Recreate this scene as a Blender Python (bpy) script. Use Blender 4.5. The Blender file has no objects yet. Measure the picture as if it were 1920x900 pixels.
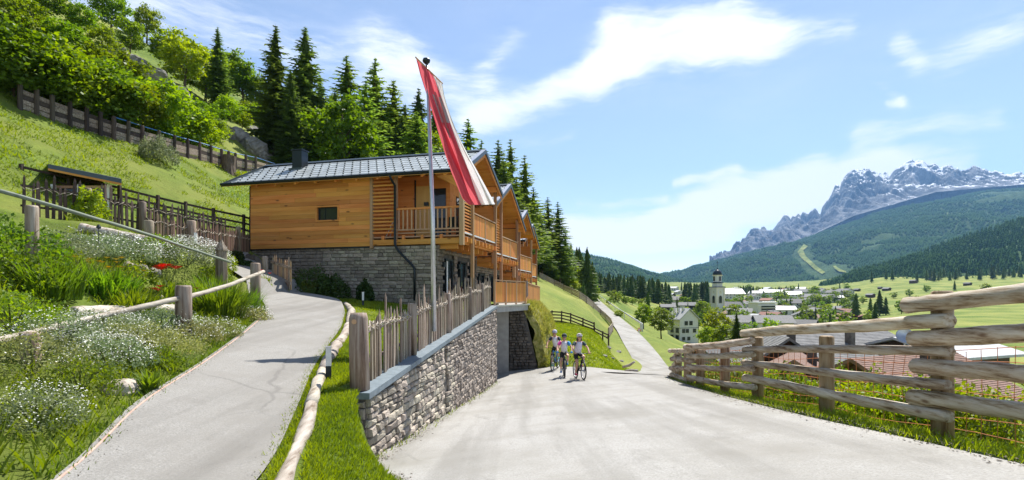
import bpy, bmesh, math, random
import numpy as np
from mathutils import Vector, Matrix, Euler
random.seed(7); rng = np.random.default_rng(11)
R = math.radians
scene = bpy.context.scene
col = scene.collection
# ------------------------------------------------------------------ camera
EYE = 1.7; HZ = 555.0; FPX = 1000.0
cam = bpy.data.cameras.new('camera'); camo = bpy.data.objects.new('camera', cam); col.objects.link(camo)
camo.location = (0, 0, EYE); camo.rotation_euler = (R(90), 0, 0)
cam.sensor_width = 36; cam.lens = FPX/1920*36; cam.shift_y = (HZ-450)/1920
cam.clip_start = 0.1; cam.clip_end = 60000
scene.camera = camo
# ------------------------------------------------------------------ light
SUN_AZ, SUN_EL = R(29), R(57)
scene.view_settings.view_transform = 'Standard'; scene.view_settings.look = 'None'
scene.view_settings.gamma = 1; scene.view_settings.exposure = 1.3
sun = bpy.data.lights.new('sun', 'SUN'); sun.energy = 3.9; sun.angle = R(0.5); sun.color = (1, .955, .88)
suno = bpy.data.objects.new('sun', sun); col.objects.link(suno)
sd = Vector((math.sin(SUN_AZ)*math.cos(SUN_EL), math.cos(SUN_AZ)*math.cos(SUN_EL), math.sin(SUN_EL)))
suno.rotation_euler = sd.to_track_quat('Z', 'Y').to_euler(); suno.location = (0, 0, 400)

def P(px, py, Y): return Vector(((px-960)/FPX*Y, Y, EYE+(HZ-py)/FPX*Y))

def build_world():
    w = bpy.data.worlds.new('World'); scene.world = w; w.use_nodes = True
    nt = w.node_tree; N = nt.nodes; L = nt.links; N.clear()
    def math_(op, a, b=None, c=None, clamp=False):
        n = N.new('ShaderNodeMath'); n.operation = op; n.use_clamp = clamp
        for i, v in enumerate((a, b, c)):
            if v is None: continue
            if isinstance(v, (int, float)): n.inputs[i].default_value = v
            else: L.new(v, n.inputs[i])
        return n.outputs[0]
    def vec(op, a, b=None, s=None):
        n = N.new('ShaderNodeVectorMath'); n.operation = op
        for i, v in enumerate((a, b)):
            if v is None: continue
            if isinstance(v, tuple): n.inputs[i].default_value = v
            else: L.new(v, n.inputs[i])
        if s is not None:
            if isinstance(s, (int, float)): n.inputs['Scale'].default_value = s
            else: L.new(s, n.inputs['Scale'])
        return n
    out = N.new('ShaderNodeOutputWorld'); bg = N.new('ShaderNodeBackground'); bg.inputs[1].default_value = 0.1
    sky = N.new('ShaderNodeTexSky'); sky.sky_type = 'NISHITA'; sky.sun_disc = False
    sky.sun_elevation = SUN_EL; sky.sun_rotation = SUN_AZ; sky.altitude = 2200; sky.air_density = 1.0; sky.dust_density = 0.15; sky.ozone_density = 1.3
    tc = N.new('ShaderNodeTexCoord')
    sep = N.new('ShaderNodeSeparateXYZ'); L.new(tc.outputs['Generated'], sep.inputs[0])
    az = math_('ARCTAN2', sep.outputs[0], sep.outputs[1]); el = math_('ARCSINE', sep.outputs[2])
    comb = N.new('ShaderNodeCombineXYZ'); L.new(az, comb.inputs[0]); L.new(el, comb.inputs[1])
    p0 = comb.outputs[0]
    def noise(src, scale, detail, rough, off, sc=(1, 1, 1), rot=0):
        m = N.new('ShaderNodeMapping'); m.inputs['Scale'].default_value = sc; m.inputs['Location'].default_value = off; m.inputs['Rotation'].default_value = (0, 0, rot)
        L.new(src, m.inputs[0])
        n = N.new('ShaderNodeTexNoise'); n.inputs['Scale'].default_value = scale; n.inputs['Detail'].default_value = detail; n.inputs['Roughness'].default_value = rough
        L.new(m.outputs[0], n.inputs[0]); return n
    wn = noise(p0, 3.0, 5, .55, (3.1, 1.7, 0))
    wv = vec('SCALE', vec('SUBTRACT', wn.outputs[1], (.5, .5, .5)).outputs[0], s=.09).outputs[0]
    p = vec('ADD', p0, wv).outputs[0]
    def azel(px, py):
        d = Vector(((px-960)/FPX, 1, (HZ-py)/FPX)).normalized()
        return (math.atan2(d.x, d.y), math.asin(d.z), 0)
    segs = [((880, 225), (1180, 105), 30, 1.3), ((1120, 130), (1440, 62), 38, 1.15), ((1400, 70), (1590, 52), 22, .75), ((1150, 60), (1380, 40), 38, .85), ((700, 90), (900, 180), 52, .62), ((430, 60), (760, 130), 55, .5), ((900, 130), (960, 60), 26, .4),
            ((1060, 445), (1330, 425), 38, 1.7), ((1250, 420), (1640, 335), 36, 1.75), ((1300, 375), (1520, 310), 22, .9), ((1580, 330), (1790, 320), 26, .8), ((1090, 380), (1250, 372), 9, .6),
            ((1272, 345), (1380, 325), 9, .75), ((1700, 85), (1730, 130), 20, .75), ((1610, 265), (1860, 235), 18, .7), ((1640, 165), (1700, 205), 12, .5), ((1665, 210), (1690, 205), 8, .6), ((1800, 120), (1920, 60), 30, .6), ((900, 262), (1060, 250), 16, .3), ((60, 40), (300, 20), 60, .7), ((1100, 465), (1300, 455), 18, .7)]
    tot = None
    for a, b, wpx, amp in segs:
        A = azel(*a); B = azel(*b); ba = (B[0]-A[0], B[1]-A[1], 0); l2 = ba[0]**2+ba[1]**2
        pa = vec('SUBTRACT', p, A).outputs[0]
        h = math_('MULTIPLY', vec('DOT_PRODUCT', pa, ba).outputs['Value'], 1/l2, clamp=True)
        c = N.new('ShaderNodeCombineXYZ')
        L.new(math_('MULTIPLY', h, ba[0]), c.inputs[0]); L.new(math_('MULTIPLY', h, ba[1]), c.inputs[1])
        d = vec('LENGTH', vec('SUBTRACT', pa, c.outputs[0]).outputs[0]).outputs['Value']
        d = math_('DIVIDE', d, wpx/FPX*.9); e = math_('POWER', 2.718, math_('MULTIPLY', math_('MULTIPLY', d, d), -1))
        e = math_('MULTIPLY', e, amp); tot = e if tot is None else math_('ADD', tot, e)
    fb = noise(p, 6, 10, .66, (0, 0, 0), (.7, 4.2, 1), R(-17)).outputs[0]
    fine = noise(p, 20, 7, .62, (4, 2, 0), (.8, 3.6, 1), R(32)).outputs[0]
    wis = noise(p, 3.2, 8, .6, (7, 5, 0), (1, 2.6, 1), R(-14)).outputs[0]
    veil = math_('MULTIPLY', math_('SUBTRACT', wis, .5, clamp=True), .9)
    er = math_('ADD', math_('MULTIPLY', math_('SUBTRACT', fb, .5), 2.6), math_('MULTIPLY', math_('SUBTRACT', fine, .5), 1.5))
    body = math_('ADD', math_('MULTIPLY', tot, 1.25), math_('ADD', er, -.12))
    m = math_('ADD', math_('MULTIPLY', body, math_('MULTIPLY', tot, 2.2, clamp=True)), math_('MULTIPLY', veil, math_('ADD', fine, .5)))
    ms = N.new('ShaderNodeMapRange'); ms.interpolation_type = 'SMOOTHSTEP'; ms.inputs['From Min'].default_value = -.2; ms.inputs['From Max'].default_value = 1.65; ms.inputs['To Max'].default_value = .97
    L.new(m, ms.inputs['Value'])
    mix = N.new('ShaderNodeMix'); mix.data_type = 'RGBA'
    hs = N.new('ShaderNodeHueSaturation'); hs.inputs['Saturation'].default_value = .8; hs.inputs['Value'].default_value = .8; L.new(sky.outputs[0], hs.inputs['Color']); L.new(ms.outputs[0], mix.inputs['Factor']); L.new(hs.outputs[0], mix.inputs[6]); mix.inputs[7].default_value = CLOUD
    L.new(mix.outputs[2], bg.inputs[0]); L.new(bg.outputs[0], out.inputs[0])
CLOUD = (5.5, 5.5, 5.55, 1)
build_world()

# ------------------------------------------------------------------ tagging
def tag(o, label=None, cat=None, group=None, kind=None):
    if label: o['label'] = label
    if cat: o['category'] = cat
    if group: o['group'] = group
    if kind: o['kind'] = kind
    return o
def thing(name, label, cat, loc=(0, 0, 0), rz=0, group=None):
    o = bpy.data.objects.new(name, None); col.objects.link(o); o.empty_display_size = .2
    o.location = loc; o.rotation_euler = (0, 0, rz)
    return tag(o, label, cat, group)
KIDS = {}
def put(name, me, parent=None, loc=None, rot=None, sc=None):
    o = bpy.data.objects.new(name, me); col.objects.link(o)
    if parent is not None: o.parent = parent; KIDS.setdefault(parent.name, []).append(o)
    if loc is not None: o.location = loc
    if rot is not None: o.rotation_euler = rot
    if sc is not None: o.scale = sc
    return o
def dup(root, loc, rz=0, sc=None, label=None, group=None):
    r = root.copy(); col.objects.link(r); r.location = loc; r.rotation_euler = (0, 0, rz)
    if sc is not None: r.scale = sc if isinstance(sc, tuple) else (sc, sc, sc)
    if label: r['label'] = label
    if group: r['group'] = group
    def rec(src, dst):
        for ch in KIDS.get(src.name, []):
            c = ch.copy(); col.objects.link(c); c.parent = dst; KIDS.setdefault(dst.name, []).append(c); rec(ch, c)
    rec(root, r); return r
# ------------------------------------------------------------------ mesh builder
class MB:
    def __init__(s): s.v = []; s.f = []; s.m = []
    def add(s, vs, fs, mi=0):
        o = len(s.v); s.v += [tuple(v) for v in vs]; s.f += [tuple(i+o for i in f) for f in fs]; s.m += [mi]*len(fs)
    def box(s, lo, hi, mi=0):
        x0, y0, z0 = lo; x1, y1, z1 = hi
        s.add([(x0, y0, z0), (x1, y0, z0), (x1, y1, z0), (x0, y1, z0), (x0, y0, z1), (x1, y0, z1), (x1, y1, z1), (x0, y1, z1)],
              [(0, 3, 2, 1), (4, 5, 6, 7), (0, 1, 5, 4), (1, 2, 6, 5), (2, 3, 7, 6), (3, 0, 4, 7)], mi)
    def bar(s, a, b, w, h, mi=0, up=(0, 0, 1)):
        a = Vector(a); b = Vector(b); d = (b-a).normalized(); up = Vector(up)
        if abs(d.dot(up)) > .98: up = Vector((1, 0, 0))
        x = d.cross(up).normalized()*w/2; y = x.cross(d).normalized()*h/2
        vs = [p+i*x+j*y for p in (a, b) for i, j in ((-1, -1), (1, -1), (1, 1), (-1, 1))]
        s.add(vs, [(3, 2, 1, 0), (4, 5, 6, 7), (0, 1, 5, 4), (1, 2, 6, 5), (2, 3, 7, 6), (3, 0, 4, 7)], mi)
    def tube(s, pts, rad, n=8, mi=0, cap=True, jit=0):
        pts = [Vector(p) for p in pts]; k = len(pts)
        if isinstance(rad, (int, float)): rad = [rad]*k
        vs = []; ref = None
        for i, p in enumerate(pts):
            d = (pts[min(i+1, k-1)]-pts[max(i-1, 0)]).normalized()
            if ref is None: ref = Vector((0, 0, 1)) if abs(d.z) < .9 else Vector((1, 0, 0))
            x = d.cross(ref)
            if x.length < 1e-4: x = d.cross(Vector((0, 1, 0)))
            x.normalize(); y = x.cross(d).normalized(); ref = y
            for j in range(n):
                a = 2*math.pi*j/n; r = rad[i]*(1+random.uniform(-jit, jit))
                vs.append(p+x*math.cos(a)*r+y*math.sin(a)*r)
        fs = [(i*n+j, i*n+(j+1) % n, (i+1)*n+(j+1) % n, (i+1)*n+j) for i in range(k-1) for j in range(n)]
        if cap: fs += [tuple(range(n))[::-1], tuple((k-1)*n+j for j in range(n))]
        s.add(vs, fs, mi)
    def lathe(s, prof, n=12, c=(0, 0, 0), mi=0):
        vs = [(c[0]+r*math.cos(2*math.pi*j/n), c[1]+r*math.sin(2*math.pi*j/n), c[2]+z) for r, z in prof for j in range(n)]
        k = len(prof)
        s.add(vs, [(i*n+j, i*n+(j+1) % n, (i+1)*n+(j+1) % n, (i+1)*n+j) for i in range(k-1) for j in range(n)]+[tuple(range(n))[::-1], tuple((k-1)*n+j for j in range(n))], mi)
    def prism(s, poly, ext, mi=0):
        e = Vector(ext); n = len(poly); vs = [Vector(p) for p in poly]; vs += [v+e for v in vs]
        s.add(vs, [tuple(range(n))[::-1], tuple(range(n, 2*n))]+[(i, (i+1) % n, n+(i+1) % n, n+i) for i in range(n)], mi)
    def mesh(s, name, mats, smooth=False):
        me = bpy.data.meshes.new(name); me.from_pydata(s.v, [], s.f)
        if not isinstance(mats, (list, tuple)): mats = [mats]
        for m in mats: me.materials.append(m)
        me.polygons.foreach_set('material_index', s.m)
        if smooth: me.polygons.foreach_set('use_smooth', [True]*len(s.f))
        bm = bmesh.new(); bm.from_mesh(me); bmesh.ops.recalc_face_normals(bm, faces=bm.faces); bm.to_mesh(me); bm.free()
        me.update(); return me
    def build(s, name, mats, parent=None, smooth=False, **k): return put(name, s.mesh(name, mats, smooth), parent, **k)
def npmesh(name, v, f, mats, smooth=False, mi=None):
    me = bpy.data.meshes.new(name); v = np.asarray(v, np.float32); f = np.asarray(f, np.int32); k = f.shape[1]
    me.vertices.add(len(v)); me.vertices.foreach_set('co', v.ravel())
    me.loops.add(f.size); me.loops.foreach_set('vertex_index', f.ravel())
    me.polygons.add(len(f)); me.polygons.foreach_set('loop_start', np.arange(0, f.size, k, dtype=np.int32))
    if smooth: me.polygons.foreach_set('use_smooth', np.ones(len(f), bool))
    if not isinstance(mats, (list, tuple)): mats = [mats]
    for m in mats: me.materials.append(m)
    if mi is not None: me.polygons.foreach_set('material_index', np.asarray(mi, np.int32))
    me.update(calc_edges=True); me.validate(); return me
def gridfaces(nr, nc):
    i, j = np.meshgrid(np.arange(nr-1), np.arange(nc-1), indexing='ij'); a = (i*nc+j).ravel()
    return np.stack([a, a+1, a+nc+1, a+nc], 1)
def vnoise(x, y, seed=0):
    xi = np.floor(x).astype(np.int64); yi = np.floor(y).astype(np.int64); fx = x-xi; fy = y-yi
    fx = fx*fx*(3-2*fx); fy = fy*fy*(3-2*fy)
    def h(a, b):
        n = (a*374761393+b*668265263+seed*974634777) & 0xffffffff; n = ((n ^ (n >> 13))*1274126177) & 0xffffffff
        return ((n ^ (n >> 16)) & 0xffff)/65535.
    return (h(xi, yi)*(1-fx)+h(xi+1, yi)*fx)*(1-fy)+(h(xi, yi+1)*(1-fx)+h(xi+1, yi+1)*fx)*fy
def fbm(x, y, o=5, seed=0, ridged=False, g=.5):
    s = 0; a = 1; t = 0
    for k in range(o):
        n = vnoise(x*2**k, y*2**k, seed+k*17)
        if ridged: n = 1-np.abs(2*n-1)
        s = s+a*n; t += a; a *= g
    return s/t
def sm(a, b, x):
    t = np.clip((x-a)/(b-a), 0, 1); return t*t*(3-2*t)

# ------------------------------------------------------------------ materials
def newmat(name):
    m = bpy.data.materials.new(name); m.use_nodes = True; return m, m.node_tree.nodes, m.node_tree.links, m.node_tree.nodes['Principled BSDF']
def ramp(N, fac, L, stops):
    r = N.new('ShaderNodeValToRGB'); e = r.color_ramp.elements
    while len(e) < len(stops): e.new(.5)
    for i, (p, c) in enumerate(stops): e[i].position = p; e[i].color = (*c, 1)
    L.new(fac, r.inputs[0]); return r.outputs[0]
def tex(N, L, scale, detail=5, rough=.6, sc=(1, 1, 1), coord='Object', rot=(0, 0, 0)):
    tc = N.new('ShaderNodeTexCoord'); m = N.new('ShaderNodeMapping'); m.inputs['Scale'].default_value = sc; m.inputs['Rotation'].default_value = rot
    L.new(tc.outputs[coord], m.inputs[0]); n = N.new('ShaderNodeTexNoise'); n.inputs['Scale'].default_value = scale; n.inputs['Detail'].default_value = detail; n.inputs['Roughness'].default_value = rough
    L.new(m.outputs[0], n.inputs[0]); return n.outputs[0]
def mixc(N, L, fac, a, b, mode='MIX'):
    n = N.new('ShaderNodeMix'); n.data_type = 'RGBA'; n.blend_type = mode
    for i, v in ((0, fac), (6, a), (7, b)):
        if isinstance(v, (int, float)): n.inputs[i].default_value = v
        elif isinstance(v, tuple): n.inputs[i].default_value = (*v[:3], 1)
        else: L.new(v, n.inputs[i])
    return n.outputs[2]
def hsv(N, L, c, val=None, vmin=.8, vmax=1.2, hue=0):
    h = N.new('ShaderNodeHueSaturation'); L.new(c, h.inputs['Color'])
    oi = N.new('ShaderNodeObjectInfo'); mr = N.new('ShaderNodeMapRange'); L.new(oi.outputs['Random'], mr.inputs[0]); mr.inputs['To Min'].default_value = vmin; mr.inputs['To Max'].default_value = vmax
    L.new(mr.outputs[0], h.inputs['Value'])
    if hue:
        m2 = N.new('ShaderNodeMath'); m2.operation = 'MULTIPLY'; m2.inputs[1].default_value = 7.31; L.new(oi.outputs['Random'], m2.inputs[0])
        f = N.new('ShaderNodeMath'); f.operation = 'FRACT'; L.new(m2.outputs[0], f.inputs[0])
        mr2 = N.new('ShaderNodeMapRange'); L.new(f.outputs[0], mr2.inputs[0]); mr2.inputs['To Min'].default_value = .5-hue; mr2.inputs['To Max'].default_value = .5+hue
        L.new(mr2.outputs[0], h.inputs['Hue'])
    return h.outputs[0]
def bump(N, L, b, h, strength, dist=.02):
    n = N.new('ShaderNodeBump'); n.inputs['Strength'].default_value = strength; n.inputs['Distance'].default_value = dist; L.new(h, n.inputs['Height']); L.new(n.outputs[0], b.inputs['Normal'])
def m_noise(name, stops, scale, rough=.85, detail=6, sc=(1, 1, 1), bmp=.3, dist=.02, var=(.85, 1.15), hue=0, spec=.3, second=None, metal=0, coord='Object', nr=.6):
    m, N, L, b = newmat(name)
    n = tex(N, L, scale, detail, nr, sc, coord); c = ramp(N, n, L, stops)
    if second:   # (scale, colour, lo, hi) big stains
        n2 = tex(N, L, second[0], 4, .6, coord=coord); mk = N.new('ShaderNodeMapRange'); mk.inputs['From Min'].default_value = second[2]; mk.inputs['From Max'].default_value = second[3]; L.new(n2, mk.inputs[0])
        c = mixc(N, L, mk.outputs[0], c, second[1])
    if var: c = hsv(N, L, c, None, var[0], var[1], hue)
    L.new(c, b.inputs['Base Color']); b.inputs['Roughness'].default_value = rough; b.inputs['Specular IOR Level'].default_value = spec; b.inputs['Metallic'].default_value = metal
    if bmp: bump(N, L, b, n, bmp, dist)
    return m
def m_plain(name, c, rough=.5, metal=0, spec=.5, var=None):
    m, N, L, b = newmat(name); b.inputs['Base Color'].default_value = (*c, 1); b.inputs['Roughness'].default_value = rough; b.inputs['Metallic'].default_value = metal; b.inputs['Specular IOR Level'].default_value = spec
    n = tex(N, L, 9, 4); r = ramp(N, n, L, [(.3, tuple(x*.88 for x in c)), (.7, tuple(min(1, x*1.1) for x in c))])
    if var: r = hsv(N, L, r, None, *var)
    L.new(r, b.inputs['Base Color']); return m
def m_leaf(name, dark, light, scale=1.2, trans=.45, var=(.8, 1.2), hue=.02, tcol=1.5, spec=.3):
    m, N, L, b = newmat(name); out = N['Material Output']
    n = tex(N, L, scale, 3); c = ramp(N, n, L, [(.3, dark), (.7, light)]); c = hsv(N, L, c, None, var[0], var[1], hue)
    L.new(c, b.inputs['Base Color']); b.inputs['Roughness'].default_value = .5 if spec else 1; b.inputs['Specular IOR Level'].default_value = spec
    t = N.new('ShaderNodeBsdfTranslucent'); h = N.new('ShaderNodeHueSaturation'); h.inputs['Value'].default_value = tcol; h.inputs['Hue'].default_value = .485; h.inputs['Saturation'].default_value = 1.1; L.new(c, h.inputs['Color']); L.new(h.outputs[0], t.inputs[0])
    mx = N.new('ShaderNodeMixShader'); mx.inputs[0].default_value = trans; L.new(b.outputs[0], mx.inputs[1]); L.new(t.outputs[0], mx.inputs[2]); L.new(mx.outputs[0], out.inputs[0]); return m
def m_wood(name, stops, axis='y', scale=6, rough=.7, var=(.8, 1.15), hue=.012, bmp=.25, stretch=.06, knots=None):
    sc = {'x': (stretch, 1, 1), 'y': (1, stretch, 1), 'z': (1, 1, stretch)}[axis]
    m, N, L, b = newmat(name); n = tex(N, L, scale, 8, .7, sc); c = ramp(N, n, L, stops)
    n3 = tex(N, L, scale*.25, 3, .5, tuple(.3+.7*q for q in sc)); n3m = N.new('ShaderNodeMath'); n3m.operation = 'MULTIPLY'; n3m.inputs[1].default_value = .5; L.new(n3, n3m.inputs[0]); c = mixc(N, L, n3m.outputs[0], c, tuple(q*.8 for q in stops[0][1]))
    if knots:
        tc = N.new('ShaderNodeTexCoord'); mp = N.new('ShaderNodeMapping'); mp.inputs['Scale'].default_value = tuple((.4 if q < .5 else 1)*knots for q in sc); L.new(tc.outputs['Object'], mp.inputs[0])
        v = N.new('ShaderNodeTexVoronoi'); v.inputs['Scale'].default_value = 1; L.new(mp.outputs[0], v.inputs[0])
        k = N.new('ShaderNodeMapRange'); k.inputs['From Min'].default_value = .06; k.inputs['From Max'].default_value = .16; k.inputs['To Min'].default_value = .8; k.inputs['To Max'].default_value = 0; L.new(v.outputs['Distance'], k.inputs[0])
        c = mixc(N, L, k.outputs[0], c, (.11, .045, .015))
    c = hsv(N, L, c, None, var[0], var[1], hue); L.new(c, b.inputs['Base Color']); b.inputs['Roughness'].default_value = rough; b.inputs['Specular IOR Level'].default_value = .25
    bump(N, L, b, n, bmp, .01); return m
OR = [(.25, (.52, .185, .038)), (.5, (.76, .335, .08)), (.75, (.83, .43, .13))]
PALE = [(.25, (.42, .24, .12)), (.5, (.56, .36, .21)), (.75, (.66, .47, .3))]
GRY = [(.34, (.1, .068, .045)), (.44, (.27, .2, .14)), (.54, (.41, .335, .255)), (.68, (.56, .5, .42))]
DKW = [(.25, (.03, .022, .018)), (.55, (.085, .06, .045)), (.8, (.16, .12, .095))]
LOG = [(.35, (.11, .068, .038)), (.43, (.38, .28, .18)), (.52, (.58, .49, .38)), (.66, (.72, .66, .56))]
M = dict(
    lw_y=m_wood('larch_wood_across', OR, 'y', knots=3.2), lw_x=m_wood('larch_wood_along', OR, 'x', knots=2.5), lw_z=m_wood('larch_wood_upright', OR, 'z'),
    pale_z=m_wood('pale_post_wood', PALE, 'z'), pale_x=m_wood('pale_rail_wood_along', PALE, 'x'), pale_y=m_wood('pale_rail_wood_across', PALE, 'y'),
    panel=m_wood('pale_panel_wood', [(.3, (.5, .27, .09)), (.6, (.62, .37, .15)), (.8, (.68, .43, .2))], 'z'),
    grey_z=m_wood('weathered_picket_wood', GRY, 'z', 14, var=(.65, 1.25), hue=.02, bmp=.6), grey_x=m_wood('weathered_rail_wood', GRY, 'x', 14, bmp=.6), dark_z=m_wood('dark_picket_wood', DKW, 'z', 14, var=(.6, 1.8), hue=.03), dark_x=m_wood('dark_rail_wood', DKW, 'x', 14),
    log_y=m_wood('peeled_log_wood', LOG, 'y', 16, var=(.85, 1.12), bmp=1, stretch=.09, knots=5), log_z=m_wood('peeled_post_wood', [(p, (c[0]*.72, c[1]*.6, c[2]*.5)) for p, c in LOG], 'z', 11, bmp=.7, stretch=.1),
    kerb=m_wood('bleached_log_wood', [(.36, (.2, .15, .105)), (.46, (.46, .4, .33)), (.62, (.66, .6, .52))], 'y', 12, bmp=1, stretch=.12, knots=4),
    withy=m_noise('willow_withy', [(.3, (.22, .17, .12)), (.7, (.52, .46, .38))], 14),
    path=m_noise('path_asphalt', [(.3, (.16, .155, .14)), (.5, (.27, .26, .24)), (.7, (.38, .365, .34))], 60, .9, 8, bmp=.5, dist=.008, var=None, second=(.7, (.19, .182, .165), .5, .75), nr=.75),
    road=m_noise('road_asphalt', [(.25, (.26, .25, .235)), (.5, (.33, .32, .3)), (.8, (.39, .38, .36))], 60, .9, 8, bmp=.35, dist=.008, var=None, second=(.35, (.25, .24, .215), .48, .72), nr=.7),
    coping=m_noise('slate_coping', [(.3, (.13, .165, .19)), (.7, (.2, .245, .275))], 7, .55, bmp=.2, var=(.9, 1.1)),
    mortar=m_noise('mortar', [(.3, (.1, .092, .08)), (.7, (.17, .155, .135))], 12, bmp=.4),
    stone=m_noise('wall_stone', [(.25, (.26, .22, .17)), (.5, (.44, .385, .31)), (.75, (.6, .545, .46))], 3.5, .9, 7, bmp=.9, dist=.04, var=(.6, 1.2), hue=.02),
    stone_g=m_noise('house_stone', [(.25, (.15, .135, .105)), (.5, (.29, .258, .2)), (.75, (.42, .38, .3))], 3, .9, 7, bmp=.7, dist=.03, var=(.6, 1.35), hue=.025),
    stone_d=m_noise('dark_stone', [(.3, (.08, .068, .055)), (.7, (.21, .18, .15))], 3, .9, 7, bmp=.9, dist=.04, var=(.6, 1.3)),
    concrete=m_noise('concrete', [(.3, (.3, .29, .27)), (.7, (.42, .41, .385))], 4, bmp=.2, var=None),
    roof=m_plain('roof_metal', (.4, .43, .435), .42, .15, .5, var=(.85, 1.12)), dark=m_plain('dark_steel', (.02, .028, .034), .35, .5), trim=m_plain('roof_edge_metal', (.055, .075, .085), .4, .3), steel=m_plain('galvanised_steel', (.46, .48, .5), .35, .8), alu=m_plain('pole_aluminium', (.55, .55, .58), .32, .6), black=m_plain('black_rubber', (.012, .012, .013), .6), whitep=m_plain('white_paint', (.78, .78, .76), .5),
    wire=m_plain('rusty_wire', (.5, .17, .06), .6), blue=m_plain('blue_pipe', (.06, .2, .5), .5), hose=m_noise('edging', [(.3, (.35, .22, .17)), (.7, (.5, .36, .29))], 9),
    bank=m_noise('grassy_soil', [(.36, (.13, .12, .03)), (.5, (.26, .25, .05)), (.64, (.4, .33, .12))], 5, .95, 8, bmp=1, dist=.15, var=None),
    soil=m_noise('garden_soil', [(.3, (.06, .045, .03)), (.7, (.14, .11, .07))], 6, .95, bmp=.8, dist=.05, var=None),
    rock=m_noise('grey_rock', [(.25, (.1, .092, .08)), (.5, (.22, .205, .18)), (.75, (.37, .35, .32))], 1.6, .9, 9, bmp=1, dist=.15, var=(.75, 1.2)),
    grass=m_leaf('grass_blades', (.1, .17, .012), (.27, .34, .03), .8, .45, None or (.9, 1.1), 0), dry=m_leaf('dry_grass_blades', (.16, .2, .03), (.34, .32, .08), .8, .4, (.9, 1.1), 0),
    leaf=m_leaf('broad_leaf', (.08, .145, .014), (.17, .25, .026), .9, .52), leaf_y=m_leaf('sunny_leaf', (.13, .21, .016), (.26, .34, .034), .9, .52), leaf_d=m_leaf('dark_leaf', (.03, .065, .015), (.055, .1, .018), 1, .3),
    needle=m_leaf('spruce_needles', (.06, .115, .022), (.135, .2, .04), .5, .5, (.75, 1.3), .015), needle_l=m_leaf('larch_needles', (.1, .17, .026), (.19, .27, .05), .5, .55, (.8, 1.25), .015),
    bark=m_noise('bark', [(.3, (.06, .042, .03)), (.7, (.18, .135, .1))], 8, .95, sc=(1, 1, .3), bmp=.8), stem=m_noise('stem', [(.3, (.08, .1, .03)), (.7, (.16, .17, .05))], 8),
    wfl=m_plain('white_petal', (.78, .78, .72), .6), yfl=m_plain('yellow_petal', (.75, .5, .03), .6), rfl=m_plain('red_petal', (.75, .05, .02), .6), sage=m_leaf('silver_leaf', (.12, .17, .07), (.26, .31, .16), 2, .35), lily=m_leaf('daylily_blade', (.07, .15, .015), (.17, .27, .03), 1.2, .5), straw=m_leaf('pale_stem_leaf', (.17, .19, .05), (.33, .33, .12), 1.5, .4),
)
def m_glass():
    m, N, L, b = newmat('window_glass'); b.inputs['Base Color'].default_value = (.02, .024, .028, 1); b.inputs['Roughness'].default_value = .06; b.inputs['Specular IOR Level'].default_value = .4; return m
def m_asphalt(name, stops, stain, fine, crack):
    m, N, L, b = newmat(name); n = tex(N, L, fine, 8, .75); c = ramp(N, n, L, stops)
    n2 = tex(N, L, .55, 6, .65); r2 = ramp(N, n2, L, [(.42, (0, 0, 0)), (.66, (1, 1, 1))]); c = mixc(N, L, r2, c, stain)
    n4 = tex(N, L, 2.2, 7, .7, (1, .35, 1)); r4 = ramp(N, n4, L, [(.56, (0, 0, 0)), (.75, (.55, .55, .55))]); c = mixc(N, L, r4, c, tuple(q*.62 for q in stain))
    n6 = tex(N, L, 1, 5, .55, (1.5, .06, 1)); c = mixc(N, L, ramp(N, n6, L, [(.47, (0, 0, 0)), (.62, (.5, .5, .5))]), c, tuple(q*.72 for q in stain)); n7 = tex(N, L, 7, 8, .8); c = mixc(N, L, ramp(N, n7, L, [(.58, (0, 0, 0)), (.7, (.45, .45, .45))]), c, tuple(q*.6 for q in stain))
    tc = N.new('ShaderNodeTexCoord'); wn = N.new('ShaderNodeTexNoise'); wn.inputs['Scale'].default_value = 1.2; wn.inputs['Detail'].default_value = 5; L.new(tc.outputs['Object'], wn.inputs[0])
    mx = N.new('ShaderNodeMix'); mx.data_type = 'VECTOR'; mx.inputs[0].default_value = .28; L.new(tc.outputs['Object'], mx.inputs[4]); L.new(wn.outputs[1], mx.inputs[5])
    v = N.new('ShaderNodeTexVoronoi'); v.feature = 'DISTANCE_TO_EDGE'; v.inputs['Scale'].default_value = crack; L.new(mx.outputs[1], v.inputs[0])
    k = N.new('ShaderNodeMapRange'); k.inputs['From Min'].default_value = .002; k.inputs['From Max'].default_value = .0065; k.inputs['To Min'].default_value = .3; k.inputs['To Max'].default_value = 0; L.new(v.outputs['Distance'], k.inputs[0])
    gate_ = N.new('ShaderNodeMath'); gate_.operation = 'MULTIPLY'; L.new(k.outputs[0], gate_.inputs[0]); L.new(ramp(N, tex(N, L, .35, 3), L, [(.5, (0, 0, 0)), (.6, (1, 1, 1))]), gate_.inputs[1])
    c = mixc(N, L, gate_.outputs[0], c, (.09, .085, .08)); L.new(c, b.inputs['Base Color']); b.inputs['Roughness'].default_value = .92; b.inputs['Specular IOR Level'].default_value = .25; bump(N, L, b, n, .6, .01); return m
M['path'] = m_asphalt('path_asphalt', [(.3, (.15, .143, .13)), (.5, (.28, .27, .25)), (.7, (.41, .395, .37))], (.235, .222, .2), 55, .33)
M['road'] = m_asphalt('road_asphalt', [(.3, (.22, .212, .195)), (.5, (.34, .33, .31)), (.7, (.45, .44, .415))], (.27, .258, .232), 45, .22)
M['glass'] = m_glass()
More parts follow.
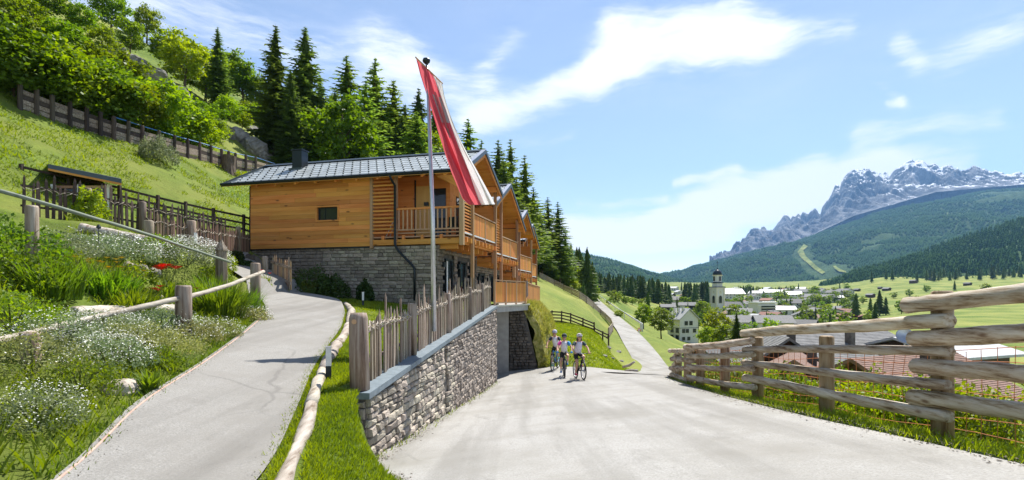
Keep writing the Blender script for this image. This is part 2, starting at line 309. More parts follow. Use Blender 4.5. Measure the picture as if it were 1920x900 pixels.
def m_ground(name, stops, big, bs, far=False):
    m, N, L, b = newmat(name); n = tex(N, L, 1.3, 10, .78); c = ramp(N, n, L, stops); n5 = tex(N, L, .28, 6, .7, (1, 2.2, 1)); c = mixc(N, L, ramp(N, n5, L, [(.4, (0, 0, 0)), (.6, (.6, .6, .6))]), c, tuple(q*.62 for q in stops[1][1]))
    n2 = tex(N, L, bs, 5, .6); r2 = ramp(N, n2, L, [(.38, (0, 0, 0)), (.62, (1, 1, 1))]); c = mixc(N, L, r2, c, mixc(N, L, n, big, tuple(x*1.6 for x in big)))
    L.new(c, b.inputs['Base Color']); b.inputs['Roughness'].default_value = .9; b.inputs['Specular IOR Level'].default_value = .15; bump(N, L, b, n, .9, .12); return m
M['ground'] = m_ground('meadow_ground', [(.38, (.06, .11, .012)), (.5, (.115, .175, .022)), (.62, (.19, .24, .035))], (.19, .2, .045), .035)
M['hillgr'] = m_ground('hillside_ground', [(.38, (.05, .09, .012)), (.5, (.115, .18, .02)), (.62, (.19, .25, .035))], (.13, .15, .028), .16)

# ------------------------------------------------------------------ terrain functions
def road_z(x, y):
    x = np.asarray(x, float); y = np.asarray(y, float)
    z = .354+.102*x-.1017*y
    return z+np.where(y > 16, .0035*(y-16)**2, 0)
RO = lambda px, py, Y: tuple(P(px, py, Y))
far_L = [(3.6, 21.8, float(road_z(3.6, 21.8))), (4.84, 21, float(road_z(4.84, 21))-.1), (5.9, 24.5, -2.0), (7.0, 29, -2.75), RO(1194, 690, 36), RO(1182, 665, 43), RO(1167, 640, 52), RO(1155, 615, 74), RO(1126, 582, 125), RO(1106, 557, 205)]
far_R = [(5.2, 17.0, float(road_z(5.2, 17.0))), (5.5, 18.6, float(road_z(5.5, 18.6))-.1), (7.4, 22.5, -1.9), (9.0, 27, -2.7), RO(1254, 690, 33), RO(1238, 668, 41), RO(1216, 642, 50.5), RO(1191, 617, 73), RO(1146, 582, 124), RO(1117, 557, 204)]
ctl = []
for y in (-4, 2, 6, 10, 14, 17): ctl += [(x, y, float(road_z(x, y))-.12) for x in (-2, 1, 4.6)]
for y in (19, 22, 25): ctl += [(x, y, float(road_z(x, y))-.12) for x in (-1, 1.5, 3)]
for a, b in zip(far_L[1:], far_R[1:]): ctl += [a, b, tuple((np.array(a)+np.array(b))/2)]
for p in [(985, 690, 25.8), (1035, 691, 25.2), (1100, 688, 24.2), (1150, 694, 22.8), (1186, 694, 22), (1060, 640, 32), (1110, 650, 29), (1150, 662, 26), (1172, 678, 24), (1040, 606, 45), (1070, 608, 45), (1112, 620, 44), (1140, 634, 42), (1155, 652, 37),
          (1060, 570, 60), (1100, 590, 58), (1135, 612, 55), (1150, 632, 46), (1020, 545, 60), (1010, 527, 80), (1070, 558, 95), (1040, 542, 88), (1125, 595, 75), (1100, 573, 95),
          (1200, 590, 130), (1150, 560, 230), (1290, 642, 165), (1255, 665, 48),
          (1100, 548, 400), (1240, 566, 400), (1180, 556, 320), (1300, 548, 900), (1260, 538, 1500), (1400, 545, 1000), (1450, 562, 700), (1400, 592, 350), (1500, 602, 300), (1330, 585, 400), (1100, 540, 600), (1200, 545, 800),
          (1560, 588, 480), (1755, 562, 450), (1570, 537, 1150), (1755, 527, 950), (1650, 522, 1050), (1640, 555, 700), (1920, 520, 950), (1920, 565, 420), (1700, 600, 200), (1900, 610, 180), (1500, 535, 1800), (1350, 532, 2200), (1800, 500, 2600), (1100, 520, 2500), (800, 500, 2500), (1500, 528, 3500), (2600, 500, 900), (2600, 700, 60)]:
    ctl.append(RO(*p))
for x, y in ((5.3, 4), (5.3, 8), (5.3, 12), (5.5, 16)): ctl.append((x, y, float(road_z(4.7, y))-.15))
for x, y, z in ((7.5, 5, -.9), (7.5, 9, -1.2), (7.5, 13, -1.7), (9, 17, -2.4), (8, 20, -1.9), (13, 8, -3), (13, 14, -3.6), (12, 24, -3.6), (13, 32, -3.9), (20, 28, -6), (22, 45, -7), (35, 20, -7.5), (40, 45, -9), (30, 70, -8), (60, 80, -11), (80, 120, -12.5), (45, 110, -10.5), (29, 85, -7.2), (36, 105, -9.0), (43, 125, -10.8), (50, 150, -12.2), (27, 110, -5.2), (75, 230, -13), (45, 190, -9), (120, 200, -13.5), (90, 40, -13), (160, 120, -14), (60, 0, -9), (20, 0, -4), (-30, 60, 3), (-20, 30, -2), (-20, 0, -1)): ctl.append((x, y, z))
ctl = np.array(ctl, float)
_, ix = np.unique(np.round(ctl[:, :2], 1), axis=0, return_index=True); ctl = ctl[np.sort(ix)]
def _w(p):   # compress far distances so that near and far relief get alike weight
    r = np.hypot(p[..., 0], p[..., 1])+1e-6; k = np.log1p(r/25)*25/r; return p*k[..., None]
cw = _w(ctl[:, :2]); n = len(ctl)
A = np.zeros((n+3, n+3)); A[:n, :n] = np.hypot(cw[:, None, 0]-cw[None, :, 0], cw[:, None, 1]-cw[None, :, 1])
A[:n, n] = 1; A[:n, n+1:] = cw; A[n, :n] = 1; A[n+1:, :n] = cw.T
W = np.linalg.solve(A, np.r_[ctl[:, 2], 0, 0, 0])
def lower(x, y):
    x = np.asarray(x, float); y = np.asarray(y, float); sh = x.shape; p = _w(np.stack([x.ravel(), y.ravel()], 1)); out = np.empty(len(p))
    for i in range(0, len(p), 20000):
        q = p[i:i+20000]; d = np.hypot(q[:, None, 0]-cw[None, :, 0], q[:, None, 1]-cw[None, :, 1]); out[i:i+20000] = d@W[:n]+W[n]+q@W[n+1:]
    return out.reshape(sh)
LC = (np.array(far_L)+np.array(far_R))/2; LWD = np.hypot(*(np.array(far_L)-np.array(far_R))[:, :2].T)/2
def lane_carve(x, y, z):
    best = np.full(np.shape(x), 1e9); zz = np.zeros(np.shape(x)); ww = np.ones(np.shape(x))
    for a, b, wa, wb in zip(LC[1:-1], LC[2:], LWD[1:-1], LWD[2:]):
        d = b-a; t = np.clip(((x-a[0])*d[0]+(y-a[1])*d[1])/(d[0]**2+d[1]**2), 0, 1); r = np.hypot(x-a[0]-t*d[0], y-a[1]-t*d[1]); u = r < best
        best = np.where(u, r, best); zz = np.where(u, a[2]+t*d[2], zz); ww = np.where(u, wa+t*(wb-wa), ww)
    k = sm(0, 1.6+.03*y, best-ww-.05); return (zz-.05-.001*y)*(1-k)+z*k
def qof(x, y): return -.968*x+.25*y
def hill(x, y):
    q = qof(x, y); b = np.where(q > 17, .6*(q-17), .25*(q-17)-1.1*np.clip(10-q, 0, 99)); b = np.minimum(b, 44+.1*(q-17))
    nz = (fbm(x*.09+3, y*.09, 4, 5)-.5)*sm(19, 40, q)*5
    return 2.9+b+nz-.085*np.clip(y-138, 0, 900)
def ground(x, y):
    x = np.asarray(x, float); y = np.asarray(y, float)
    lo = lower(x, y); r = np.hypot(x, y)
    lo = lo+(fbm(x*.02, y*.02, 4, 9)-.5)*sm(250, 900, r)*9
    h = hill(x, y)-4*(1-sm(46, 50.5, y)); h = np.where(y < 30, -50, h)
    h = np.where(x > 40+y*.3, -50, h)
    g = np.maximum(lo, h); return np.where((y > 19) & (y < 240) & (np.abs(x) < 60), lane_carve(x, y, g), g)
pathL = np.array([(-2.2, -3), (-2.6, 1), (-3.27, 3.9), (-4.04, 5.65), (-4.57, 7.74), (-5.3, 10.15), (-6.2, 12.9), (-7.0, 15.2), (-8.4, 18), (-10.9, 20.6), (-14.5, 23.5)])
pathR = np.array([(-1.75, -3), (-1.85, 1), (-1.97, 4.29), (-2.54, 6.34), (-3.09, 8.23), (-3.65, 10.6), (-4.4, 13.8), (-5.5, 17.6), (-6.7, 20.8), (-9.6, 22.4), (-13.2, 25.6)])
def dist_poly(x, y, pl):   # signed: positive on the left of the polyline
    best = np.full(np.shape(x), 1e9); sg = np.ones(np.shape(x))
    for a, b in zip(pl[:-1], pl[1:]):
        d = b-a; t = np.clip(((x-a[0])*d[0]+(y-a[1])*d[1])/(d@d), 0, 1); ex = x-a[0]-t*d[0]; ey = y-a[1]-t*d[1]; r = np.hypot(ex, ey); s = np.sign(d[0]*(y-a[1])-d[1]*(x-a[0]))
        u = r < best-1e-9; best = np.where(u, r, best); sg = np.where(u, s, sg)
    return best*sg
def upper(x, y):
    x = np.asarray(x, float); y = np.asarray(y, float)
    b = -.18-.116*np.clip(x, -16, 6)+.04*np.clip(y, -5, 26)+.037*np.clip(y-7.5, 0, 14.5)*np.clip((x+4)/2.5, 0, 1)
    b = np.where((x > -12.5) & (y > 22), np.minimum(b, 1.65), b)
    g = dist_poly(x, y, pathL)
    b = b+1.25*sm(1.2, 5, g)+.16*sm(.3, 1.1, g)+.9*sm(5, 9, g)*sm(5, 14, y)
    h = hill(x, y); e_ = -1.0-.95*sm(5.6, 7.35, y); k = np.clip((x+2.1)/(e_+2.1), 0, 1); k = k*k*(3-2*k)*(y < 7.45)*(x > -2.1); b = b*(1-k)+(road_z(x, y)-.06)*k
    return np.where(qof(x, y) > 14, np.maximum(b, h), b)
_fp = [P(40, 405, 15.5), P(100, 411, 16.2), P(165, 418, 17), P(216, 426, 18), P(267, 434, 19), P(320, 442, 20.2), P(372, 450, 21.4), P(425, 458, 22.5), P(277, 452, 16.2), P(318, 458, 17.2), P(359, 464, 18.3), P(405, 468, 20.5), P(436, 471, 22.6)]
_fx = np.array([p.x for p in _fp]); _fy = np.array([p.y for p in _fp]); _fd = np.array([p.z for p in _fp])-upper(_fx, _fy)
_up0 = upper
def upper(x, y):
    x = np.asarray(x, float); y = np.asarray(y, float); z = _up0(x, y); w = np.exp(-((x[..., None]-_fx)**2+(y[..., None]-_fy)**2)/1.3**2); s = w.sum(-1)
    return z+(w@np.clip(_fd, -1, 1.6))/np.maximum(s, 1)*np.clip(dist_poly(x, y, pathL)/1.5, 0, 1)
def hit(fn, px, py, y0=2.0, y1=6000):
    ys = np.geomspace(y0, y1, 3000); x = (px-960)/FPX*ys; z = EYE+(HZ-py)/FPX*ys; g = fn(x, ys); i = np.argmax(z < g)
    if not z[i] < g[i]: return None
    return Vector((x[i], ys[i], float(g[i])))
def U(x, y): return float(upper(np.array([x]), np.array([y]))[0])
def G(x, y): return float(ground(np.array([x]), np.array([y]))[0])
# ------------------------------------------------------------------ ground sheets
def radial_ground():
    rr = np.concatenate([np.geomspace(3, 60, 130), np.geomspace(60, 4200, 140)[1:]]); aa = R(1)*np.concatenate([np.linspace(-78, -12, 60), np.linspace(-12, 50, 170)[1:], np.linspace(50, 82, 22)[1:]])
    Rr, Aa = np.meshgrid(rr, aa, indexing='ij'); x = Rr*np.sin(Aa); y = Rr*np.cos(Aa)-2
    z = ground(x, y); z = z-3*(1-sm(1.2, 3, x+2.6-.09*y))*(y < 26)*(y > 0)
    z = np.where((x < 4.75+.1*np.clip(y-15, 0, 9)) & (y < 22), np.minimum(z, road_z(x, y)-.1), z)
    me = npmesh('ground', np.stack([x, y, z], -1).reshape(-1, 3), gridfaces(*x.shape)[:, ::-1], M['ground'], True)
    return tag(put('ground', me), 'green valley meadows falling from the road to the village', kind='structure')
radial_ground()
def xb(y): return np.where(y < 7.4, -.9, np.where(y < 22, -2.03+.0945*(y-7.5)-.3, -.66+.16*np.clip(y-22, 0, 16)-.3))
def hillside():
    y = np.concatenate([np.sort(np.r_[np.linspace(-4, 40, 190), 7.36, 7.39, 7.405, 7.44]), np.linspace(40, 51, 30)[1:]]); t = np.concatenate([np.linspace(0, 22, 120), np.geomspace(22, 75, 60)[1:]])
    Y, T = np.meshgrid(y, t, indexing='ij'); x = xb(Y)-T; z = upper(x, Y)
    hid = (x > -12.2+.25*(Y-23)) & (x < 3) & (Y > 24.2+.25*0-.258*(x+3.3)*0+0); z = np.where(hid & (qof(x, Y) < 18), np.minimum(z, 1.2), z)
    z[-3:, :] -= np.array([.3, .9, 2])[:, None]
    f = gridfaces(*x.shape); cut = (Y.ravel()[f].min(1) > 7.38) & (Y.ravel()[f].max(1) < 7.42) & (T.ravel()[f].min(1) < 1.7); f = f[~cut]
    me = npmesh('hillside', np.stack([x, Y, z], -1).reshape(-1, 3), f, M['hillgr'], True)
    return tag(put('hillside', me), 'grassy hillside terrace with the steep meadow left of the house', kind='structure')
hillside()
def ribbon(name, Lp, Rp, fn, lift, mat, label, nc=8, sub=10):
    Lp = np.array(Lp, float); Rp = np.array(Rp, float)
    def res(p, k):
        i = np.arange(len(p)); t = np.linspace(0, len(p)-1, k); o = np.stack([np.interp(t, i, p[:, c]) for c in range(p.shape[1])], 1)
        for _ in range(14): o[1:-1] = (o[:-2]+2*o[1:-1]+o[2:])/4
        return o
    k = sub*len(Lp); a = res(Lp, k); b = res(Rp, k); u = np.linspace(0, 1, nc)[None, :, None]; g = a[:, None]*(1-u)+b[:, None]*u
    if fn is not None: z = fn(g[..., 0], g[..., 1])+lift(g)
    else: z = g[..., 2]+lift(g)
    v = np.stack([g[..., 0], g[..., 1], z], -1)
    me = npmesh(name, v.reshape(-1, 3), gridfaces(k, nc)[:, ::-1], mat, True); return tag(put(name, me), label, kind='structure')
ribbon('path', pathL, pathR, upper, lambda g: .05+.13*sm(17, 21, g[..., 1]), M['path'], 'grey asphalt footpath curving up past the flower garden', nc=10, sub=12)
ribbon('lane', far_L, far_R, None, lambda g: 0*g[..., 1], M['road'], 'narrow pale lane climbing away below the larch trees')
def drive():
    y = np.sort(np.r_[np.linspace(-3, 26, 120), np.linspace(5.4, 7.5, 20)]); xl = np.where(y < 7.39, -1.25-.95*sm(5.6, 7.35, y), np.where(y < 22, -2.03+.0945*(y-7.5)-.15, -.9))
    xr = np.interp(y, [-3, 8, 11.4, 16, 18, 19.5, 21, 22, 22.8, 24, 26], [4.3, 4.36, 4.5, 5.0, 5.4, 5.4, 5.0, 4.85, 4.3, 3.6, 2.0])
    u = np.linspace(0, 1, 30); x = xl[:, None]*(1-u)+xr[:, None]*u; Y = np.repeat(y[:, None], 30, 1)
    z = road_z(x, Y)-.25*sm(.97, 1, u)[None, :]*(Y < 18)-.12*sm(19, 21.5, Y)*sm(3.2, 5, x)
    me = npmesh('driveway', np.stack([x, Y, z], -1).reshape(-1, 3), gridfaces(*x.shape)[:, ::-1], M['road'], True); tag(put('driveway', me), 'pale sunlit asphalt drive where the cyclists ride', kind='structure')
drive()
# ------------------------------------------------------------------ mountains
def m_mountain(name, rock):
    m, N, L, b = newmat(name)
    if rock:
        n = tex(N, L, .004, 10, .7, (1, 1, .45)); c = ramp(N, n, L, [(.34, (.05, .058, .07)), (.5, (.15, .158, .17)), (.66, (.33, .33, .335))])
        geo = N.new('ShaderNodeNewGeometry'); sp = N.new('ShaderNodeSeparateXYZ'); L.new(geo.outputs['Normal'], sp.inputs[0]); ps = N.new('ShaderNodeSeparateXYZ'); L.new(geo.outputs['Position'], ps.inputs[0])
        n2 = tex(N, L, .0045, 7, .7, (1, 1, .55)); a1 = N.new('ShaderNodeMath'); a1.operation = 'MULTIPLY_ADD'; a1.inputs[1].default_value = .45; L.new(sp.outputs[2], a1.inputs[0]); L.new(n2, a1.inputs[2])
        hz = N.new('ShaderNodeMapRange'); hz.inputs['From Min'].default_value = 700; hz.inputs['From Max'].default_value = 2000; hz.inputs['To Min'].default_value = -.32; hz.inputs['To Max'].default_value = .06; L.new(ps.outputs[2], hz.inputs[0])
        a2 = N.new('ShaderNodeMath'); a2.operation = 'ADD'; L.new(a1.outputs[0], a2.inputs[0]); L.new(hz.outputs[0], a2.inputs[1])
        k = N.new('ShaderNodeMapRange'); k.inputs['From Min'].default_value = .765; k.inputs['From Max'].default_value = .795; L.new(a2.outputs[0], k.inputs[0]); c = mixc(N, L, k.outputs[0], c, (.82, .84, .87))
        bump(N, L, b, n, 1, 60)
    else:
        n = tex(N, L, .02, 8, .7); c = ramp(N, n, L, [(.3, (.03, .065, .022)), (.55, (.05, .095, .028)), (.75, (.085, .13, .04))])
        n2 = tex(N, L, .0013, 5, .6); r2 = ramp(N, n2, L, [(.62, (0, 0, 0)), (.7, (1, 1, 1))]); c = mixc(N, L, r2, c, (.11, .16, .05)); bump(N, L, b, n, 1, 14)
    L.new(c, b.inputs['Base Color']); b.inputs['Roughness'].default_value = .95; b.inputs['Specular IOR Level'].default_value = .1; return m
M['forest'] = m_mountain('mountain_forest', False); M['cliff'] = m_mountain('mountain_rock', True)
def mountain(name, sil, Yc, base, Yb, mat, label, ni=260, nj=60, amp=60, fr=.004, ridged=True, prof=1.0, seed=1, edge=0., rough=0):
    sil = np.array(sil, float); base = np.array(base, float)
    px = np.linspace(sil[0, 0], sil[-1, 0], ni); pc = np.interp(px, sil[:, 0], sil[:, 1]); pb = np.interp(px, base[:, 0], base[:, 1])
    Yc = np.interp(px, *np.array(Yc, float).T) if np.ndim(Yc) else np.full(ni, float(Yc)); Yb = np.interp(px, *np.array(Yb, float).T) if np.ndim(Yb) else np.full(ni, float(Yb))
    u = (px-960)/FPX; t = np.r_[np.linspace(0, 1, nj), np.linspace(1, 1.6, 12)[1:]]
    zc = EYE+(HZ-pc)/FPX*Yc; zb = EYE+(HZ-pb)/FPX*Yb
    T = t[None, :]; Y = Yb[:, None]+(Yc-Yb)[:, None]*T; X = u[:, None]*Y
    up = np.clip(T, 0, 1)**prof; Z = zb[:, None]+(zc-zb)[:, None]*up
    nz = fbm(X*fr+seed, Y*fr*.8+Z*fr*.3, 6, seed, ridged, .55)-.5
    nz = nz+(rough*(fbm(X*.011+seed, Z*.0022, 5, seed+3, True, .6)-.5) if rough else 0)
    Z = Z+nz*amp*np.clip(np.sin(np.pi*np.clip(T, 0, 1)), 0, 1)**.7+np.where(T > 1, -(T-1)*(zc-zb)[:, None]*1.1, 0)+edge*(fbm(X*.02, Z*0+seed, 3, seed)-.5)*np.clip(T-.6, 0, 1)
    me = npmesh(name, np.stack([X, Y, Z], -1).reshape(-1, 3), gridfaces(*X.shape)[:, ::-1], mat, True)
    tag(put(name, me), label, kind='structure'); return X, Y, Z
far_left = mountain('hills', [(500, 380), (700, 405), (900, 425), (1000, 440), (1060, 467), (1085, 476), (1110, 481), (1150, 490), (1200, 508), (1235, 517), (1262, 527), (1300, 540)], 3300, [(500, 540), (1300, 565)], 1700, M['forest'], 'wooded hills on the left side of the valley', amp=90, seed=3)
mountain('mountains', [(1090, 488), (1125, 489), (1160, 492), (1185, 496), (1210, 506), (1235, 515), (1262, 524), (1300, 535)], 5200, [(1090, 530), (1300, 540)], 3800, M['forest'], 'farther wooded ridge closing the valley', ni=120, nj=30, amp=60, seed=8)
fm = mountain('mountains', [(1225, 530), (1255, 522), (1275, 514), (1300, 503), (1330, 495), (1380, 484), (1420, 472), (1470, 461), (1500, 452), (1540, 440), (1570, 429), (1600, 418), (1640, 405), (1680, 394), (1720, 384), (1760, 376), (1850, 362), (1930, 355), (2150, 390)], [(1225, 5400), (2150, 5000)], [(1225, 560), (1500, 552), (1755, 530), (2150, 510)], [(1225, 3000), (1755, 2300), (2150, 2100)], M['forest'], 'broad dark green forested mountain flank under the rock peaks', ni=420, nj=90, amp=240, fr=.0016, prof=.9, seed=5)
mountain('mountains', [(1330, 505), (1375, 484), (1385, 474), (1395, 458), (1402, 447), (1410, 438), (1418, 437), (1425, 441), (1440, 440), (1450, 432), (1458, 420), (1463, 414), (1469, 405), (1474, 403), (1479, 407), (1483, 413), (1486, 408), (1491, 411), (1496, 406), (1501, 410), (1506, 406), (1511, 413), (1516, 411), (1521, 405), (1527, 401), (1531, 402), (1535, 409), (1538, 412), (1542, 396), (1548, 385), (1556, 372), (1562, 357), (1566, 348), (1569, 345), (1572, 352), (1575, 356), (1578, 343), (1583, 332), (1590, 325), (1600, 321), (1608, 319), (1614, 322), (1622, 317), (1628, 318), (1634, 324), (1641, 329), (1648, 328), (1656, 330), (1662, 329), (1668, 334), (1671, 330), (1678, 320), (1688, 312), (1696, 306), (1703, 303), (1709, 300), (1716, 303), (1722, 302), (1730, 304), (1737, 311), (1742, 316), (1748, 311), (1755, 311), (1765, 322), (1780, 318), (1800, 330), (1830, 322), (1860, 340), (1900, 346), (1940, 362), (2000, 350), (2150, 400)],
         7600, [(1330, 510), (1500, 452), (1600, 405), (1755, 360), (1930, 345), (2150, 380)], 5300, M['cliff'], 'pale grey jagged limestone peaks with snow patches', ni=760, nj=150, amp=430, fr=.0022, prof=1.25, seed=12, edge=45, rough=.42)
dh = mountain('hills', [(1535, 540), (1560, 534), (1600, 518), (1640, 508), (1700, 488), (1755, 468), (1850, 435), (1930, 410), (2200, 380)], [(1535, 1500), (2200, 1900)], [(1535, 556), (1570, 548), (1650, 536), (1755, 540), (2200, 532)], [(1535, 1250), (1755, 1000), (2200, 900)], M['forest'], 'dark spruce covered hill right above the sunny meadow', ni=160, nj=40, amp=40, fr=.006, seed=21)
# ski run: a clearing on the forested flank
def on_mountain(g, px, py):
    X, Y, Z = g; q = 960+X[:, 0]/Y[:, 0]*FPX; i = float(np.interp(px, q, np.arange(len(q)))); i0 = min(int(i), len(q)-2); a = i-i0; m_ = X.shape[1]-11
    C = np.stack([X, Y, Z], -1)[i0, :m_]*(1-a)+np.stack([X, Y, Z], -1)[i0+1, :m_]*a; qy = np.maximum.accumulate(-(HZ-(C[:, 2]-EYE)/C[:, 1]*FPX)); j = np.interp(-py, qy, np.arange(m_))
    return np.array([np.interp(j, np.arange(m_), C[:, k]) for k in range(3)])
def clearing(name, Lp, Rp, label):
    k = len(Lp)*14; t = np.linspace(0, len(Lp)-1, k); i = np.arange(len(Lp)); f = lambda p: np.stack([np.interp(t, i, np.array(p, float)[:, c]) for c in range(2)], 1); a, b_ = f(Lp), f(Rp)
    v = np.array([[on_mountain(fm, *(p*(1-u)+q*u)) for u in np.linspace(0, 1, 7)] for p, q in zip(a, b_)]); v[..., 2] += 5; v[..., 1] -= 7
    tag(put(name, npmesh(name, v.reshape(-1, 3), gridfaces(k, 7), M['ground'], True)), label, kind='structure'); return v
ski = clearing('ski_run', [(1506, 459), (1494, 474), (1500, 484), (1512, 494), (1525, 506), (1540, 516)], [(1514, 463), (1505, 471), (1510, 482), (1520, 491), (1533, 503), (1546, 512)], 'bright green ski run cut through the mountain forest')
ski2 = clearing('ski_run', [(1560, 500), (1564, 506), (1572, 511), (1586, 513)], [(1566, 500), (1570, 504), (1578, 508), (1584, 510)], 'small bright clearing right of the ski run')
# forests too far to count: real little trees joined into one object each
def cones(name, pts, h, rad, mat, label, n=5, tiers=1):
    pts = np.asarray(pts); k = len(pts); h = h*rng.uniform(.7, 1.25, k); r = rad*rng.uniform(.8, 1.25, k); vs = []; fs = []; o = 0
    for t in range(tiers):
        a = np.linspace(0, 2*np.pi, n, endpoint=False)+t*.5; z0 = h*(.08+.28*t); z1 = h*(1 if t == tiers-1 else .55+.25*t); rr = r*(1-.27*t)
        jr = rng.uniform(.65, 1.2, (k, n)); ring = np.stack([pts[:, 0:1]+np.cos(a)*rr[:, None]*jr, pts[:, 1:2]+np.sin(a)*rr[:, None]*jr, np.repeat((pts[:, 2]+z0)[:, None], n, 1)], -1)
        top = np.stack([pts[:, 0], pts[:, 1], pts[:, 2]+z1], -1)[:, None]; vs.append(np.concatenate([ring, top], 1).reshape(-1, 3))
        b = np.arange(k)[:, None]*(n+1)+o; j = np.arange(n); fs.append(np.stack([b+j, b+(j+1) % n, np.broadcast_to(b+n, (k, n))], -1).reshape(-1, 3)); o += k*(n+1)
    tag(put(name, npmesh(name, np.concatenate(vs), np.concatenate(fs), mat)), label, kind='stuff')
def scatter_on(g, k, tmax=1.0, avoid=()):
    X, Y, Z = g; n_, m_ = X.shape; m_ = int((m_-11)*tmax)
    i = rng.uniform(0, n_-1.01, k); j = rng.uniform(0, m_-1.01, k)*1.; i0 = i.astype(int); j0 = j.astype(int); a = (i-i0)[:, None]; b = (j-j0)[:, None]
    S = np.stack([X, Y, Z], -1); p = (S[i0, j0]*(1-a)+S[i0+1, j0]*a)*(1-b)+(S[i0, j0+1]*(1-a)+S[i0+1, j0+1]*a)*b
    keep = fbm(p[:, 0]*.0035, p[:, 1]*.0035, 4, 31) > .27
    for v in avoid:
        c = v[:, 3]; d = np.min(np.hypot(p[:, None, 0]-c[None, :, 0], (p[:, None, 1]-c[None, :, 1])*.6), 1); keep &= d > 48
    p = p[keep]; p[:, 2] -= 1; return p
M['needle_far'] = m_leaf('far_needles', (.03, .07, .025), (.065, .12, .035), .012, .25, (1, 1), 0, 1.4, 0)
cones('forest', scatter_on(fm, 52000, 1, (ski, ski2)), 19, 6.5, M['needle_far'], 'spruce forest covering the mountain flank')
cones('forest', scatter_on(far_left, 17000), 16, 5, M['needle_far'], 'spruce forest covering the hills on the left of the valley')
cones('forest', scatter_on(dh, 5200), 19, 4.2, M['needle_far'], 'dark spruce wood on the hill above the meadow', 6, 3)

# ------------------------------------------------------------------ stones
def stone_mesh(name, mat, seed):
    r = random.Random(seed); j = lambda a: r.uniform(-a, a); vs = []
    for sx, sd in ((.5, 0), (.5, .55), (.40, 1)):      # unit stone: x along wall, z up, y outward 0..1
        for cx, cz in ((-1, -1), (1, -1), (1, 1), (-1, 1)): vs.append((cx*sx*(1+j(.10)), sd*(1+(j(.35) if sd else 0)), cz*sx*(1+j(.10))))
    vs.append((j(.12), 1.18+j(.15), j(.12)))
    fs = [(i, (i+1) % 4, 4+(i+1) % 4, 4+i) for i in range(4)]+[(4+i, 4+(i+1) % 4, 8+(i+1) % 4, 8+i) for i in range(4)]+[(8+i, 8+(i+1) % 4, 12) for i in range(4)]
    m = MB(); m.add(vs, fs); return m.mesh(name, mat)
def stone_wall(parent, rects, mat, dep, limit, near, wrange=(.12, .36), hrange=(.075, .165), gap=.016, seed=1):
    """rects: list of (origin, along, outward, length, z0(t)/z1(t) functions, holes)."""
    r = random.Random(seed); protos = [stone_mesh('stone', mat, seed*50+i) for i in range(14)]; cells = []
    for org, al, outw, ln, f0, f1, holes in rects:
        org = Vector(org); al = Vector(al).normalized(); outw = Vector(outw).normalized(); zmin = min(f0(0), f0(ln)); zmax = max(f1(0), f1(ln)); z = zmin
        while z < zmax-.03:
            h = min(r.uniform(*hrange), zmax-z); h = zmax-z if zmax-z-h < .06 else h; t = -r.uniform(0, .2)
            while t < ln:
                w = r.uniform(*wrange)*(1.5 if r.random() < .12 else 1); a = max(t, 0); b = min(t+w, ln); t += w
                if b-a < .05: continue
                c = (a+b)/2
                if z+h/2 > f1(c)-.01 or z+h < f0(c)-.05: continue
                if any(h0 < b-.01 and a+.01 < h1 and g0 < z+h-.01 and z+.01 < g1 for h0, h1, g0, g1 in holes): 
                    continue
                zz1 = min(z+h, f1(c)); cells.append((Vector((org.x, org.y, 0))+al*c+Vector((0, 0, (z+zz1)/2)), al, outw, b-a-gap, zz1-z-gap, r.uniform(.75, 1.35)*dep))
            z += h
    cells.sort(key=lambda c: near(c[0]))
    mats = []
    rest = MB(); pr = [([v.co.copy() for v in p.vertices], [tuple(f.vertices) for f in p.polygons]) for p in protos]
    for i, (p, al, ow, w, h, d) in enumerate(cells):
        rot = Matrix((al, ow, Vector((0, 0, 1)))).transposed()
        if rot.determinant() < 0: rot = Matrix((-al, ow, Vector((0, 0, 1)))).transposed()
        k = r.randrange(14)
        if i < limit: put('stone', protos[k], parent, p, rot.to_euler(), (w, d, h))
        else: rest.add([p+rot@Vector((v.x*w, v.y*d, v.z*h)) for v in pr[k][0]], pr[k][1])
    if rest.v: tag(rest.build('stone_courses', mat, parent), kind='stuff')
    return len(cells)
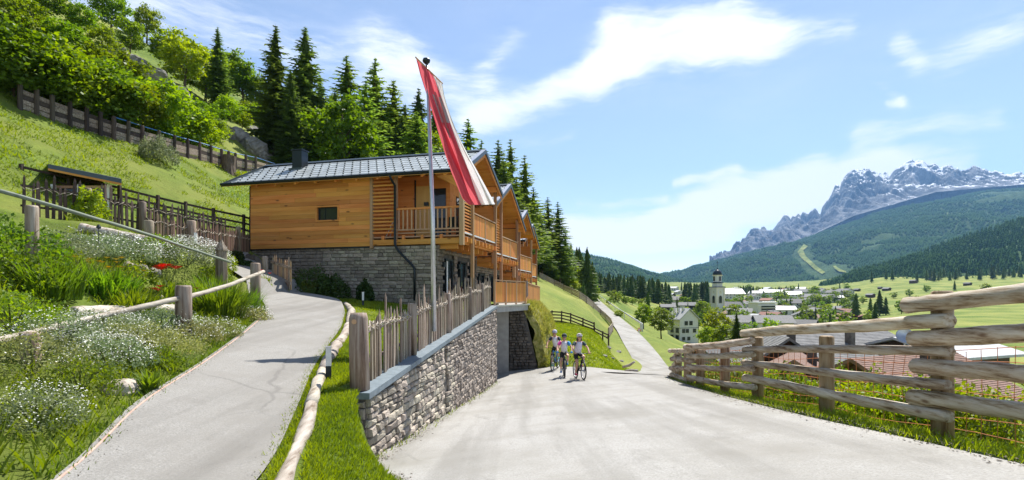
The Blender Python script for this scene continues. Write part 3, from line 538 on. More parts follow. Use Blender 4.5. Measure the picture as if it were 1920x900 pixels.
# ------------------------------------------------------------------ retaining wall
WD = Vector((1.37, 14.5, 0)).normalized(); WN = Vector((WD.y, -WD.x, 0)); W0 = Vector((-2.03, 7.5, 0)); WL = 14.6
cz = lambda t: .35+.95*t/WL
def retaining_wall():
    t = thing('retaining_wall', 'long sunlit stone retaining wall with slate coping under the picket fence', 'wall', (-1.4, 14, -1.4))
    off = -Vector(t.location)
    def ws(s, o, z): return W0+WD*s+WN*o+Vector((0, 0, z))+off
    m = MB(); n = 10
    for i in range(n):
        a, b = WL*i/n, WL*(i+1)/n
        m.add([ws(a, -.38, -3), ws(b, -.38, -3), ws(b, -.03, -3), ws(a, -.03, -3), ws(a, -.38, cz(a)-.1), ws(b, -.38, cz(b)-.1), ws(b, -.03, cz(b)-.1), ws(a, -.03, cz(a)-.1)], [(4, 5, 6, 7), (1, 2, 6, 5), (3, 0, 4, 7), (2, 3, 7, 6), (0, 1, 5, 4)])
    m.build('core', M['mortar'], t)
    for a, b in ((-.06, 2.3), (2.31, 5.1), (5.11, 8.2), (8.21, 11.4), (11.41, WL)):
        m = MB(); m.add([ws(s, o, cz(s)+dz) for s, o, dz in ((a, -.5, -.09), (b, -.5, -.09), (b, .05, -.09), (a, .05, -.09), (a, -.5, 0), (b, -.5, 0), (b, .05, 0), (a, .05, 0))], [(0, 3, 2, 1), (4, 5, 6, 7), (0, 1, 5, 4), (1, 2, 6, 5), (2, 3, 7, 6), (3, 0, 4, 7)]); m.build('coping_slab', M['coping'], t)
    gr = lambda s: float(road_z(*(W0+WD*s).xy))-.1
    stone_wall(t, [(W0+WN*-.035+off, WD, WN, WL, lambda s: gr(s)+off.z, lambda s: cz(s)-.1+off.z, [(5.0, 5.04, -9, 9)]), (W0+WN*-.4+WD*.01+off, WN, -WD, .37, lambda s: -1.2+off.z, lambda s: .22+off.z, [])],
               M['stone'], .062, 300, lambda p: (p-off).xy.length, seed=3)
retaining_wall()
# ------------------------------------------------------------------ picket fence on the wall
def tip_picket(m, p, w, d, h, ax, lean=0, tip=.09, mi=0):
    ax = Vector(ax).normalized(); n = Vector((ax.y, -ax.x, 0)); p = Vector(p); up = Vector((ax.x*lean, ax.y*lean, 1)); k = random.uniform(.7, 1.05)
    r = []
    for z, s in ((0, 1.05), (h*.5, 1), (h-tip, .92*k)):
        r += [p+up*z+ax*w/2*s*a+n*d/2*s*b for a, b in ((-1, -1), (1, -1), (1, 1), (-1, 1))]
    r += [p+up*h+ax*w*random.uniform(-.15, .15)+n*d*.1]
    fs = [(0, 3, 2, 1)]+[(q+i, q+(i+1) % 4, q+4+(i+1) % 4, q+4+i) for q in (0, 4) for i in range(4)]+[(8+i, 8+(i+1) % 4, 12) for i in range(4)]
    m.add(r, fs, mi)
def withy(m, pts, amp=.035, n=5):
    for k in range(n):
        out = []
        for i, p in enumerate(pts):
            q = Vector(p); q.z += .075*math.sin(i*math.pi/2+k*1.7)*(1 if k % 2 else -1)+random.uniform(-.03, .03); q.x += amp*math.cos(i*math.pi+k*math.pi); out.append(q)
        m.tube(out, [random.uniform(.009, .016) for _ in out], 5)
def picket_fence_wall():
    t = thing('picket_fence', 'weathered rustic picket fence bound with willow on the slate coping', 'fence', (-1.6, 13, .8)); off = -Vector(t.location)
    base = lambda s, o=-.22: W0+WD*s+WN*o+Vector((0, 0, cz(s)))+off
    m = MB(); c = base(.12, -.16); m.tube([c, c+Vector((-.01, 0, .6)), c+Vector((-.02, 0, 1.02)), c+Vector((-.02, 0, 1.1))], [.145, .14, .135, .115], 12, jit=.03)
    end = m.build('post', M['grey_z'], t, True)
    mk = MB(); d = c+Vector((-.04, -.14, .98)); mk.tube([d, d+Vector((0, -.012, 0))], .035, 10); mk.build('marker', M['pale_z'], end)
    posts = []
    for px in (793, 855, 892, 914):
        u = (px-960)/FPX; s = (u*W0.y-W0.x+u*0)/(WD.x-u*WD.y); posts.append(s)
        h = 1.02; m = MB(); c = base(s); m.tube([c, c+Vector((.01, 0, .6)), c+Vector((0, 0, h-.03)), c+Vector((0, 0, h))], [.1, .095, .09, .075], 10, jit=.04); m.build('post', M['grey_z'], t, True)
    s = .36; tops = []
    while s < WL-.1:
        h = random.uniform(.88, 1.12)+(.28 if random.random() < .22 else 0)
        if all(abs(s-q) > .1 for q in posts):
            m = MB(); tip_picket(m, base(s, -.22+random.uniform(-.02, .02)), random.uniform(.045, .08), random.uniform(.025, .04), h, WD, random.uniform(-.05, .04), random.uniform(.05, .14)); m.build('picket', M['grey_z'], t)
        s += random.uniform(.082, .145)
    m = MB(); withy(m, [base(i*.17+.25)+Vector((0, 0, .8+.03*math.sin(i*.35))) for i in range(int((WL-.3)/.17))]); m.build('willow_binding', M['withy'], t, True)
    m = MB(); m.tube([base(.2, -.27)+Vector((0, 0, .3)), base(7, -.27)+Vector((0, 0, .3)), base(WL-.1, -.27)+Vector((0, 0, .3))], .03, 6); m.build('rail', M['grey_x'], t)
picket_fence_wall()
# ------------------------------------------------------------------ terrace, garage and bank
FD = Vector((.25, .968, 0)).normalized(); FW = Vector((-.968, .25, 0)).normalized()
TE = [(-.66, 22.1), (.05, 24.6), (.72, 28), (1.35, 32.5), (2.0, 38), (1.2, 42)]
def terrace():
    t = thing('terrace', 'concrete house terrace slab bridging the garage door', 'terrace', (0, 25, 1.0)); o = Vector((0, -25, -1.0))
    poly = [Vector((x, y, 1.02))+o for x, y in [(-.66, 22.0), (.75, 25.7), (.9, 28), (1.35, 32.5), (1.95, 38), (1.0, 42.5), (-4, 44), (-5.6, 26), (-1.2, 22.0)]]
    m = MB(); m.prism(poly, (0, 0, .28)); m.build('slab', M['concrete'], t)
    m = MB()
    for a, b in (((-.68, 22.0), (.78, 25.7)), ((.78, 25.7), (.93, 28))): m.bar(Vector((*a, 1.29))+o, Vector((*b, 1.29))+o, .12, .06)
    m.build('edge_flashing', M['alu'], t)
    m = MB(); m.box(Vector((-1.15, 22.15, -2.4))+o, Vector((-1.0, 25.9, 1.02))+o); m.build('recess_wall', M['concrete'], t)
    m = MB(); m.box(Vector((-.98, 23.35, -2.2))+o, Vector((-.93, 24.3, .65))+o); dr = m.build('garage_door', M['dark'], t)
    m = MB(); m.bar(Vector((-.91, 23.45, -.9))+o, Vector((-.91, 23.45, -.5))+o, .04, .04); m.build('handle', M['steel'], dr)
    m = MB(); m.box(Vector((-.95, 25.2, -2.3))+o, Vector((-.16, 25.95, 1.015))+o); m.build('pier', M['concrete'], t)
    m = MB(); m.box(Vector((-1.6, 22.3, -2.4))+o, Vector((-.66, 22.42, 1.0))+o); m.build('wall_end', M['mortar'], t)
terrace()
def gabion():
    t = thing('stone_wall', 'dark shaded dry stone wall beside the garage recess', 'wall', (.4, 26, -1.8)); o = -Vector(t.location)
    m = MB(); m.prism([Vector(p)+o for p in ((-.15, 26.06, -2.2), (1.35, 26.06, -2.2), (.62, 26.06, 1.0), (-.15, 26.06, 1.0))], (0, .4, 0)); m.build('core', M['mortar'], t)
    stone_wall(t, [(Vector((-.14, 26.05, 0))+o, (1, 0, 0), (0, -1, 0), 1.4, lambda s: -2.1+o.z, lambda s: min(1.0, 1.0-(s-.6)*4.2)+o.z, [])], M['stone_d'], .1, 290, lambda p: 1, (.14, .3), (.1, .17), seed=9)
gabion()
def bank():
    T = np.array([(.55, 26.0, 1.02), (.72, 26.3, 1.28), (.95, 27.6, 1.33), (1.35, 31, 1.28), (1.8, 36, 1.2), (1.9, 41, 1.1), (1.9, 47, 1.0), (1.9, 53, 1.0)]); B = np.array([(1.25, 25.9, -1.95), (1.75, 26.0, -1.92), (2.15, 28.5, -1.35), (2.5, 32, -.75), (2.9, 37.5, -.6), (3.3, 43, -.8), (3.5, 48, -.5), (3.6, 54, .4)])
    k = 100; n = 40; t = np.linspace(0, len(T)-1, k); i = np.arange(len(T)); f = lambda p: np.stack([np.interp(t, i, p[:, c]) for c in range(3)], 1); a, b = f(T), f(B); u = np.linspace(-.25, 1.12, n)[None, :, None]; uc = np.clip(u, 0, 1)
    g = a[:, None]*(1-uc)+b[:, None]*uc; g = g+np.array([-1.3, .1, .04])*np.minimum(u, 0)*-4*.25+np.where(u > 1, np.array([1.2, 0, -.5])*(u-1), 0)
    bul = np.sin(np.pi*uc[..., 0]); nz = fbm(g[..., 1]*1.6, g[..., 2]*1.8, 4, 3)-.5
    g[..., 0] += bul*.22+nz*.5*bul; g[..., 1] -= nz*.2*bul
    tag(put('grass_bank', npmesh('grass_bank', g.reshape(-1, 3), gridfaces(k, n)[:, ::-1], M['bank'], True)), 'steep bank of long grass below the terrace railing', kind='structure'); return g
bankg = bank()
def terrace_railing():
    t = thing('terrace_railing', 'orange timber board railing along the terrace above the garage', 'railing', (1, 30, 1.3)); o = -Vector(t.location)
    pts = [Vector((*p, 0)) for p in [(-.74, 22.6), (.66, 25.75), (.85, 28), (1.3, 32.5), (1.95, 38), (1.1, 42)]]
    L_ = [(b-a).length for a, b in zip(pts, pts[1:])]
    for si, (a, b) in enumerate(zip(pts, pts[1:])):
        d = (b-a).normalized(); n = max(1, round(L_[si]/1.15)); st = L_[si]/n
        for i in range(n):
            p = a+d*st*i+o
            m = MB(); m.box((-.035, -.035, 0), (.035, .035, 1.05)); m.build('post', M['pale_z'], t, loc=p+Vector((0, 0, 1.3)), rot=(0, 0, math.atan2(d.y, d.x)))
            nb = 6; w = (st-.09)/nb
            for j in range(nb):
                if si > 3: continue
                q = p+d*(.05+w*(j+.5)); m = MB(); m.box((-w/2+.004, -.012, .14), (w/2-.004, .012, 1.0)); m.build('board', M['lw_z'], t, loc=q+Vector((0, 0, 1.3)), rot=(0, 0, math.atan2(d.y, d.x)))
        m = MB(); m.bar(a+o+Vector((0, 0, 2.38)), b+o+Vector((0, 0, 2.38)), .09, .04); m.build('handrail', M['pale_x'], t)
        m = MB(); m.bar(a+o+Vector((0, 0, 1.405)), b+o+Vector((0, 0, 1.405)), .06, .05); m.build('bottom_rail', M['pale_x'], t)
        if si > 3:
            m = MB(); m.bar(a+o+Vector((0, 0, 1.9)), b+o+Vector((0, 0, 1.9)), .02, .8); m.build('panel', M['lw_z'], t)
terrace_railing()
cl = MB(); cl.prism([Vector((.68, 25.74, 2.42)), Vector((.74, 26.0, 2.42)), Vector((.75, 26.02, 1.72)), Vector((.69, 25.8, 1.62))], (.03, -.015, 0)); cl.prism([Vector((.6, 25.77, 2.43)), Vector((.66, 26.03, 2.43)), Vector((.75, 26.0, 2.42)), Vector((.70, 25.74, 2.42))], (0, 0, .02))
tag(cl.build('towel', m_plain('grey_cloth', (.07, .075, .085), .9)), 'grey cloth hung over the orange terrace railing', 'cloth')
# ------------------------------------------------------------------ chalets
C0 = Vector((-2.16, 23.0, 1.3))
def chalet(label, off, dz, first, rrun=3.0, rdrop=1.5, ln=11.9, bay=5.05):
    t = thing('chalet', label, 'house', C0+Vector((off[0], off[1], dz)), math.atan2(.968, .25), 'larch wood houses stepping along the slope')
    Z = lambda z: z-1.3
    WH = 10.8 if first else ln-1
    ax, az, lrun, ldrop = 2.4, 8.6, 3.0, 1.56
    def roof_at(s): return az-(ax-s)*ldrop/lrun if s < ax else az-(s-ax)*rdrop/rrun
    sl, sr = ax-lrun, ax+rrun
    # stone storey
    zb = -1.0
    m = MB(); m.box((.09, 1.28, zb), (5.6, WH-.1, Z(3.94))); m.build('masonry_core', M['mortar'], t)
    doors = [(1.0, 1.9), (2.9, 3.7), (4.4, 5.2)]
    dh_ = [(a-.08, b+.08, Z(1.2), Z(3.45)) for a, b in doors]
    rects = [((.08, 1.19, 0), (1, 0, 0), (0, -1, 0), 5.45, lambda s: Z(1.2), lambda s: Z(3.95), dh_)]
    if first: rects.append(((.09, 1.2, 0), (0, 1, 0), (-1, 0, 0), WH-1.2, lambda s: Z(.9), lambda s: Z(3.93), []))
    if first: stone_wall(t, rects, M['stone_g'], .05, 300, lambda p: p.x+.02*abs(p.y-4), (.2, .5), (.11, .2), seed=5)
    else: tag(None or _join_stones(t, rects), kind='stuff')
    for k, (a, b) in enumerate(doors):
        m = MB(); 
        for lo, hi in (((a, 1.12, Z(1.2)), (a+.07, 1.27, Z(3.4))), ((b-.07, 1.12, Z(1.2)), (b, 1.27, Z(3.4))), ((a+.07, 1.12, Z(3.33)), (b-.07, 1.27, Z(3.4)))): m.box(lo, hi)
        f = m.build('terrace_door', M['dark'], t); m = MB(); m.box((a+.07, 1.2, Z(1.2)), (b-.07, 1.23, Z(3.33))); m.build('pane', M['glass'], f)
        if k < 2:
            m = MB(); m.box((a-.5, 1.0, Z(3.0)), (a-.36, 1.13, Z(3.22))); m.build('wall_lamp', M['dark'], t)
    if first:
        m = MB(); m.box((1.05, 1.15, Z(1.3)), (1.3, 1.19, Z(3.3))); m.build('curtain', M['whitep'], t)
    # west timber wall of boards
    if first:
        m = MB(); m.box((.15, 4.42, Z(3.96)), (.2, WH-.02, Z(7.0))); m.build('wall_core', M['mortar'], t)
        r = random.Random(4); z = 3.95; win = (6.02, 7.14, 5.19, 5.83)
        while z < 7.1:
            h = .195 if z < 6.95 else .12; z1 = min(z+h, 7.2); y = 4.36; cuts = sorted([y]+[r.uniform(5.2, 10) for _ in range(r.choice((1, 2, 2)))]+[WH])
            cuts = [c for i, c in enumerate(cuts) if i == 0 or c-cuts[i-1] > .5 or c == WH]
            segs = []
            for a, b in zip(cuts, cuts[1:]):
                if z < win[3]-.02 and z1 > win[2]+.02: segs += [(x0, x1) for x0, x1 in ((a, min(b, win[0])), (max(a, win[1]), b)) if x1-x0 > .03]
                else: segs.append((a, b))
            for a, b in segs:
                d = r.uniform(0, .008); m = MB(); m.box((.0-d, a+.002, Z(z)+.004), (.045, b-.002, Z(z1)-.002)); m.build('board', M['lw_y'], t)
            z += h
        m = MB(); m.box((-.03, 4.4, Z(3.88)), (.06, WH+.03, Z(3.945))); m.build('drip_edge', M['dark'], t)
        m = MB(); m.box((-.02, WH-.02, Z(3.9)), (.1, WH+.03, Z(7.0))); m.build('corner_board', M['dark'], t)
        m = MB(); y0, y1, z0, z1 = win
        for lo, hi in (((-.035, y0-.05, Z(z0)-.05), (.17, y0+.02, Z(z1)+.05)), ((-.035, y1-.02, Z(z0)-.05), (.17, y1+.05, Z(z1)+.05)), ((-.034, y0+.02, Z(z0)-.05), (.17, y1-.02, Z(z0)+.02)), ((-.034, y0+.02, Z(z1)-.02), (.17, y1-.02, Z(z1)+.05))): m.box(lo, hi)
        w = m.build('window', M['lw_y'], t)
        m = MB()
        for lo, hi in (((.09, y0+.02, Z(z0)+.02), (.14, y0+.09, Z(z1)-.02)), ((.09, y1-.09, Z(z0)+.02), (.14, y1-.02, Z(z1)-.02)), ((.09, y0+.09, Z(z0)+.02), (.14, y1-.09, Z(z0)+.08)), ((.09, y0+.09, Z(z1)-.08), (.14, y1-.09, Z(z1)-.02)), ((.09, y1-.4, Z(z0)+.08), (.14, y1-.36, Z(z1)-.08))): m.box(lo, hi)
        m.build('frame', M['dark'], w); m = MB(); m.box((.115, y0+.09, Z(z0)+.08), (.125, y1-.09, Z(z1)-.08)); m.build('pane', M['glass'], w)
    # back wall of loggia and rooms
    zf = Z(4.32)
    m = MB(); m.box((1.7, 1.35, zf), (1.78, 4.4, Z(7.4))); m.box((.06, 4.3, zf), (1.75, 4.41, Z(7.3))); m.box((1.7, 1.2, zf), (5.3, 1.35, Z(7.0))); m.box((5.2, 1.36, zf), (5.3, WH-.2, Z(7.0)))
    m.build('inner_wall', M['lw_y'], t)
    m = MB(); m.prism([(.3, 1.22, Z(7.0)), (ax, 1.22, az-1.42), (5.1, 1.22, Z(min(7.0, roof_at(5.1)-.25)))], (0, .1, 0)); m.build('gable_wall', M['lw_x'], t)
    m = MB(); m.box((1.66, 2.05, zf), (1.7, 2.9, Z(6.9))); m.build('wall_panel', M['panel'], t)
    m = MB(); m.box((1.65, 1.4, zf), (1.7, 2.03, Z(6.75))); m.build('loggia_door', M['glass'], t)
    m = MB(); m.box((1.64, 2.92, zf), (1.69, 2.98, Z(7.2))); m.build('drain_strip', M['dark'], t)
    m = MB(); m.box((1.54, 2.25, Z(5.95)), (1.66, 2.45, Z(6.12))); m.build('wall_lamp', M['dark'], t)
    for a, b in ((2.5, 3.3), (3.7, 4.7)):
        m = MB(); m.box((a, 1.16, zf), (b, 1.2, Z(6.5))); m.build('balcony_door', M['glass'], t)
    # floor, beams, joists
    m = MB(); m.box((.03, .03, Z(4.3)), (5.3, 1.3, Z(4.36))); m.box((.03, 1.301, Z(4.3)), (1.7, 4.35, Z(4.36))); m.build('balcony_floor', M['pale_x'], t)
    m = MB(); m.box((-.02, .12, Z(3.98)), (.14, 3.1, Z(4.22))); m.build('beam', M['lw_y'], t)
    m = MB(); m.box((-.02, 3.22, Z(3.98)), (.14, 4.3, Z(4.22))); m.build('beam', M['lw_y'], t)
    m = MB(); m.box((.14, .1, Z(4.0)), (5.3, .22, Z(4.24))); m.build('beam', M['lw_x'], t)
    for i in range(9):
        s = .35+i*.56; m = MB(); m.box((s, -.12, Z(4.06)), (s+.12, 1.25, Z(4.28))); m.build('joist', M['lw_y'], t)
    for i in range(7):
        s = .28+i*.72; m = MB(); m.box((s, .3, Z(3.78)), (s+.1, 1.2, Z(4.0))); m.build('joist', M['lw_y'], t)
    for y in (.9, 1.8, 2.7, 3.7):
        m = MB(); m.box((-.01, y, Z(4.22)), (.13, y+.12, Z(4.4))); m.build('block', M['lw_z'], t)
    # posts
    for (s, y, z0) in ((0, 0, 3.9), (1.35, -.02, 1.2), (bay, -.02, 1.2)) + (((0, 3.12, 4.0), (0, 4.3, 3.85)) if True else ()):
        m = MB(); w = .1 if s == 0 and y < 1 else .075; m.box((s-w, y-w*.9, Z(z0)), (s+w, y+w*.9, min(Z(roof_at(s)-.16), Z(7.15)+.9))); m.build('post', M['pale_z'] if s == 0 else m_post, t)
    # railings
    m = MB(); m.box((-.05, .12, Z(5.52)), (.05, 3.05, Z(5.6))); m.build('handrail', M['lw_y'], t)
    m = MB(); m.box((-.04, .12, Z(4.6)), (.04, 3.05, Z(4.66))); m.box((-.04, .12, Z(4.46)), (.04, 3.05, Z(4.51))); m.build('bottom_rail', M['pale_y'], t)
    bl = MB(); bl.box((-.018, -.03, 0), (.018, .03, .86)); bme = bl.mesh('baluster', M['pale_z'])
    y = .3
    while y < 3.0: put('baluster', bme, t, (0, y, Z(4.66))); y += .205
    n = 16 if first else 14
    sme = MB(); sme.box((-.02, -.52, 0), (.02, .52, .07)); sm_ = sme.mesh('slat', M['lw_y'])
    for i in range(n): put('slat', sm_, t, (-.01, 3.72, Z(4.5+i*.163)))
    sme = MB(); sme.box((-.5, -.02, 0), (.5, .02, .06)); sx_ = sme.mesh('slat', M['lw_x'])
    for i in range(14): put('slat', sx_, t, (.72, .02, Z(4.5+i*.14)))
    for s0, s1 in ((1.45, 3.2), (3.28, bay-.1)):
        nb = 9; w = (s1-s0)/nb; pm = MB(); pm.box((-w/2+.006, -.012, 0), (w/2-.006, .012, .9)); pme = pm.mesh('railing_board', M['lw_z'])
        for i in range(nb): put('railing_board', pme, t, (s0+w*(i+.5), -.03, Z(4.52)))
    m = MB(); m.box((3.2, -.06, Z(4.1)), (3.28, .0, Z(5.5))); m.build('railing_post', M['pale_z'], t)
    m = MB(); m.box((1.43, -.08, Z(5.46)), (bay-.07, .03, Z(5.52))); m.build('handrail', M['pale_x'], t)
    m = MB(); m.box((.1, -.05, Z(4.44)), (bay-.07, .05, Z(4.5))); m.build('bottom_rail', M['whitep'], t)
    m = MB(); m.box((bay+.2, 0, zf), (bay+.26, 1.2, Z(6.4))); m.build('privacy_screen', M['lw_y'], t)
    # roof
    yo, yi = -.32, ln
    def slab(s0, s1, th0, th1, y0, y1): return [(s0, y0, Z(roof_at(s0)-th0)), (s1, y0, Z(roof_at(s1)-th0)), (s1, y0, Z(roof_at(s1)-th1)), (s0, y0, Z(roof_at(s0)-th1))]
    for a, b in ((sl, ax), (ax, sr)):
        e = .004
        m = MB(); m.prism(slab(a, b, .05, .12, yo, yi), (0, yi-yo, 0)); m.build('roof_slab', M['trim'], t)
        nb = 14
        if first or True:
            sof = MB(); n_ = 15; 
            for i in range(n_):
                p0 = a+(b-a)*i/n_; p1 = a+(b-a)*(i+1)/n_; sof.prism(slab(p0+.006, p1-.006, .124, .145, yo+.04, yi-.05), (0, yi-yo-.1, 0))
            sof.build('soffit_boards', M['lw_y'], t)
    for k, (s, zz) in enumerate(((sl+.75, 0), (ax, 0), (sr-.75, 0))):
        m = MB(); m.box((s-.08, yo+.12, Z(roof_at(s)-.42)), (s+.08, 1.25 if not first else 1.25, Z(roof_at(s)-.16-.02*(s == ax)))); m.build('purlin', M['lw_y'], t)
    for y in [.55+i*1.05 for i in range(10)]:
        if y > yi-.4: continue
        m = MB(); s0, s1 = sl+.1, sl+.75; m.prism([(s0, y, Z(roof_at(s0)-.15)), (s1, y, Z(roof_at(s1)-.15)), (s1, y, Z(roof_at(s1)-.28)), (s0, y, Z(roof_at(s0)-.26))], (0, .1, 0)); m.build('rafter', M['lw_x'], t)
    for (a, b) in ((sl, ax), (ax, sr)):     # barge boards at the gable
        for y, w_ in ((yo-.03, .03), (yi, .03)):
            m = MB(); m.prism(slab(a, b, -.03, .16, y, y), (0, w_, 0)); m.build('barge_board', M['trim'], t)
        m = MB(); m.prism(slab(a+.05, b-(0 if b == ax else .05), .165, .33, yo+.02, yo), (0, .05, 0)); m.build('gable_rafter', M['lw_x'], t)
        if a == sl:
            m = MB(); m.prism([(a, yo-.03, Z(roof_at(a)+.034)), (b, yo-.03, Z(roof_at(b)+.034)), (b, yo-.03, Z(roof_at(b)+.05)), (a, yo-.03, Z(roof_at(a)+.05))], (0, .2, 0)); m.build('verge_cap', M['alu'], t)
    m = MB(); m.prism([(ax-.16, yo, Z(az-.05)), (ax, yo, Z(az+.06)), (ax+.16, yo, Z(az-.05))], (0, yi-yo, 0)); m.build('ridge_cap', M['trim'], t)
    m = MB(); m.tube([(sl-.05, yo, Z(roof_at(sl)-.04)), (sl-.05, yi, Z(roof_at(sl)-.04))], .065, 8); m.build('gutter', M['dark'], t)
    m = MB(); m.tube([(sr+.05, yo, Z(roof_at(sr)-.04)), (sr+.05, yi, Z(roof_at(sr)-.04))], .065, 8); m.build('gutter', M['dark'], t)
    # shingles with snow guards on the slope that faces the path
    sw = .43; rows = 8; L1 = math.hypot(lrun, ldrop); ang = math.atan2(ldrop, lrun); step = L1/rows; q = MB()
    q.add([(-.02, -sw/2+.003, .022), (step+.015, -sw/2+.003, .006), (step+.015, sw/2-.003, .006), (-.02, sw/2-.003, .022), (-.02, -sw/2+.006, .0), (-.02, sw/2-.006, .0), (step, -sw/2+.006, 0), (step, sw/2-.006, 0)], [(0, 1, 2, 3), (0, 3, 5, 4), (4, 6, 1, 0), (3, 2, 7, 5)])
    q.add([(.14, -.028, .02), (.195, -.028, .02), (.195, .028, .02), (.14, .028, .02), (.155, -.024, .07), (.185, -.024, .07), (.185, .024, .07), (.155, .024, .07)], [(0, 1, 5, 4), (1, 2, 6, 5), (2, 3, 7, 6), (3, 0, 4, 7), (4, 5, 6, 7)], 1)
    q2 = MB(); q2.add(q.v[:8], q.f[:4]); me1 = q.mesh('shingle', [M['roof'], M['dark']]); me2 = q2.mesh('shingle', M['roof']); n = int((yi-yo)/sw)
    jn = MB()
    for r_ in range(rows):
        for c in range(n):
            y = yo+sw*(c+.5)+(sw/2 if r_ % 2 else 0); s = sl+lrun*r_/rows; z = Z(roof_at(s)-.05)
            if y+sw/2 > yi: continue
            if first: put('shingle', me1, t, (s, y, z), (0, -ang, 0))
            else:
                ro = Matrix.Rotation(-ang, 3, 'Y')
                for vi, (src, mi) in enumerate(((q.v[:8], 0), (q.v[8:], 1))): jn.add([Vector((s, y, z))+ro@Vector(v) for v in src], [f for f in (q.f[:4] if mi == 0 else [tuple(i-8 for i in f) for f in q.f[4:]])], mi)
    if not first: tag(jn.build('shingles', [M['roof'], M['dark']], t), kind='stuff')
    rs = MB(); a2 = math.atan2(rdrop, rrun)
    for r_ in range(8): rs.prism(slab(ax+rrun*r_/8, ax+rrun*(r_+1)/8-.01, .02, .049, yo+.01, yo), (0, yi-yo-.02, 0))
    rs.build('roofing_strips', M['roof'], t)
    if first:
        m = MB(); m.box((1.45, 9.0, Z(7.6)), (1.95, 9.55, Z(9.0))); ch = m.build('chimney', M['dark'], t); m = MB(); m.box((1.4, 8.95, Z(9.003)), (2.0, 9.6, Z(9.06))); m.build('cap', M['dark'], ch)
        m = MB(); m.box((1.3, 8.9, Z(roof_at(1.2)+.0)), (1.449, 9.65, Z(roof_at(1.2)+.12))); m.build('flashing', M['trim'], ch)
        m = MB(); x = -.13; m.tube([(sl-.05, 3.1, Z(6.98)), (sl+.12, 3.1, Z(6.8)), (x, 3.1, Z(6.6)), (x, 3.1, Z(4.0)), (x+.02, 2.95, Z(3.7)), (x+.1, 2.35, Z(3.1)), (x+.1, 2.2, Z(2.9)), (x+.1, 2.2, Z(1.5))], .055, 8); m.build('downpipe', M['dark'], t, True)
    else:
        m = MB(); m.box((.0, .6, Z(4.3)), (.1, 1.3, Z(7.0))); m.box((.0, 1.3, Z(3.9)), (.1, WH, Z(7.0))); m.build('side_wall', M['lw_y'], t)
        m = MB(); m.tube([(-.1, -.05, Z(6.9)), (-.1, -.05, Z(6.85)), (-.1, 3, Z(6.85))], .04, 6); m.build('gutter', M['dark'], t)
    return t
def _join_stones(t, rects):
    o = None
    n0 = len(KIDS.get(t.name, [])); stone_wall(t, rects, M['stone_g'], .05, 0, lambda p: 0, (.2, .5), (.11, .2), seed=6); return KIDS[t.name][-1]
m_post = m_wood('weathered_larch_post', [(.25, (.3, .15, .07)), (.5, (.42, .24, .13)), (.75, (.52, .34, .2))], 'z')
chalet('nearest wooden chalet with stone base, chimney, small window and corner balcony', (0, 0), 0, True)
chalet('second chalet in the row, its gable just behind the flag tip', (1.19, 5.6), -.45, False, 3.8, 2.15, 8)
chalet('third chalet along the row with only a thin gable showing', (2.29, 11.6), -1.0, False, 2.5, 1.5, 8)
chalet('farthest chalet of the row, nearest the larches by the lane', (2.95, 17.6), -1.15, False, 2.6, 1.6, 8)
# things on the balcony
t = thing('patio_chair', 'dark garden chair behind the balusters of the corner loggia', 'chair', C0+FD*.9+FW*.9+Vector((0, 0, 3.06)), 1.0)
m = MB(); m.box((-.25, -.25, .4), (.25, .25, .45)); m.build('seat', M['dark'], t); m = MB(); m.box((.22, -.25, .45), (.26, .25, .95)); m.build('backrest', M['dark'], t)
lg = MB(); lg.bar((0, 0, 0), (0, 0, .4), .04, .04); lm = lg.mesh('leg', M['dark'])
for a in (-.22, .22):
    for b in (-.22, .22): put('leg', lm, t, (a, b, 0))
t = thing('clothes_rack', 'folding clothes rack leaning behind the loggia slats', 'rack', C0+FD*.5+FW*3.6+Vector((0, 0, 3.06)), 1.3)
m = MB(); m.bar((0, .3, 0), (.0, -.25, 1.0), .025, .025); m.bar((.3, .3, 0), (.3, -.25, 1.0), .025, .025); m.build('frame', M['alu'], t); m = MB()
for i in range(6): m.bar((0, .3-.09*i, .16*i+.08), (.3, .3-.09*i, .16*i+.08), .012, .012)
m.build('bars', M['alu'], t)

# ------------------------------------------------------------------ log fence on the right
xf = lambda y: 4.78+.14*max(0, y-15)
def fY(px):
    u = (px-960)/FPX; Y = 4.78/u
    for _ in range(30): Y = xf(Y)/u
    return Y
def log_tube(a, b, r, seed, n=12, seg=15, sag=.02):
    rr = random.Random(seed); a = Vector(a); b = Vector(b); pts = []; rad = []
    ph = rr.uniform(0, 6)
    for i in range(seg+1):
        t = i/seg; p = a.lerp(b, t); p += Vector((rr.uniform(-1, 1)*.008+sag*math.sin(t*3.1+ph)*.6, 0, sag*math.sin(t*4+ph)+rr.uniform(-1, 1)*.006)); pts.append(p); rad.append(r*(1+rr.uniform(-.05, .05))*(1.04-.1*t))
    d = (b-a).normalized(); pts = [pts[0]-d*.02]+pts+[pts[-1]+d*.02]; rad = [rad[0]*.8]+rad+[rad[-1]*.8]
    m = MB(); m.tube(pts, rad, n, jit=.05); return m
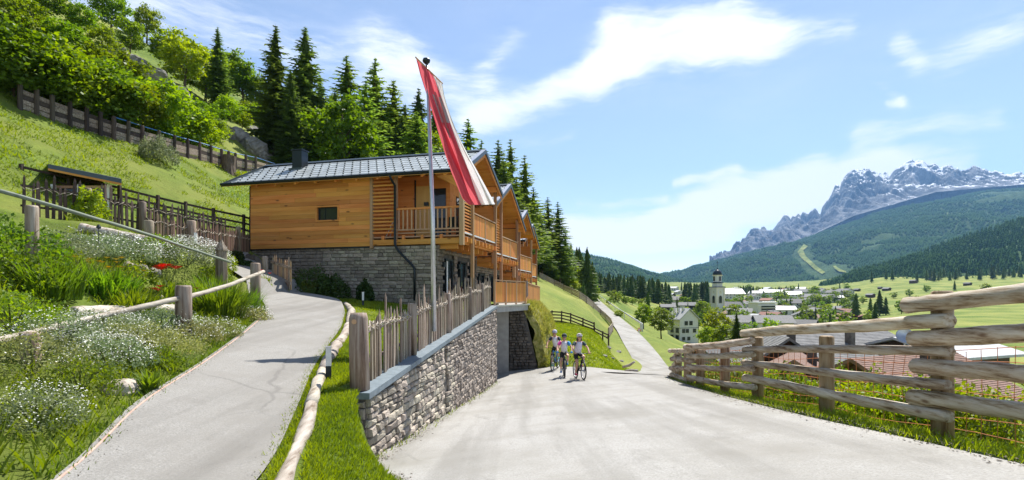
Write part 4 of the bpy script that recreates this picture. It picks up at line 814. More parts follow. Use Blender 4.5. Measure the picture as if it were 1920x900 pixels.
def log_fence():
    t = thing('log_fence', 'rustic fence of stacked horizontal logs along the right edge of the drive', 'fence', (4.8, 8.5, 0)); o = -Vector(t.location)
    def PP(px, py, dx=0): 
        y = fY(px); p = P(px, py, y); p.x += dx; return p+o
    A = [((1393, 627), (1780, 597)), ((1396, 655), (1780, 659)), ((1394, 682), (1780, 720)), ((1396, 710), (1780, 778))]
    B0 = [(1699, 571), (1711, 632), (1713, 689), (1706, 747)]
    C = [((1290, 651), (1416, 640)), ((1294, 667), (1418, 666)), ((1294, 688), (1418, 691)), ((1294, 707), (1420, 728))]
    D = [((1254, 659), (1298, 656)), ((1258, 674), (1300, 675)), ((1257, 690), (1299, 694)), ((1257, 703), (1296, 714))]
    k = 0
    for i, (a, b) in enumerate(A): k += 1; log_tube(PP(*a), PP(*b), (.086, .062, .064, .074)[i], k).build('rail', M['log_y'], t, True)
    for i, p in enumerate(B0):
        k += 1; a = PP(*p, .02); d = Vector((4.8, 3.6, 0))-Vector((4.8, fY(p[0]), 0)); b = a+d+Vector((.02, 0, .1*-d.y)); log_tube(a, b, .092, k).build('rail', M['log_y'], t, True)
    for i, (a, b) in enumerate(C): k += 1; log_tube(PP(*a, -.06), PP(*b, -.06), (.08, .065, .065, .07)[i], k).build('rail', M['log_y'], t, True)
    for i, (a, b) in enumerate(D): k += 1; log_tube(PP(*a, .02), PP(*b, .02), .07, k).build('rail', M['log_y'], t, True)
    for i in range(4):      # last panel runs away down the lane, its cut ends facing the drive
        z = P(1258, 657+i*16, 16.1).z; k += 1
        log_tube(Vector((4.93, 15.75, z))+o, Vector((6.2, 20.5, z-.75))+o, .075, k, sag=.01).build('rail', M['log_y'], t, True)
    for px, top in ((1745, 545), (1533, 630), (1407, 632), (1348, 648), (1303, 655), (1280, 658), (1263, 660)):
        y = fY(px); g = float(road_z(4.7, y))-.25; zt = P(px, top, y).z; m = MB(); c = Vector((xf(y)+.15, y+.02, 0))+o
        m.tube([c+Vector((0, 0, g+o.z*0)), c+Vector((.005, 0, (g+zt)/2)), c+Vector((0, 0, zt-.02)), c+Vector((0, 0, zt))], [.115, .11, .105, .09], 9, jit=.06); m.build('post', M['log_z'], t, True)
    y = 4.3; g = float(road_z(4.7, y))-.2; m = MB(); c = Vector((4.95, y, 0))+o; m.tube([c+Vector((0, 0, g)), c+Vector((0, 0, 2.0))], .11, 9, jit=.05); m.build('post', M['log_z'], t, True)
    m = MB(); ys = np.arange(4.2, 15.9, .19)
    for y in ys:
        g = float(road_z(4.7, y))-.1; w = .02*math.sin(y*3); m.tube([Vector((xf(y)+.27+w, y, g))+o, Vector((xf(y)+.27-w, y+.03, g+.5))+o, Vector((xf(y)+.27+w, y, g+.98+.03*math.sin(y*5)))+o], .0042, 4, cap=False)
    for h in np.arange(.05, 1.0, .155):
        m.tube([Vector((xf(y)+.27, y, float(road_z(4.7, y))-.1+h+.025*math.sin(y*2.3+h*9)))+o for y in np.arange(4.2, 15.9, .4)], .0042, 4, cap=False)
    m.build('wire_mesh', M['wire'], t)
log_fence()
# ------------------------------------------------------------------ log kerb, edging, bollards beside the path
def kerb():
    pts = [(-1.75, 3.0), (-1.83, 4.29), (-2.38, 6.34), (-2.93, 8.23), (-3.49, 10.6), (-4.22, 13.8), (-5.3, 17.6), (-6.3, 20.2)]
    for i, ((a, b), lab) in enumerate(zip(((0, 2), (2, 3), (3, 4), (4, 5), (5, 7)), ('bleached log lying as kerb at the very bottom of the path', 'bleached kerb log left of the light bollard on the lawn', 'bleached kerb log crossed by the flagpole shadow', 'bleached kerb log behind the shadow, midway up the path', 'thin far end of the bleached log kerb near the stone house'))):
        q = [Vector((x, y, U(x, y)+.045)) for x, y in pts[a:b+1]]; d = (q[-1]-q[0]).normalized(); f = []
        for u, v in zip(q, q[1:]): f += [u.lerp(v, s/5) for s in range(5)]
        f.append(q[-1]-d*.03); n = len(f); m = MB(); m.tube([p+Vector((random.uniform(-.02, .02), 0, random.uniform(-.014, .016))) for p in f], [np.interp(q.y, [3, 7, 13, 20], [.062, .072, .105, .11])+random.uniform(-.012, .012) for q in f], 10, jit=.09)
        o = m.build('kerb_log', M['kerb'], None, True); tag(o, lab, 'log', 'logs laid end to end as the path kerb')
    pl = [Vector((x+.06, y, U(x+.06, y)+.05)) for x, y in pathL[1:8]]; f = []
    for u, v in zip(pl, pl[1:]): f += [u.lerp(v, s/6) for s in range(6)]
    for _ in range(6): f[1:-1] = [(a+b*2+c)/4 for a, b, c in zip(f, f[1:], f[2:])]
    m = MB(); m.tube(f, .011, 6); tag(m.build('garden_hose', M['hose'], None, True), 'thin pinkish edging hose along the left side of the path', 'hose')
kerb()
def bollard(loc, label, h=.5):
    t = thing('bollard_light', label, 'lamp', loc, .3); m = MB(); m.box((-.04, -.04, -.05), (.04, .04, h*.42)); m.build('base', M['dark'], t)
    m = MB(); m.box((-.038, -.038, h*.421), (.038, .038, h*.96)); m.build('diffuser', M['whitep'], t); m = MB(); m.box((-.043, -.043, h*.961), (.043, .043, h)); m.build('cap', M['alu'], t)
p = hit(upper, 616, 713); bollard(p, 'slim bollard light in the lawn just right of the kerb log', .5)
bollard(Vector((-5.7, 20.4, U(-5.7, 20.4))), 'small bollard light before the stone house wall', .56)
p = P(367, 452, 17.5); bollard(Vector((p.x, p.y, U(p.x, p.y))), 'white bollard light beside the dark garden pickets', .6)
# ------------------------------------------------------------------ garden hand rails
def hand_rail(label, pts, posts, mat, r, extra=None):
    t = thing('handrail', label, 'railing', posts[0][0]); o = -Vector(t.location)
    f = []; q = [Vector(p) for p in pts]
    for u, v in zip(q, q[1:]): f += [u.lerp(v, s/6) for s in range(6)]
    f.append(q[-1])
    for _ in range(8): f[1:-1] = [(a+b*2+c)/4 for a, b, c in zip(f, f[1:], f[2:])]
    m = MB(); m.tube([p+o+Vector((0, 0, random.uniform(-.006, .006))) for p in f], [r*(1+random.uniform(-.06, .06)) for _ in f], 9, jit=.03); m.build('rail', mat, t, True)
    for p, h, w, tip in posts:
        p = Vector(p)+o; m = MB(); pr = [(w*1.02, -.3), (w, h*.5), (w*.98, h-.04), (w*.86, h)]
        if tip: pr = [(w*1.05, -.3), (w*.9, h-.34), (w*1.08, h-.32), (w*1.0, h-.27), (.03, h)]
        m.lathe(pr, 8 if tip else 14, p); m.build('post', M['grey_z'], t, not tip)
    return t, o
p1 = P(344, 617, 9.5); p2 = P(479, 570, 14.5)
t, o = hand_rail('pale bark-free handrail pole on two round posts beside the path', [P(-40, 648, 5.6), P(60, 625, 6.6), P(165, 598, 7.8), P(344, 558, 9.33), P(420, 539, 11.5), P(494, 509, 14.3)], [(p1, P(344, 535, 9.5).z-p1.z, .135, 0), (p2, P(479, 493, 14.5).z-p2.z, .13, 0), (P(56, 745, 6.35), .78, .11, 0)], M['kerb'], .046)
m = MB(); a, b = P(60, 625, 6.6)+o, P(200, 592, 8.1)+o
for i in range(40): m.tube([a-Vector((0, 0, .03+i*.03)), b-Vector((0, 0, .03+i*.03))], .003, 3, cap=False)
for i in range(26): q = a.lerp(b, i/25); m.tube([q, q-Vector((0, 0, 1.2))], .0025, 3, cap=False)
m.build('netting', M['alu'], t)
p3 = P(415, 516, 16); hand_rail('greenish upper handrail pole ending at the pointed garden post', [P(-30, 350, 9), P(165, 405, 10), P(300, 447, 12.5), P(432, 492, 15.8)], [(p3, P(415, 450, 16).z-p3.z, .17, 1), (P(60, 520, 9.3), 1.25, .1, 0)], m_wood('greenish_rail', [(.25, (.16, .19, .14)), (.5, (.3, .34, .27)), (.75, (.42, .45, .38))], 'y', 8), .036)
# ------------------------------------------------------------------ dark picket fences, rail fence, gate, shed
def picket_run(label, pts, h, posts, seed, mat, step=.16, band=True, name='picket_fence'):
    r = random.Random(seed); pts = [Vector(p) for p in pts]; t = thing(name, label, 'fence', pts[0]); o = -pts[0]
    for pi, (a, b) in enumerate(zip(pts, pts[1:])):
        d = b-a; L_ = d.xy.length; ax = Vector((d.x, d.y, 0)).normalized(); n = int(L_/step)
        for i in range(n):
            q = a.lerp(b, (i+r.uniform(.2, .8))/n)+o; hh = h*r.uniform(.82, 1.12); m = MB(); st = random.getstate(); random.seed(seed*999+pi*100+i); tip_picket(m, q, r.uniform(.06, .1), .03, hh, ax, r.uniform(-.04, .04), .1); random.setstate(st); m.build('picket', mat, t)
        nrm = Vector((ax.y, -ax.x, 0))
        for z in (.25, .72):
            m = MB(); m.bar(a+o+nrm*-.05+Vector((0, 0, h*z)), b+o+nrm*-.05+Vector((0, 0, h*z)), .04, .06); m.build('rail', M['dark_x'], t)
        if band:
            k = int(L_/.16); m = MB(); withy(m, [a.lerp(b, i/k)+o+Vector((0, 0, h*.66)) for i in range(k+1)], .03, 2); m.build('willow_binding', M['withy'], t)
    for p, hh, w in posts:
        p = Vector(p)+o; m = MB(); m.lathe([(w, -.3), (w, hh-.03), (w*.85, hh)], 10, p); m.build('post', M['grey_z'], t, True)
picket_run('dark picket fence higher up, running from the shed to the path', [P(40, 405, 15.5), P(165, 418, 17), P(267, 434, 19), P(425, 458, 22.5)], 1.25, [(P(267, 434, 18.9), 1.05, .12), (P(165, 418, 16.9), 1.1, .1)], 3, M['dark_z'])
picket_run('lower weathered picket fence meeting the timber house corner', [P(277, 452, 16.2), P(359, 464, 18.3), P(405, 468, 20.5), P(468, 473, 25.2)], .95, [(P(279, 452, 16.1), .62, .13), (P(359, 466, 18.2), .95, .14), (P(447, 472, 23.5), 1.1, .1)], 5, m_wood('brown_picket_wood', [(.25, (.07, .045, .03)), (.55, (.19, .125, .085)), (.8, (.3, .22, .16))], 'z', 14, var=(.6, 1.4), hue=.02))
def rail_fence(label, tops, hs, sections, mat, nr=3, name='rail_fence', th=.09, sideways=0):
    pts = [Vector(p) for p in tops]; t = thing(name, label, 'fence', pts[0]-Vector((0, 0, hs))); o = -Vector(t.location)
    for a, b in zip(pts, pts[1:]):
        for i in range(nr):
            z = Vector((0, 0, -.06-i*hs/(nr+.15))); m = MB(); m.bar(a+o+z, b+o+z+Vector((0, 0, random.uniform(-.02, .02))), .05, th); m.build('rail', mat, t)
    for a in pts:
        m = MB(); m.bar(a+o+Vector((0, 0, -hs-.4)), a+o+Vector((0, 0, .05)), .11, .11); m.build('post', mat, t)
rail_fence('dark three-rail fence at the foot of the steep meadow', [P(40, 310, 20), P(130, 330, 21), P(224, 350, 22), P(296, 368, 23.2), P(348, 380, 24.2), P(400, 392, 25), P(457, 404, 26.3), P(470, 408, 26.6)], 1.0, 0, M['dark_x'])
def gate():
    a = P(510, 543, 22.6); b = P(547, 552, 21.0); a.z = U(a.x, a.y)+.0; b.z = U(b.x, b.y); a.z, b.z = P(510, 533, 22.6).z, P(547, 548, 21.0).z
    t = thing('garden_gate', 'open wooden picket gate standing beside the stone house wall', 'gate', a); o = -a; d = b-a; ax = Vector((d.x, d.y, 0)).normalized(); n = 11
    for i in range(n):
        q = a.lerp(b, (i+.5)/n)+o; m = MB(); tip_picket(m, q+Vector((0, 0, .08)), .13, .03, random.uniform(1.05, 1.3), ax, 0, .12); m.build('picket', M['pale_z'] if i % 3 else M['grey_z'], t)
    for z in (.35, .95):
        m = MB(); nn = Vector((ax.y, -ax.x, 0))*.04; m.bar(a+o+nn+Vector((0, 0, z)), b+o+nn+Vector((0, 0, z)), .05, .11); m.build('rail', M['grey_x'], t)
    q = P(497, 535, 22.8); m = MB(); m.lathe([(.13, -.3), (.13, 1.18), (.1, 1.25)], 10, q+o); m.build('gate_post', M['grey_z'], t, True)
gate()
def shed():
    t = thing('garden_shed', 'small glazed garden shed with slanted dark roof edge at left', 'shed', P(120, 420, 20)); o = -Vector(t.location)
    a = [P(90, 318, 19.5), P(228, 346, 20.2), P(225, 343, 23.5), P(90, 318, 23)]
    m = MB(); m.prism([p+o+Vector((0, 0, .05)) for p in a], (0, 0, .16)); m.build('roof', M['trim'], t); m = MB(); m.prism([p+o+Vector((0, 0, -.03)) for p in a], (0, 0, .078)); m.build('soffit', M['lw_x'], t)
    for px, Y in ((205, 20.5), (100, 20.0), (150, 20.2)):
        p = P(px, 345, Y)+o; m = MB(); m.box(p+Vector((-.06, -.06, -1.9)), p+Vector((.06, .06, -.02))); m.build('post', M['whitep'], t)
    for x0, x1 in ((103, 147), (153, 202)):
        b0, b1 = P(x0, 352, 20.3)+o, P(x1, 352, 20.5)+o; m = MB(); m.prism([b0+Vector((0, 0, -1.6)), b1+Vector((0, 0, -1.6)), b1, b0], (0, .03, 0)); m.build('pane', M['glass'], t)
        m = MB(); m.bar(b0+Vector((0, -.02, .02)), b1+Vector((0, -.02, .02)), .08, .1); m.bar(b0+Vector((0, -.02, -.8)), b1+Vector((0, -.02, -.8)), .05, .05); m.build('frame', M['pale_x'], t)
    b0, b1 = P(95, 350, 22.5)+o, P(205, 350, 22.7)+o; m = MB(); m.prism([b0+Vector((0, 0, -2)), b1+Vector((0, 0, -2)), b1, b0], (0, .06, 0)); m.build('back_wall', M['lw_z'], t)
shed()
# ------------------------------------------------------------------ timber retaining wall on the hillside
def timber_wall():
    pix = [(40, 205), (100, 226), (164, 246), (215, 262), (268, 276), (328, 291), (375, 301), (416, 312), (442, 318), (480, 324), (515, 330)]
    pts = [hit(upper, *p) for p in pix]
    t = thing('timber_wall', 'old plank retaining wall crossing the hillside under the bushes', 'wall', pts[0]); o = -pts[0]
    for i, (a, b) in enumerate(zip(pts, pts[1:])):
        for k in range(5):
            m = MB(); z = Vector((0, 0, -.1+k*.235)); m.bar(a+o+z, b+o+z+Vector((0, 0, random.uniform(-.03, .03))), .06, .215); m.build('plank', M['grey_x'] if (i+k) % 3 else M['dark_x'], t)
        for s in (0, .5):
            p = a.lerp(b, s)+o+Vector((.03, -.1, 0)); m = MB(); m.lathe([(.11, -.3), (.11, 1.2), (.09, 1.25)], 8, p); m.build('post', M['dark_z'], t)
    m = MB(); m.tube([p+o+Vector((0, .1, 1.25)) for p in pts[3:]], .03, 6); m.build('water_pipe', M['blue'], t)
    p = hit(upper, 428, 322); m = MB(); m.tube([p-Vector((0, 0, .4)), p+Vector((0, 0, .4)), p+Vector((0.05, 0, 1.15))], [.55, .46, .42], 11, jit=.1); tag(m.build('tree_stump', M['bark'], None), 'broad grey tree stump against the plank wall', 'stump')
timber_wall()
# ------------------------------------------------------------------ flagpole and flag
def flagpole():
    Y = 12.0; b = P(814, 596, Y); t = thing('flagpole', 'tall white metal flagpole behind the picket fence', 'flagpole', b); o = -b
    m = MB(); m.tube([b+o-Vector((0, 0, .3)), P(811, 400, Y)+o, P(801, 122, Y)+o], [.055, .048, .036], 12); m.build('pole', M['alu'], t, True)
    q = P(799.5, 112, Y)+o; m = MB(); m.lathe([(.03, -.1), (.075, -.06), (.09, -.02), (.075, .02), (.02, .035)], 12, q); m.build('finial', M['dark'], t, True)
    m = MB(); m.tube([P(779, 107, Y-.06)+o, P(830, 157, Y-.06)+o], .017, 8); m.build('crossbar', M['pale_x'], t)
flagpole()
def flag():
    Lp = np.array([(780, 109, 0), (788, 140, .08), (797, 168, .16), (806, 196, .25), (815, 226, .35), (825, 258, .46), (835, 290, .58), (846, 322, .69), (856, 346, .79), (867, 372, .9), (879, 384, 1)], float)
    Bp = np.array([(812, 141, 0), (820, 163, .08), (826, 181, .16), (834, 203, .25), (842, 228, .35), (851, 255, .46), (861, 283, .58), (873, 312, .69), (883, 336, .79), (895, 364, .9), (904, 384, 1)], float)
    Rp = np.array([(829, 156, 0), (833, 178, .08), (838, 196, .16), (845, 217, .25), (853, 238, .35), (864, 263, .46), (878, 290, .58), (893, 316, .69), (905, 338, .79), (919, 364, .9), (929, 383, 1)], float)
    def ev(t, arr): return np.interp(t, arr[:, 2], arr[:, 0]), np.interp(t, arr[:, 2], arr[:, 1])
    tt = thing('flag', 'long red and white flag hanging from the crossbar of the pole', 'flag', P(805, 133, 11.94)); o = -np.array(tt.location)
    nt_, nu = 90, 64
    def surf(t, u, push=0):   # u 0..1 over the full width
        s = .56; lx, ly = ev(t, Lp); bx, by = ev(t, Bp); rx, ry = ev(t, Rp)
        a = np.clip(u/s, 0, 1); b = np.clip((u-s)/(1-s), 0, 1); px = np.where(u < s, lx+(bx-lx)*a, bx+(rx-bx)*b); py = np.where(u < s, ly+(by-ly)*a, by+(ry-by)*b)
        amp = .05+.19*t; Yd = 11.94+amp*np.sin(u*17+t*3.2+.9*np.sin(t*5))+.075*(.3+t)*np.sin(u*37-t*4+1.3*np.sin(t*7))+.03*np.sin(t*19+u*9)-.25*t*(u-.5)+push
        px = px+3.4*t*np.sin(u*23+t*3+np.sin(t*8))*(u*(1-u)*4)
        return np.stack([(px-960)/FPX*Yd, Yd, EYE+(HZ-py)/FPX*Yd], -1)+o
    def sheet(name, u0, u1, mat, t0=0, t1=1, push=0, n=nu):
        T, Uu = np.meshgrid(np.linspace(t0, t1, nt_), np.linspace(u0, u1, n), indexing='ij'); v = surf(T, Uu, push)
        return put(name, npmesh(name, v.reshape(-1, 3), gridfaces(*T.shape), mat, True), tt)
    def cloth(n, c, tc):
        m, N, L, b = newmat(n); b.inputs['Base Color'].default_value = (*c, 1); b.inputs['Roughness'].default_value = .8; b.inputs['Specular IOR Level'].default_value = .2
        x = N.new('ShaderNodeBsdfTranslucent'); x.inputs[0].default_value = (*tc, 1); q = N.new('ShaderNodeMixShader'); q.inputs[0].default_value = .4; L.new(b.outputs[0], q.inputs[1]); L.new(x.outputs[0], q.inputs[2]); L.new(q.outputs[0], N['Material Output'].inputs[0]); return m
    red = cloth('red_cloth', (.66, .1, .15), (.78, .17, .2)); white = cloth('white_cloth', (.78, .76, .74), (.75, .74, .72)); gr = cloth('emblem_cloth', (.5, .46, .47), (.5, .45, .45)); gn = cloth('green_hem', (.06, .2, .17), (.05, .2, .16))
    sheet('red_field', 0, .56, red); sheet('white_field', .56, .985, white); sheet('hem', .985, 1.0, gn, 0, .62, 0, 4)  # last strip: shade of a fold in the white, painted as dark green-blue cloth
    # faded crest: body, two spread wings and a tail, sewn on the red field
    for (u0, u1, t0, t1) in ((.36, .44, .14, .44), (.24, .34, .17, .36), (.46, .55, .17, .36), (.34, .46, .40, .47)):
        sheet('emblem', u0, u1, gr, t0, t1, -.012, 6)
flag()
# ------------------------------------------------------------------ lane fences, guard rail, signs
rail_fence('dark four-rail fence zigzagging across the lawn behind the cyclists', [P(1016, 586, 43), P(1035, 583, 45), P(1053, 584, 45.3), P(1070, 588, 45.5), P(1093, 597, 45.2), P(1114, 605, 44.5)], 1.08, 0, M['dark_x'], 4, th=.11)
rail_fence('short low rail fence dropping from the lawn fence to the lane', [P(1114.5, 614, 44.4), P(1130, 622, 43.5), P(1141, 627, 43)], .5, 0, M['dark_x'], 2, th=.1)
rail_fence('long grey plank fence following the left edge of the lane', [hit(ground, *p, 38)+Vector((0, 0, 1.1)) for p in [(1141, 636), (1149, 622), (1146, 612), (1136, 600), (1126, 590), (1112, 578), (1100, 569), (1087, 561), (1072, 553), (1057, 545), (1040, 536), (1025, 528), (1012, 522)]], 1.1, 0, M['grey_x'], 4, th=.2)
def guard_rail():
    pts = [Vector(p)+Vector((.5+.003*p[1], 0, .85)) for p in [tuple(np.array(far_R[6])*.2+np.array(far_R[7])*.8)]+far_R[7:9]+[tuple(np.array(far_R[8])*.5+np.array(far_R[9])*.5), far_R[9]]]
    t = thing('guard_rail', 'galvanised guard rail along the valley side of the lane', 'guard rail', pts[0]-Vector((0, 0, .7))); o = -Vector(t.location)
    for a, b in zip(pts, pts[1:]):
        m = MB(); m.bar(a+o, b+o, .08, .22); m.build('beam', M['steel'], t)
    for a, b in zip(pts, pts[1:]):
        for s in (0, .5): p = a.lerp(b, s)+o; m = MB(); m.bar(p-Vector((0, 0, 1.1)), p, .1, .1); m.build('post', M['steel'], t)
guard_rail()
t = thing('warning_sign', 'small red and white roadside marker at the guard rail end', 'sign', P(1198, 629, 66)); m = MB(); m.box((-.06, -.06, -.3), (.06, .06, .6)); m.build('post', M['whitep'], t)
m = MB(); m.prism([(-.28, -.08, .55), (.28, -.08, .55), (0, -.08, 1.02)], (0, .03, 0)); m.build('sign_plate', M['rfl'], t); m = MB(); m.prism([(-.17, -.085, .6), (.17, -.085, .6), (0, -.085, .9)], (0, .004, 0)); m.build('sign_face', M['whitep'], t)
def rock(px, py, Y, s, label, name='boulder', cat='rock', mat='rock', fn=None, group=None, seed=0, flat=.7):
    bm = bmesh.new(); bmesh.ops.create_icosphere(bm, subdivisions=4, radius=1); r = random.Random(seed+int(px*7+py))
    ph = [r.uniform(0, 9) for _ in range(3)]; pl = [(Vector((r.uniform(-1, 1), r.uniform(-1, 1), r.uniform(-1, 1))).normalized(), r.uniform(.55, .85)) for _ in range(9)]
    for v in bm.verts:
        for n_, d in pl:
            e = v.co.dot(n_)-d
            if e > 0: v.co -= n_*e
        c_ = v.co.copy(); v.co *= 1+.07*math.sin(c_.x*5+ph[0])*math.sin(c_.y*6+ph[1])+.05*math.sin(c_.x*13+c_.z*9+ph[2])*math.sin(c_.y*12+ph[0]-c_.z*7)+.025*math.sin(c_.x*29+ph[1])*math.sin(c_.z*31+c_.y*23)
    sc = s if isinstance(s, tuple) else (s, s, s*flat)
    for v in bm.verts: v.co = Vector((v.co.x*sc[0], v.co.y*sc[1], v.co.z*sc[2]))
    me = bpy.data.meshes.new(name); bm.to_mesh(me); bm.free(); me.materials.append(M[mat]); o = put(name, me)
    p = P(px, py, Y) if Y else hit(fn or upper, px, py); o.location = p; o.rotation_euler.z = r.uniform(0, 6); tag(o, label, cat, group); return o
for i, a in enumerate([(1140, 652, None, .34, 'pale stone highest on the lawn mound above the lane crest'), (1147, 672, None, .22, 'small pale stone low on the lawn mound'), (1133, 668, None, .22, 'white stone left on the lawn mound'), (1158, 660, None, .34, 'grey stone half buried right on the lawn mound'), (1166, 678, None, .26, 'dark stone by the lawn tip beside the log')]): rock(*a, fn=ground, seed=i, flat=.45)
m = MB(); m.tube([P(1168, 688, 22.4), P(1180, 685, 22.2), P(1190, 678, 22)], [.05, .06, .04], 8); m.tube([P(1172, 696, 22), P(1184, 694, 21.8), P(1196, 695, 21.6)], .05, 8); tag(m.build('driftwood', M['kerb'], None, True), 'weathered driftwood branch at the tip of the lawn', 'driftwood')

# ------------------------------------------------------------------ trees
def gz(x, y): return U(x, y) if (y < 48 and x < float(xb(np.array(y)))) else G(x, y)
def quads(c, d1, d2):
    v = np.stack([c-d1*.5, c+d2*.32-d1*.05, c+d1*.5, c-d2*.32-d1*.05], 1).reshape(-1, 3); f = np.arange(len(c)*4).reshape(-1, 4); return v, f
def rdir(k, r): 
    v = r.normal(size=(k, 3)); return v/np.linalg.norm(v, axis=1, keepdims=True)
def conifer_crown(seed, H, Rd, lev=30, per=8, droop=.28, dens=1.0, seg=6, base=.1, airy=0., size=1.0, tip=1.0):
    r = np.random.default_rng(seed); V = []; 
    zs = base*H+(1-base)*H*np.linspace(0, .985, lev)**.92
    for li, z in enumerate(zs):
        t = (z-base*H)/((1-base)*H); rad = Rd*((1-t)**.8*(.25+.75*min(1, t*6+.45)))+.09*Rd*(1-t)+.12
        n = max(3, int(per*(.6+.4*(1-t))))
        for b in range(n):
            if r.random() < airy: continue
            a = r.uniform(0, 6.283); L_ = rad*r.uniform(.62, 1.18); dr = droop*L_*r.uniform(.6, 1.4)*(1.15-t)
            d = np.array([math.cos(a), math.sin(a), 0]); p = np.array([-d[1], d[0], 0]); k = max(3, int(seg*(.5+.6*(1-t))))
            u = np.linspace(.12, 1, k); z_ = z-dr*(u**1.5)+.16*dr*(u**4)*2+r.uniform(-.1, .1)
            c = d*u[:, None]*L_; c[:, 2] += z_
            w = (.34*L_*(1.08-u)+.16*size)*r.uniform(.8, 1.25, k); l = L_/k*1.5
            for sgn in (-1, 1):
                tipv = c+d*(l*.9)+p*(w*sgn)[:, None]+np.array([0, 0, -1])*(w*.5*r.uniform(.4, 1.3, k))[:, None]
                V.append(np.stack([c-d*l*.35, c+d*l*.55, tipv], 1))
            hang = c+np.array([0, 0, -1])*(w*r.uniform(.5, 1.1, k))[:, None]+p*(r.uniform(-.3, .3, k)*w)[:, None]
            V.append(np.stack([c-d*l*.5, c+d*l*.5, hang], 1))
    V.append(np.array([[[0, 0, H*1.01], [.12*size, 0, H*.94], [-.1*size, .08, H*.93]], [[0, 0, H*1.01], [0, .12*size, H*.94], [.05, -.12*size, H*.93]]]))
    v = np.concatenate([q.reshape(-1, 3) for q in V]); return v, np.arange(len(v)).reshape(-1, 3)
def skirts(seed, H, Rd, tiers=9, n=11, base=.1, fill=1.0):
    r = np.random.default_rng(seed); V = []
    for k in range(tiers):
        t = k/tiers; z0 = base*H+(1-base)*H*t; rad = Rd*(1-t)**.85*fill+.12; z1 = z0+(1-base)*H/tiers*1.9; a = np.linspace(0, 6.283, 2*n+1)+r.uniform(0, 1); rr = rad*np.where(np.arange(2*n+1) % 2, .52, 1)*r.uniform(.75, 1.2, 2*n+1); zz = z0-np.where(np.arange(2*n+1) % 2, -.25, .06)*rad*r.uniform(.5, 1.5, 2*n+1); rr[-1] = rr[0]; zz[-1] = zz[0]
        p = np.stack([np.cos(a)*rr, np.sin(a)*rr, zz], 1); top = np.array([0, 0, min(z1, H)]); V.append(np.stack([p[:-1], p[1:], np.broadcast_to(top, (2*n, 3))], 1))
    v = np.concatenate([q.reshape(-1, 3) for q in V]); return v, np.arange(len(v)).reshape(-1, 3)
def both(*vf):
    o = 0; vs = []; fs = []
    for v, f in vf: vs.append(v); fs.append(f+o); o += len(v)
    return np.concatenate(vs), np.concatenate(fs)
def trunk_mesh(H, r0, seed, limbs=0, cr=None, top=.93):
    rr = random.Random(seed); m = MB(); pts = [Vector((math.sin(i*1.3+seed)*.012*H*(i > 0), math.cos(i*1.1+seed)*.012*H*(i > 0), H*top*i/5-.3*(i == 0))) for i in range(6)]
    m.tube(pts, [r0*1.25, r0, r0*.8, r0*.58, r0*.36, r0*.12], 7)
    for k in range(limbs):
        i = rr.uniform(.22, .75); a = rr.uniform(0, 6.28); b = Vector((0, 0, H*top*i)); L_ = (cr or H*.3)*rr.uniform(.6, .95); e = b+Vector((math.cos(a)*L_, math.sin(a)*L_, L_*rr.uniform(.35, .9))); m.tube([b, b.lerp(e, .5)+Vector((0, 0, .06*L_)), e], [r0*.42, r0*.25, r0*.07], 5, cap=False)
    return m.mesh('trunk', M['bark'], True)
def broad_crown(seed, H, Rx, Rz, zc, clumps, per, leaf, low=.0):
    r = np.random.default_rng(seed); d = rdir(clumps, r); rad = r.uniform(.35, 1, clumps)**.5*r.uniform(.7, 1.12, clumps)
    c = d*rad[:, None]*np.array([Rx, Rx, Rz]); c[:, 2] += zc; c = c[c[:, 2] > low]; k = len(c); cs = r.uniform(.55, 1.25, k)*Rx*.25
    n = per; off = r.normal(size=(k, n, 3))*np.array([1, 1, .62])*cs[:, None, None]*.6; p = (c[:, None]+off).reshape(-1, 3); p = p[p[:, 2] > low*.6]
    N_ = len(p); a = rdir(N_, r); a[:, 2] *= .5; b = np.cross(a, rdir(N_, r)); b /= np.linalg.norm(b, axis=1, keepdims=True)+1e-6; s = leaf*r.uniform(.6, 1.4, N_)[:, None]
    return quads(p, a*s, b*s*1.5)
def tree_proto(kind, seed):
    if kind == 'spruce': H, v, f = 18, *both(conifer_crown(seed, 18, 3.4, 38, 10), skirts(seed, 17.3, 2.1, 13, 9)); mt, r0, lim = M['needle'], .26, 0
    elif kind == 'larch': H, v, f = 18, *both(conifer_crown(seed, 18, 3.5, 34, 10, .12, airy=.12, base=.14), skirts(seed, 17, 1.25, 13, 8, .18)); mt, r0, lim = M['needle_l'], .24, 0
    elif kind == 'tree': H, v, f = 10, *broad_crown(seed, 10, 3.1, 4.1, 5.8, 70, 75, .34, 1.2); mt, r0, lim = M['leaf'], .17, 9
    elif kind == 'shrub': H, v, f = 5, *broad_crown(seed, 5, 2.5, 2.5, 2.4, 75, 75, .24, .05); mt, r0, lim = M['leaf_y'], .07, 8
    elif kind == 'far_spruce': H, v, f = 18, *both(skirts(seed, 18, 2.5, 9, 8, .05), conifer_crown(seed, 18, 2.9, 14, 6, .3, seg=3)); mt, r0, lim = M['needle'], .25, 0
    elif kind == 'far_tree': H, v, f = 10, *broad_crown(seed, 10, 3.6, 4.2, 5.2, 38, 14, .95, .6); mt, r0, lim = M['leaf'], .2, 3
    me = npmesh('crown', v, f, mt); tm = trunk_mesh(H, r0, seed, lim, 2.6)
    return H, me, tm
PROTO = {k: [tree_proto(k, s+100*i) for s in range(n)] for i, (k, n) in enumerate((('spruce', 5), ('larch', 3), ('tree', 4), ('shrub', 4), ('far_spruce', 4), ('far_tree', 4)))}
NAME = dict(spruce='spruce_tree', larch='larch_tree', tree='broadleaf_tree', shrub='shrub', far_spruce='spruce_tree', far_tree='broadleaf_tree')
CAT = dict(spruce='tree', larch='tree', tree='tree', shrub='shrub', far_spruce='tree', far_tree='tree')
tcount = 0
